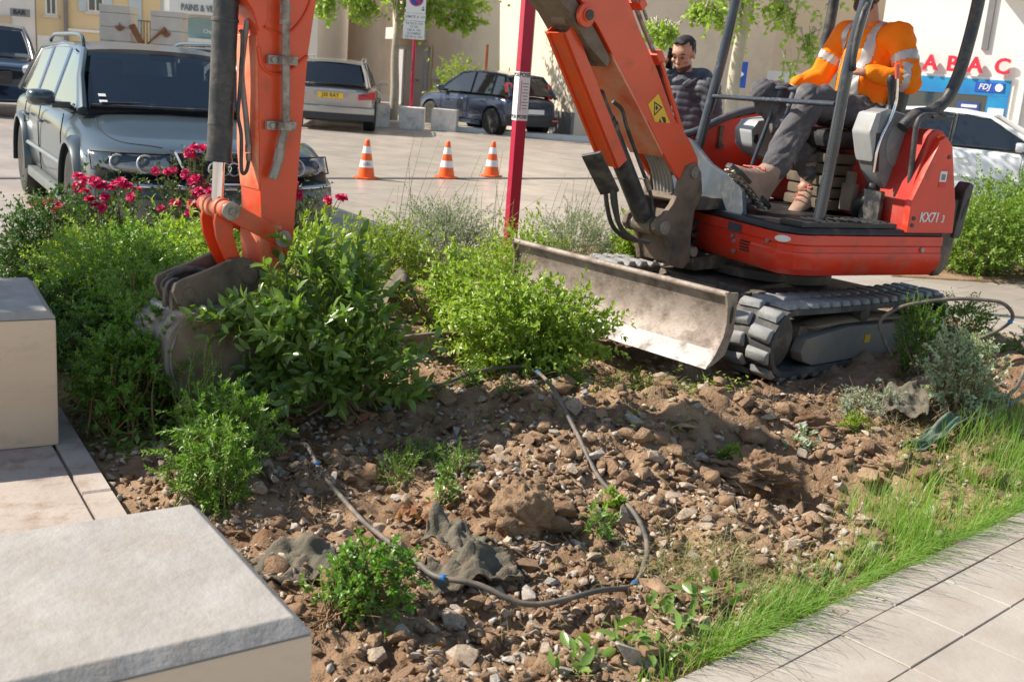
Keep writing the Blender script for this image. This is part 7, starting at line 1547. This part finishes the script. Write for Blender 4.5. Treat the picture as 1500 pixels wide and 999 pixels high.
# tan gable with the street plaque
t, M = house('tan_house', 'plain tan rendered house with a pale door and a street name plaque', (5.2, 30.4), (1, -.42), 4.4, 9, 9, 'render_tan')
bx(1.0, 2.15, .0, 2.05, .0, .07).build('door_frame', 'trim_white', t, M, smooth=0); bx(1.12, 2.03, .0, 1.6, .07, .1).build('door', 'trim_white', t, M, smooth=0)
bx(.25, .72, 2.0, 2.32, .0, .03).build('street_plaque', 'letter_grey', t, M, smooth=0)
pq = [o for o in t.children if o.name.startswith('street_plaque')][0]
lettering('RUE', .12, 'plate_white', pq, M @ plane_at((.485, .034, 2.22), (1, 0, 0), (0, 0, 1)), .002); lettering('DU FOUR', .10, 'plate_white', pq, M @ plane_at((.485, .034, 2.08), (1, 0, 0), (0, 0, 1)), .002) if False else None
# tobacco shop
t, M = house('tobacco_shop', 'white tobacco shop with red TABAC letters above a blue lottery window', (8.01, 26.48), (.8, -.6), 12, 9, 9, 'render_white')
ts = lambda s: .70 + (s - .3) * .84
tb = lambda s0, s1, *a: bx(ts(s0), ts(s1), *a)
for ch, s in zip('TABAC', (.75, 1.28, 1.77, 2.26, 2.83)):
    lettering(ch, .46, 'sign_letter_red', t, M @ plane_at((s, .14, 2.40), (1, 0, 0), (0, 0, 1)), .04, .012, name='sign_letter')
w = tb(.30, 3.18, .55, 2.18, .0, .05).build('shop_window', 'trim_white', t, M, smooth=0)
tb(.40, 3.10, 1.78, 2.12, .05, .07).build('blue_fascia', 'shop_blue', w, M, smooth=0)
tb(2.58, 3.10, .6, 1.775, .05, .07).build('blue_side', 'shop_blue', w, M, smooth=0)
tb(.40, 2.575, .6, 1.775, .05, .056).build('glass', 'pane', w, M, smooth=0)
tb(1.85, 2.42, .95, 1.62, .06, .075).build('poster', 'shop_poster', w, M, smooth=0)
for k, (s0, s1, z0, z1, m_) in enumerate(((1.92, 2.08, 1.05, 1.42, 'paper'), (2.12, 2.36, 1.32, 1.44, 'lime'), (2.14, 2.36, 1.1, 1.18, 'render_tan'), (1.95, 2.35, 1.50, 1.56, 'paper'), (2.64, 3.04, 1.36, 1.52, 'paper'), (2.64, 3.04, 1.14, 1.30, 'petal_pink'), (2.64, 3.04, .95, 1.06, 'paper'))):
    tb(s0, s1, z0, z1, .07, .08).build('advert', m_, w, M, smooth=0)
a = tb(2.22, 2.96, 1.86, 2.06, .07, .085).build('logo_board', 'sign_blue', w, M, smooth=0)
lettering('FDJ', .17, 'plate_white', a, M @ plane_at((ts(2.46), .09, 1.96), (1, 0, 0), (0, 0, 1)), .003, .002, .2)
f = MB(); f.lathe([(0, .088), (.085, .088), (.085, .094), (0, .096)], (ts(2.83), 0, 1.96), 20, 'y'); f.build('logo_clover', 'plate_white', a, M)
for s_, z_ in ((.62, 1.98), (1.72, 1.94)):
    f = MB(); f.box((ts(s_), .075, z_), (.13, .006, .13), Matrix.Rotation(R(45), 4, 'Y')); f.build('lime_diamond', 'lime', w, M, smooth=0)
    f = MB(); f.box((ts(s_), .08, z_), (.08, .006, .08), Matrix.Rotation(R(45), 4, 'Y')); f.build('diamond_centre', 'shop_blue', w, M, smooth=0)
tb(2.2, 2.36, 2.75, 4.2, .0, .06).build('painted_shadow', 'plinth_grey', t, M, smooth=0); tb(2.45, 5.5, 3.9, 4.05, .0, .35).build('ledge', 'trim_white', t, M, smooth=0)  # dark grey strip stands in for a shadow on the white wall
window(t, M, 3.4, 4.5, 4.3, 5.8); window(t, M, 1.0, 1.9, 4.3, 5.8)
tb(3.3, 3.45, 0, 2.6, .0, .1).build('pilaster', 'trim_white', t, M, smooth=0)
# red parasol-like awning arm seen beside the operator
# left background: stone gate pillars with rusty leaves
def maple(c, r): return [(c[0] + r * q * math.cos(a), c[1] + r * q * math.sin(a)) for a, q in [(R(90 + 360 * k / 22), (1., .45, .62, .35, .95, .5, .8, .38, .6, .3, .55, .2, .55, .3, .6, .38, .8, .5, .95, .35, .62, .45)[k]) for k in range(22)]]
for x0, y0, zt, lab, leaf in ((-9.69, 25.0, 2.28, 'left pale stone pillar with rusty leaf cutouts behind the estate car', [(.46, 1.78), (.30, 1.38)]), (-8.55, 25.0, 2.23, 'right pale stone pillar with a rusty leaf cutout near the bakery', [(.36, 1.72)])):
    M = frame((x0, y0, 0), R(4)); t = thing('stone_pillar', lab, 'pillar', M, 'gate pillars')
    z = 0; k = 0
    while z < zt - .05:
        h = min(.30, zt - z); f = MB(); f.box((.35, .3, z + h / 2), (.69 - (.0 if k % 2 else .008), .6, h - .012)); f.build('stone_course', 'pillar_stone', t, M, bevel=.008); z += h; k += 1
    f = MB(); f.box((.35, .3, zt / 2), (.66, .57, zt - .02)); f.build('core', 'joint', t, M, smooth=0)
    for c in leaf:
        f = MB(); f.prism(maple(c, .13), 'y', -.03, -.012); f.build('rusty_leaf', 'corten', t, M, smooth=0)
M = frame((-9.0, 24.9, 0), R(4)); t = thing('rusty_sculpture', 'v shaped rusty steel blades between the two stone pillars', 'sculpture', M)
f = MB(); f.add([(.0, 0, 1.85), (.12, 0, 1.90), (.36, 0, 1.45), (.26, 0, 1.40), (.0, .1, 1.85), (.12, .1, 1.90), (.36, .1, 1.45), (.26, .1, 1.40)], [(0, 1, 2, 3), (7, 6, 5, 4), (0, 4, 5, 1), (1, 5, 6, 2), (2, 6, 7, 3), (3, 7, 4, 0)]); f.build('steel_blade', 'corten', t, M, smooth=0)
f = MB(); f.add([(.30, 0, 1.38), (.36, 0, 1.45), (.82, 0, 1.82), (.78, 0, 1.88), (.30, .1, 1.38), (.36, .1, 1.45), (.82, .1, 1.82), (.78, .1, 1.88)], [(0, 1, 2, 3), (7, 6, 5, 4), (0, 4, 5, 1), (1, 5, 6, 2), (2, 6, 7, 3), (3, 7, 4, 0)]); f.build('steel_blade', 'corten', t, M, smooth=0)
f = MB(); f.box((.32, .05, .7), (.16, .1, 1.4)); f.build('stand', 'corten', t, M, bevel=.01)
# bakery
t, M = house('bakery', 'bakery shopfront with a white sign board and teal fascia behind the estate car', (-11.2, 34), (1, .05), 4.6, 8, 8, 'render_white')
a = bx(.25, 3.4, 2.45, 3.15, .0, .35).build('sign_board', 'plate_white', t, M, smooth=0); lettering('PAINS & VIENNOISERIES', .27, 'letter_grey', a, M @ plane_at((1.62, .36, 2.62), (1, 0, 0), (0, 0, 1)), .02, .004, sx=.72)
a = bx(.7, 2.9, 1.75, 2.35, .02, .10).build('fascia', 'shop_teal', t, M, smooth=0); lettering('Chapelle fleurie', .16, 'plate_white', a, M @ plane_at((1.7, .105, 1.98), (1, 0, 0), (0, 0, 1)), .004, .001)
for s in (.75, 1.35, 2.0): 
    q = bx(s, s + .55, .2, 1.68, .02, .06).build('shop_window', 'trim_white', t, M, smooth=0); bx(s + .05, s + .5, .25, 1.62, .06, .07).build('pane', 'pane', q, M, smooth=0)
bx(.62, 2.95, 1.66, 1.76, .02, .2).build('lintel', 'trim_white', t, M, smooth=0)
for s in (.6, 2.4): window(t, M, s, s + .9, 3.9, 5.4)
# yellow house, pale house with the bar
t, M = house('yellow_house', 'yellow rendered house with blue grey shutters and a small balcony at the back left', (-18.75, 45), (1, .05), 7.5, 9, 9, 'render_yellow')
window(t, M, .85, 1.5, 2.55, 4.4, 'shutter_blue'); bx(2.5, 3.0, .9, 4.2, .02, .08).build('shutter', 'shutter_blue', t, M, smooth=0)
bx(2.2, 3.5, 1.35, 1.5, .0, .5).build('balcony', 'pillar_stone', t, M, smooth=0); f = MB()
for k in range(11): f.cyl((2.25 + .12 * k, .47, 1.5), (2.25 + .12 * k, .47, 2.35), .014, seg=5)
f.box((2.85, .47, 2.35), (1.3, .04, .04)); f.build('railing', 'iron', t, M)
bx(.1, 2.2, 1.75, 1.85, .0, .1).build('string_course', 'trim_white', t, M, smooth=0); f = MB(); f.cyl((.02, .1, 0), (.02, .1, 8.5), .08, seg=10); f.build('downpipe', 'plinth_grey', t, M)
for s in (4.2, 6.0): window(t, M, s, s + .8, 2.6, 4.2, 'shutter_blue')
t, M = house('pale_yellow_house', 'pale yellow house with one tall window at the back left', (-20.0, 45.1), (1, .05), 1.25, 9, 9, 'render_yellow'); window(t, M, .38, .84, 2.3, 4.2); bx(.05, 1.2, .2, 1.5, .0, .04).build('shutter', 'trim_white', t, M, smooth=0)
t, M = house('bar_building', 'pale building with the BAR sign and a balcony at the left edge', (-27, 44.8), (1, .05), 6.95, 9, 9, 'render_white')
a = bx(6.2, 6.95, 2.15, 2.45, .5, .58).build('bar_sign', 'letter_grey', t, M, smooth=0); lettering('BAR', .27, 'letter_dark', a, M @ plane_at((6.57, .59, 2.3), (1, 0, 0), (0, 0, 1)), .01, .006)
window(t, M, 4.6, 5.4, 2.7, 4.2); window(t, M, 6.2, 6.6, 3.0, 4.0); window(t, M, 2.0, 2.9, 2.7, 4.2)
a = bx(4.7, 6.0, 1.75, 2.15, .0, .1).build('shop_sign', 'render_tan', t, M, smooth=0)
f = MB()
for k in range(26): f.cyl((2.0 + .12 * k, .9, 1.8), (2.0 + .12 * k, .9, 2.7), .016, seg=5)
f.box((3.5, .9, 2.72), (3.1, .05, .05)); f.build('railing', 'iron', t, M); bx(1.9, 5.1, 1.65, 1.8, .0, .95).build('balcony', 'pillar_stone', t, M, smooth=0)
f = MB()
for s in (3.2, 4.2, 5.2, 6.3): f.cyl((s, 1.0, 0), (s, 1.0, 1.65), .05, seg=8)
f.box((4.7, 1.0, 1.62), (3.4, .1, .08)); f.build('awning_frame', 'iron', t, M)
bx(4.6, 6.1, .2, 1.55, .0, .06).build('shopfront', 'pane', t, M, smooth=0)
t, M = house('far_house', 'distant grey house seen between the stone pillars', (-15.5, 56), (1, .0), 9, 9.5, 9, 'render_grey')
for s in (1.2, 3., 5., 6.6): window(t, M, s, s + .9, 2.2, 3.9, 'shutter_blue')
# kerb at the foot of the cream hall and pavement strip behind the square
f = MB(); f.box((0, 0, .04), (30, .6, .12)); tag(f.build('kerb', 'trim_white', None, frame((8.2, 26.3, 0), R(-6))), kind='structure')
# ---------------------------------------------------------------- people
def solid(name, shapes, voxel, m, parent, M, smooth=4, fn=None):
    """capsules (p0,p1,r0,r1[,flat axis scale]) and ellipsoids ('e',c,(rx,ry,rz)[,rot]) fused into one continuous surface"""
    mb = MB()
    for s in shapes:
        if s[0] == 'e':
            q = MB(); q.sphere((0, 0, 0), 1, 18, 12, (1, 1, 1)); Q = Matrix.Translation(s[1]) @ (s[3].to_4x4() if len(s) > 3 else ident()) @ Matrix.Diagonal((*s[2], 1)); mb.add([Q @ Vector(p) for p in q.v], q.f)
        elif s[0] == 'c':                                  # chain of points with radii
            mb.tube(catmull(s[1], 4), list(np.interp(np.linspace(0, 1, 4 * (len(s[1]) - 1) + 1), np.linspace(0, 1, len(s[2])), s[2])), 14, True, s[3] if len(s) > 3 else 1.)
            for p, r in ((s[1][0], s[2][0]), (s[1][-1], s[2][-1])): mb.sphere(p, r * .98, 14, 8)
        else:
            p0, p1, r0, r1 = s[:4]; mb.tube([p0, p1], [r0, r1], 14); mb.sphere(p0, r0, 14, 8); mb.sphere(p1, r1, 14, 8)
    o = mb.build(name, m, parent, M)
    md = o.modifiers.new('fuse', 'REMESH'); md.mode = 'VOXEL'; md.voxel_size = voxel
    sm = o.modifiers.new('smooth', 'SMOOTH'); sm.factor = .5; sm.iterations = smooth
    me = evaluated(o); o.modifiers.clear(); old = o.data; o.data = me; bpy.data.meshes.remove(old)
    for p in me.polygons: p.use_smooth = True
    if fn:
        n = len(me.vertices); co = np.zeros(n * 3, np.float32); no = np.zeros(n * 3, np.float32); me.vertices.foreach_get('co', co); me.vertex_normals.foreach_get('vector', no)
        Q = np.array(M.inverted() @ ROOTM[root_of(parent).name]); loc = co.reshape(-1, 3) @ Q[:3, :3].T + Q[:3, 3]
        me.vertices.foreach_set('co', (co.reshape(-1, 3) + no.reshape(-1, 3) * fn(loc)[:, None]).astype(np.float32).ravel()); me.update()
    return o
def folds(a, f, seed):
    return lambda L: a * (2 * np.abs(fbm(L[:, 0] * f + L[:, 2] * f * .6, L[:, 1] * f - L[:, 2] * f * .8, 3, seed)) - .3) * 2
def hand_shapes(w, d, up, side, s=1., curl=.6):
    """palm and five bent fingers: w wrist, d pointing along the hand, up back of the hand, side towards the thumb"""
    w, d, up, side = Vector(w), Vector(d).normalized(), Vector(up), Vector(side); up = (up - d * up.dot(d)).normalized(); sd = d.cross(up); side = sd if sd.dot(side) > 0 else -sd
    out = [('e', w + d * .048 * s, (.050 * s, .040 * s, .017 * s), Matrix((d, side, up)).transposed())]; out.append((w - d * .03, w + d * .02 * s, .026 * s, .025 * s))
    for k, (o, l) in enumerate(((.028, .072), (.010, .080), (-.009, .075), (-.027, .060))):
        b = w + d * .085 * s + side * o * s; a = 0; p = b; l *= s; pts = [b - d * .02 * s]; pts.append(b)
        for q, f in enumerate((.45, .32, .25)):
            a += curl * (.7 + .5 * q) * (.85 + .1 * k); p = p + (d * math.cos(a) - up * math.sin(a)) * l * f; pts.append(p)
        out.append(('c', pts, [.0098 * s, .0092 * s, .0085 * s, .0075 * s, .0066 * s]))
    b = w + d * .025 * s + side * .030 * s; out.append(('c', [b - side * .012 * s, b + (side * .7 + d * .5) * .030 * s, b + (side * .75 + d * .9 - up * .4) * .052 * s, b + (side * .5 + d * 1.2 - up * .8) * .066 * s], [.014 * s, .0115 * s, .010 * s, .008 * s]))
    return out
def head_shapes(c, Rm, s=1.):
    """skull, jaw, nose, brows, lips and ears about the head centre; Rm turns x=forward, y=left, z=up"""
    T = lambda x, y, z: Vector(c) + Rm @ Vector((x * s, y * s, z * s))
    e = lambda p, r: ('e', T(*p), tuple(q * s for q in r), Rm)
    return [e((-.012, 0, .035), (.098, .076, .092)), e((.018, 0, -.045), (.068, .058, .070)), e((.050, 0, -.088), (.032, .034, .026)), e((.062, 0, .030), (.030, .056, .040)),
            e((.088, 0, -.018), (.013, .011, .026)), e((.098, 0, -.030), (.013, .0145, .011)), e((.080, 0, .018), (.012, .050, .011)), e((.078, 0, -.058), (.013, .024, .0065)), e((.077, 0, -.068), (.013, .021, .0075)),
            e((.055, .042, -.022), (.030, .022, .020)), e((.055, -.042, -.022), (.030, .022, .020)), e((-.010, .077, -.005), (.018, .008, .030)), e((-.010, -.077, -.005), (.018, .008, .030))], T

# --- the operator on the seat (upper-body frame)
op = thing('person', 'operator in orange high visibility jacket and grey trousers seated on the excavator', 'person', SM @ Matrix.Translation((-.40, 0, 1.31)))
V3 = Vector
hipL, hipR, kneL, kneR = V3((-.42, .10, 1.40)), V3((-.42, -.10, 1.40)), V3((.07, .17, 1.475)), V3((.15, -.17, 1.485))
ankL, ankR = V3((.30, .165, 1.03)), V3((-.18, -.02, 1.0)); shL, shR = V3((-.50, .195, 1.885)), V3((-.44, -.205, 1.885)); elL, elR = V3((-.50, .33, 1.62)), V3((-.36, -.30, 1.61)); wrL, wrR = V3((-.245, .235, 1.655)), V3((-.17, -.31, 1.545))
hc = V3((-.375, -.01, 2.145)); hR = Matrix.Rotation(R(14), 3, 'Y') @ Matrix.Rotation(R(18), 3, 'Z')
hs_, TH = head_shapes(hc, hR)
bodyS = hs_ + [((-.43, 0, 1.93), hc + V3((-.02, 0, -.05)), .062, .058), ('c', [(-.44, 0, 1.36), (-.46, 0, 1.55), (-.455, 0, 1.75), (-.44, 0, 1.88)], [.13, .125, .14, .10]), (shL, shR, .07, .07), (shL, elL, .055, .042), (elL, wrL, .042, .028), (shR, elR, .055, .042), (elR, wrR, .042, .028),
               (hipL, kneL, .085, .06), (kneL, ankL, .058, .042), (hipR, kneR, .085, .06), (kneR, ankR, .058, .042), (ankL, ankL + V3((.08, 0, -.06)), .04, .04), (ankR, ankR + V3((.06, 0, -.06)), .04, .04)]
bodyS += hand_shapes(wrL, (.95, -.25, -.05), (.1, .3, 1), (.2, -1, 0), 1.05, .5) + hand_shapes(wrR, (.6, -.4, -.45), (.3, 0, 1), (0, 1, 0), 1., .9)
body = solid('body', bodyS, .0065, 'skin_tan', op, SM, 3)
f = MB()
for s in (-1, 1): f.sphere(TH(.084, s * .031, .002), .0115, 12, 8)
f.build('eyes', 'eye', body, SM)
solid('beard', [('e', TH(.040, 0, -.088), (.056, .062, .050), hR), ('e', TH(.0, .055, -.045), (.04, .024, .05), hR), ('e', TH(.0, -.055, -.045), (.04, .024, .05), hR), ('e', TH(.084, 0, -.050), (.012, .03, .006), hR), ('e', TH(.02, 0, -.12), (.05, .05, .03), hR)], .007, 'beard', op, SM, 2, folds(.004, 60, 3))
solid('hair', [('e', TH(-.030, 0, .055), (.096, .084, .085), hR), ('e', TH(-.07, 0, .0), (.045, .07, .06), hR)], .009, 'hair_dark', op, SM, 2, folds(.003, 60, 4))
jk = [('c', [(-.435, 0, 1.375), (-.455, 0, 1.52), (-.465, 0, 1.68), (-.455, 0, 1.82)], [.175, .172, .178, .15]), ('e', (-.45, .06, 1.40), (.16, .15, .09)), ('e', (-.45, -.06, 1.40), (.16, .15, .09)), (shL + V3((.01, -.03, -.02)), shR + V3((.01, .03, -.02)), .10, .10), ('e', (-.45, 0, 1.93), (.085, .10, .05)),
      (shL, elL, .088, .075), (elL, wrL + V3((-.02, .01, 0)), .075, .048), (shR, elR, .088, .072), (elR, wrR + V3((-.02, 0, .02)), .072, .047), ('e', (-.36, .03, 1.60), (.10, .14, .16)), ('e', (-.30, 0, 1.42), (.09, .19, .055))]
jacket = solid('hivis_jacket', jk, .011, 'hivis', op, SM, 3, folds(.012, 9, 11))
def band(name, path, r, parent, wd=.05, closed=False):
    """flat reflective tape lying round a limb: path points with local radius"""
    mb = MB(); P = [Vector(p) for p in path]; mb.loft([[P[i] + Vector(o) for o in r] for i in range(len(P))]); return mb.build(name, 'hivis_band', parent, SM)
def cuff(name, p, d, r, wd, parent, flat=1.):
    p, d = Vector(p), Vector(d).normalized(); mb = MB(); mb.tube([p - d * wd / 2, p - d * wd * .2, p + d * wd * .2, p + d * wd / 2], [r * .99, r, r, r * .99], 24, True, flat); return mb.build(name, 'hivis_band', parent, SM)
# reflective tape is laid over the jacket surface itself
def tape(name, test):
    me0 = jacket.data; n = len(me0.vertices); co = np.zeros(n * 3); no = np.zeros(n * 3); me0.vertices.foreach_get('co', co); me0.vertex_normals.foreach_get('vector', no); co = co.reshape(-1, 3); no = no.reshape(-1, 3)
    Q = np.array(SM.inverted() @ ROOTM[op.name]); L = co @ Q[:3, :3].T + Q[:3, 3]; k = test(L)
    V, F, mp = [], [], {}
    for p in me0.polygons:
        if all(k[i] for i in p.vertices):
            for i in p.vertices:
                if i not in mp: mp[i] = len(V); V.append(co[i] + no[i] * .004)
            F.append([mp[i] for i in p.vertices])
    me = bpy.data.meshes.new(name); me.from_pydata([tuple(v) for v in V], [], F); me.materials.append(MATS['hivis_band'])
    for p in me.polygons: p.use_smooth = True
    o = bpy.data.objects.new(name, me); COL.objects.link(o); o.parent = op; return o
def along(L, a, b): a, b = np.array(a), np.array(b); d = b - a; return ((L - a) @ d) / (d @ d), np.linalg.norm(L - a - np.outer(((L - a) @ d) / (d @ d), d), axis=1)
arm = lambda L: (along(L, shL, elL)[1] < .115) & (L[:, 1] > .17)
tape('waist_tape', lambda L: (np.abs(L[:, 2] - 1.455 - .06 * (L[:, 0] + .45)) < .03) & (np.abs(L[:, 1]) < .24) & ~((L[:, 1] > .235)))
tape('sleeve_tape', lambda L: (np.abs(along(L, shL, elL)[0] - .52) < .105) & arm(L))
def fore(L): t_, r_ = along(L, elL, wrL); return (np.abs(t_ - .18) < .10) & (r_ < .11)
tape('forearm_tape', fore)
tape('right_sleeve_tape', lambda L: (np.abs(along(L, shR, elR)[0] - .55) < .10) & (along(L, shR, elR)[1] < .115) & (L[:, 1] < -.17))
tape('chest_tape', lambda L: (np.abs(np.abs(L[:, 1]) - .105) < .026) & (L[:, 2] > 1.47) & (np.abs(L[:, 1]) < .16))
tr = [('e', (-.43, 0, 1.385), (.16, .185, .085)), (hipL, kneL, .112, .09), (kneL, ankL + V3((-.02, 0, .06)), .09, .084), (hipR, kneR, .112, .09), (kneR, ankR + V3((.0, 0, .03)), .096, .092), ('e', kneL + V3((.02, 0, .01)), (.09, .085, .085)), ('e', kneR + V3((.02, 0, .01)), (.09, .085, .085))]
solid('trousers', tr, .011, 'trousers', op, SM, 3, folds(.020, 9, 21))
def boot(an, toe, up, K=1.28):
    an, toe, up = V3(an), V3(toe), V3(up).normalized(); d = (toe - an); d = (d - up * d.dot(up)).normalized(); sd = up.cross(d); Q = Matrix((d, sd, up)).transposed(); c = an - up * .085
    E_ = lambda x, y, z, rx, ry, rz: ('e', c + Q @ V3((x, y, z)) * K, (rx * K, ry * K, rz * K), Q)
    bt = MB(); rings = []
    for z, xb_, xf_, w_ in ((.19, -.062, .058, .056), (.15, -.064, .060, .058), (.09, -.062, .060, .055), (.05, -.064, .070, .053), (.025, -.067, .092, .052), (.0, -.072, .122, .050), (-.018, -.078, .158, .050), (-.034, -.083, .188, .051), (-.050, -.086, .204, .052), (-.066, -.088, .210, .053)):
        m_, h_ = (xb_ + xf_) / 2, (xf_ - xb_) / 2
        rings.append([c + Q @ V3((m_ + h_ * math.copysign(abs(math.cos(q)) ** .8, math.cos(q)), w_ * (1 - .16 * max(0, -math.cos(q)) - .10 * abs(math.sin(q * 2)) * (math.cos(q) < .3)) * math.sin(q), z)) * K for q in [2 * PI * i / 28 for i in range(28)]])
    bt.loft(rings); b = bt.build('boot', 'boot', op, SM, smooth=60)
    cu = MB(); cu.tube([c + Q @ V3((-.002, 0, .16)) * K, c + Q @ V3((-.002, 0, .20)) * K], [.064 * K, .062 * K], 20); cu.build('boot_collar', 'trousers', b, SM, bevel=.006)
    cu = MB(); cu.tube([c + Q @ V3((.066, y, .045)) * K for y in (-.045, -.03, 0, .03, .045)], .006, 6); cu.build('red_stitch', 'red_tip', b, SM)
    f = MB(); ol = [(-.095, -.036), (-.06, -.046), (.02, -.040), (.10, -.052), (.17, -.046), (.208, -.02), (.208, .02), (.17, .046), (.10, .052), (.02, .040), (-.06, .046), (-.095, .034)]
    f.prism(ol, 'z', -.064, -.042); so = f.build('sole', 'plastic_black', b, SM @ Matrix.Translation(c) @ Q.to_4x4() @ Matrix.Scale(K, 4), bevel=.005)
    f = MB()
    for k in range(9):
        for yy in (-.026, 0, .026):
            x = -.075 + .032 * k; f.box((x + (.008 if yy == 0 else 0), yy, -.068), (.018, .017, .012))
    f.build('sole_lugs', 'boot_sole', so, SM @ Matrix.Translation(c) @ Q.to_4x4() @ Matrix.Scale(K, 4), bevel=.002)
    f = MB()
    for k in range(5): f.tube([c + Q @ V3((.128 - .022 * k, y * .9, .008 + .016 * k)) * K for y in (-.03, 0, .03)], .004, 6)
    f.build('laces', 'red_tip', b, SM)
boot(ankL, ankL + V3((.16, .0, -.01)), V3((-.62, .0, .78)))
boot(ankR, ankR + V3((.16, .03, -.10)), V3((.35, .0, .94)))

# --- the man on the phone (x forward, y to his left)
MM = frame((1.12, 8.30, .0), R(231)); man = thing('person', 'bearded man in dark quilted puffer jacket holding a phone to his ear', 'person', MM)
h2 = V3((.05, 0, 1.715)); r2 = Matrix.Rotation(R(6), 3, 'Z') @ Matrix.Rotation(R(18), 3, 'Y')
hs2, T2 = head_shapes(h2, r2, 1.03)
sR, sL = V3((-.02, -.20, 1.50)), V3((-.02, .20, 1.50)); eR_, eL_ = V3((.16, -.36, 1.30)), V3((-.04, .27, 1.21)); wR_, wL_ = V3((.16, -.165, 1.575)), V3((.13, .17, 1.02))
bs2 = hs2 + [((-.01, 0, 1.52), h2 + V3((-.025, 0, -.06)), .060, .056), ('c', [(0, 0, .98), (0, 0, 1.2), (0, 0, 1.40), (-.01, 0, 1.50)], [.13, .13, .14, .10]), (sL, sR, .065, .065), (sR, eR_, .05, .04), (eR_, wR_, .04, .027), (sL, eL_, .05, .04), (eL_, wL_, .04, .027)]
for s in (-1, 1): bs2 += [((0, s * .09, .95), (.02, s * .10, .50), .085, .058), ((.02, s * .10, .50), (-.01, s * .11, .09), .055, .04), ((-.01, s * .11, .05), (.13, s * .13, .035), .035, .03)]
bs2 += hand_shapes(wR_, (-.25, .30, .95), (.35, -1., .1), (1, .2, .2), 1.03, .75) + hand_shapes(wL_, (.4, -.1, -.8), (0, 1, 0), (1, 0, 0), 1., .5)
b2 = solid('body', bs2, .0065, 'skin', man, MM, 3)
f = MB()
for s in (-1, 1): f.sphere(T2(.083, s * .031, .000), .0088, 12, 8)
f.build('eyes', 'eye', b2, MM)
for s in (-1, 1):
    f = MB(); f.tube([T2(.094, s * .014, .024), T2(.094, s * .034, .030), T2(.078, s * .056, .022)], [.003, .0042, .002], 8); f.build('eyebrow', 'hair_dark', b2, MM)
solid('hair', [('e', T2(-.028, 0, .058), (.094, .080, .076), r2), ('e', T2(-.07, 0, .01), (.044, .066, .062), r2), ('e', T2(.030, 0, .104), (.046, .056, .026), r2), ('e', T2(.060, .02, .098), (.022, .028, .018), r2), ('e', T2(.056, -.025, .100), (.022, .026, .016), r2), ('e', T2(-.012, .070, .035), (.028, .010, .036), r2), ('e', T2(-.012, -.070, .035), (.028, .010, .036), r2)], .007, 'hair_dark', man, MM, 2, folds(.005, 45, 6))
solid('beard', [('e', T2(.014, 0, -.077), (.073, .0605, .050), r2), ('e', T2(.046, 0, -.098), (.040, .038, .026), r2), ('e', T2(.084, 0, -.049), (.009, .024, .004), r2)], .006, 'beard', man, MM, 2, folds(.002, 70, 5))
def quilt(L): 
    d = np.where(np.abs(L[:, 1]) < .2, L[:, 2], L[:, 2] + .3 * np.abs(L[:, 1])); return .0085 * np.abs(np.sin(d * PI / .052)) ** .6 - .004 + .012 * (fbm(L[:, 0] * 9 + L[:, 2] * 5, L[:, 1] * 9, 3, 4))
solid('puffer_jacket', [('c', [(0, 0, .93), (.01, 0, 1.12), (.0, 0, 1.32), (-.01, 0, 1.47)], [.175, .172, .18, .145]), ('e', (0, .07, 1.2), (.15, .16, .25)), ('e', (0, -.07, 1.2), (.15, .16, .25)), (sL + V3((0, -.03, -.02)), sR + V3((0, .03, -.02)), .095, .095), (sR, eR_, .085, .072), (eR_, wR_ + V3((0, -.03, -.06)), .07, .046), (sL, eL_, .085, .072), (eL_, wL_ + V3((-.01, 0, .03)), .07, .048)], .009, 'puffer', man, MM, 3, quilt)
solid('hood', [('c', [(.09, .07, 1.50), (.0, .13, 1.555), (-.12, .10, 1.57), (-.155, 0, 1.57), (-.12, -.10, 1.57), (.0, -.13, 1.555), (.09, -.07, 1.50)], [.032, .048, .06, .065, .06, .048, .032])], .009, 'puffer', man, MM, 4, folds(.006, 14, 8))
f = MB(); f.tube([(.165, 0, 1.47), (.182, 0, 1.3), (.185, 0, 1.1), (.18, 0, .95)], .006, 6); f.build('zip', 'decal_black', man, MM)
solid('jeans', [((0, .085, .95), (.02, .10, .50), .108, .08), ((.02, .10, .50), (-.01, .11, .10), .08, .07), ((0, -.085, .95), (.02, -.10, .50), .108, .08), ((.02, -.10, .50), (-.01, -.11, .10), .08, .07), ('e', (0, 0, .96), (.14, .18, .10))], .012, 'jeans', man, MM, 3, folds(.008, 12, 9))
for s in (-1, 1): solid('shoe', [((-.03, s * .11, .05), (.14, s * .13, .04), .05, .042)], .01, 'plastic_black', man, MM, 2)
pc_ = T2(.012, -.098, -.032); f = MB(); f.box((0, 0, 0), (.075, .010, .150)); o = f.build('phone', 'phone', None, MM @ Matrix.Translation(pc_) @ r2.to_4x4() @ Matrix.Rotation(R(-28), 4, 'Y') @ Matrix.Rotation(R(-12), 4, 'Z'), bevel=.004); tag(o, 'black mobile phone held to the bearded man ear', 'phone')
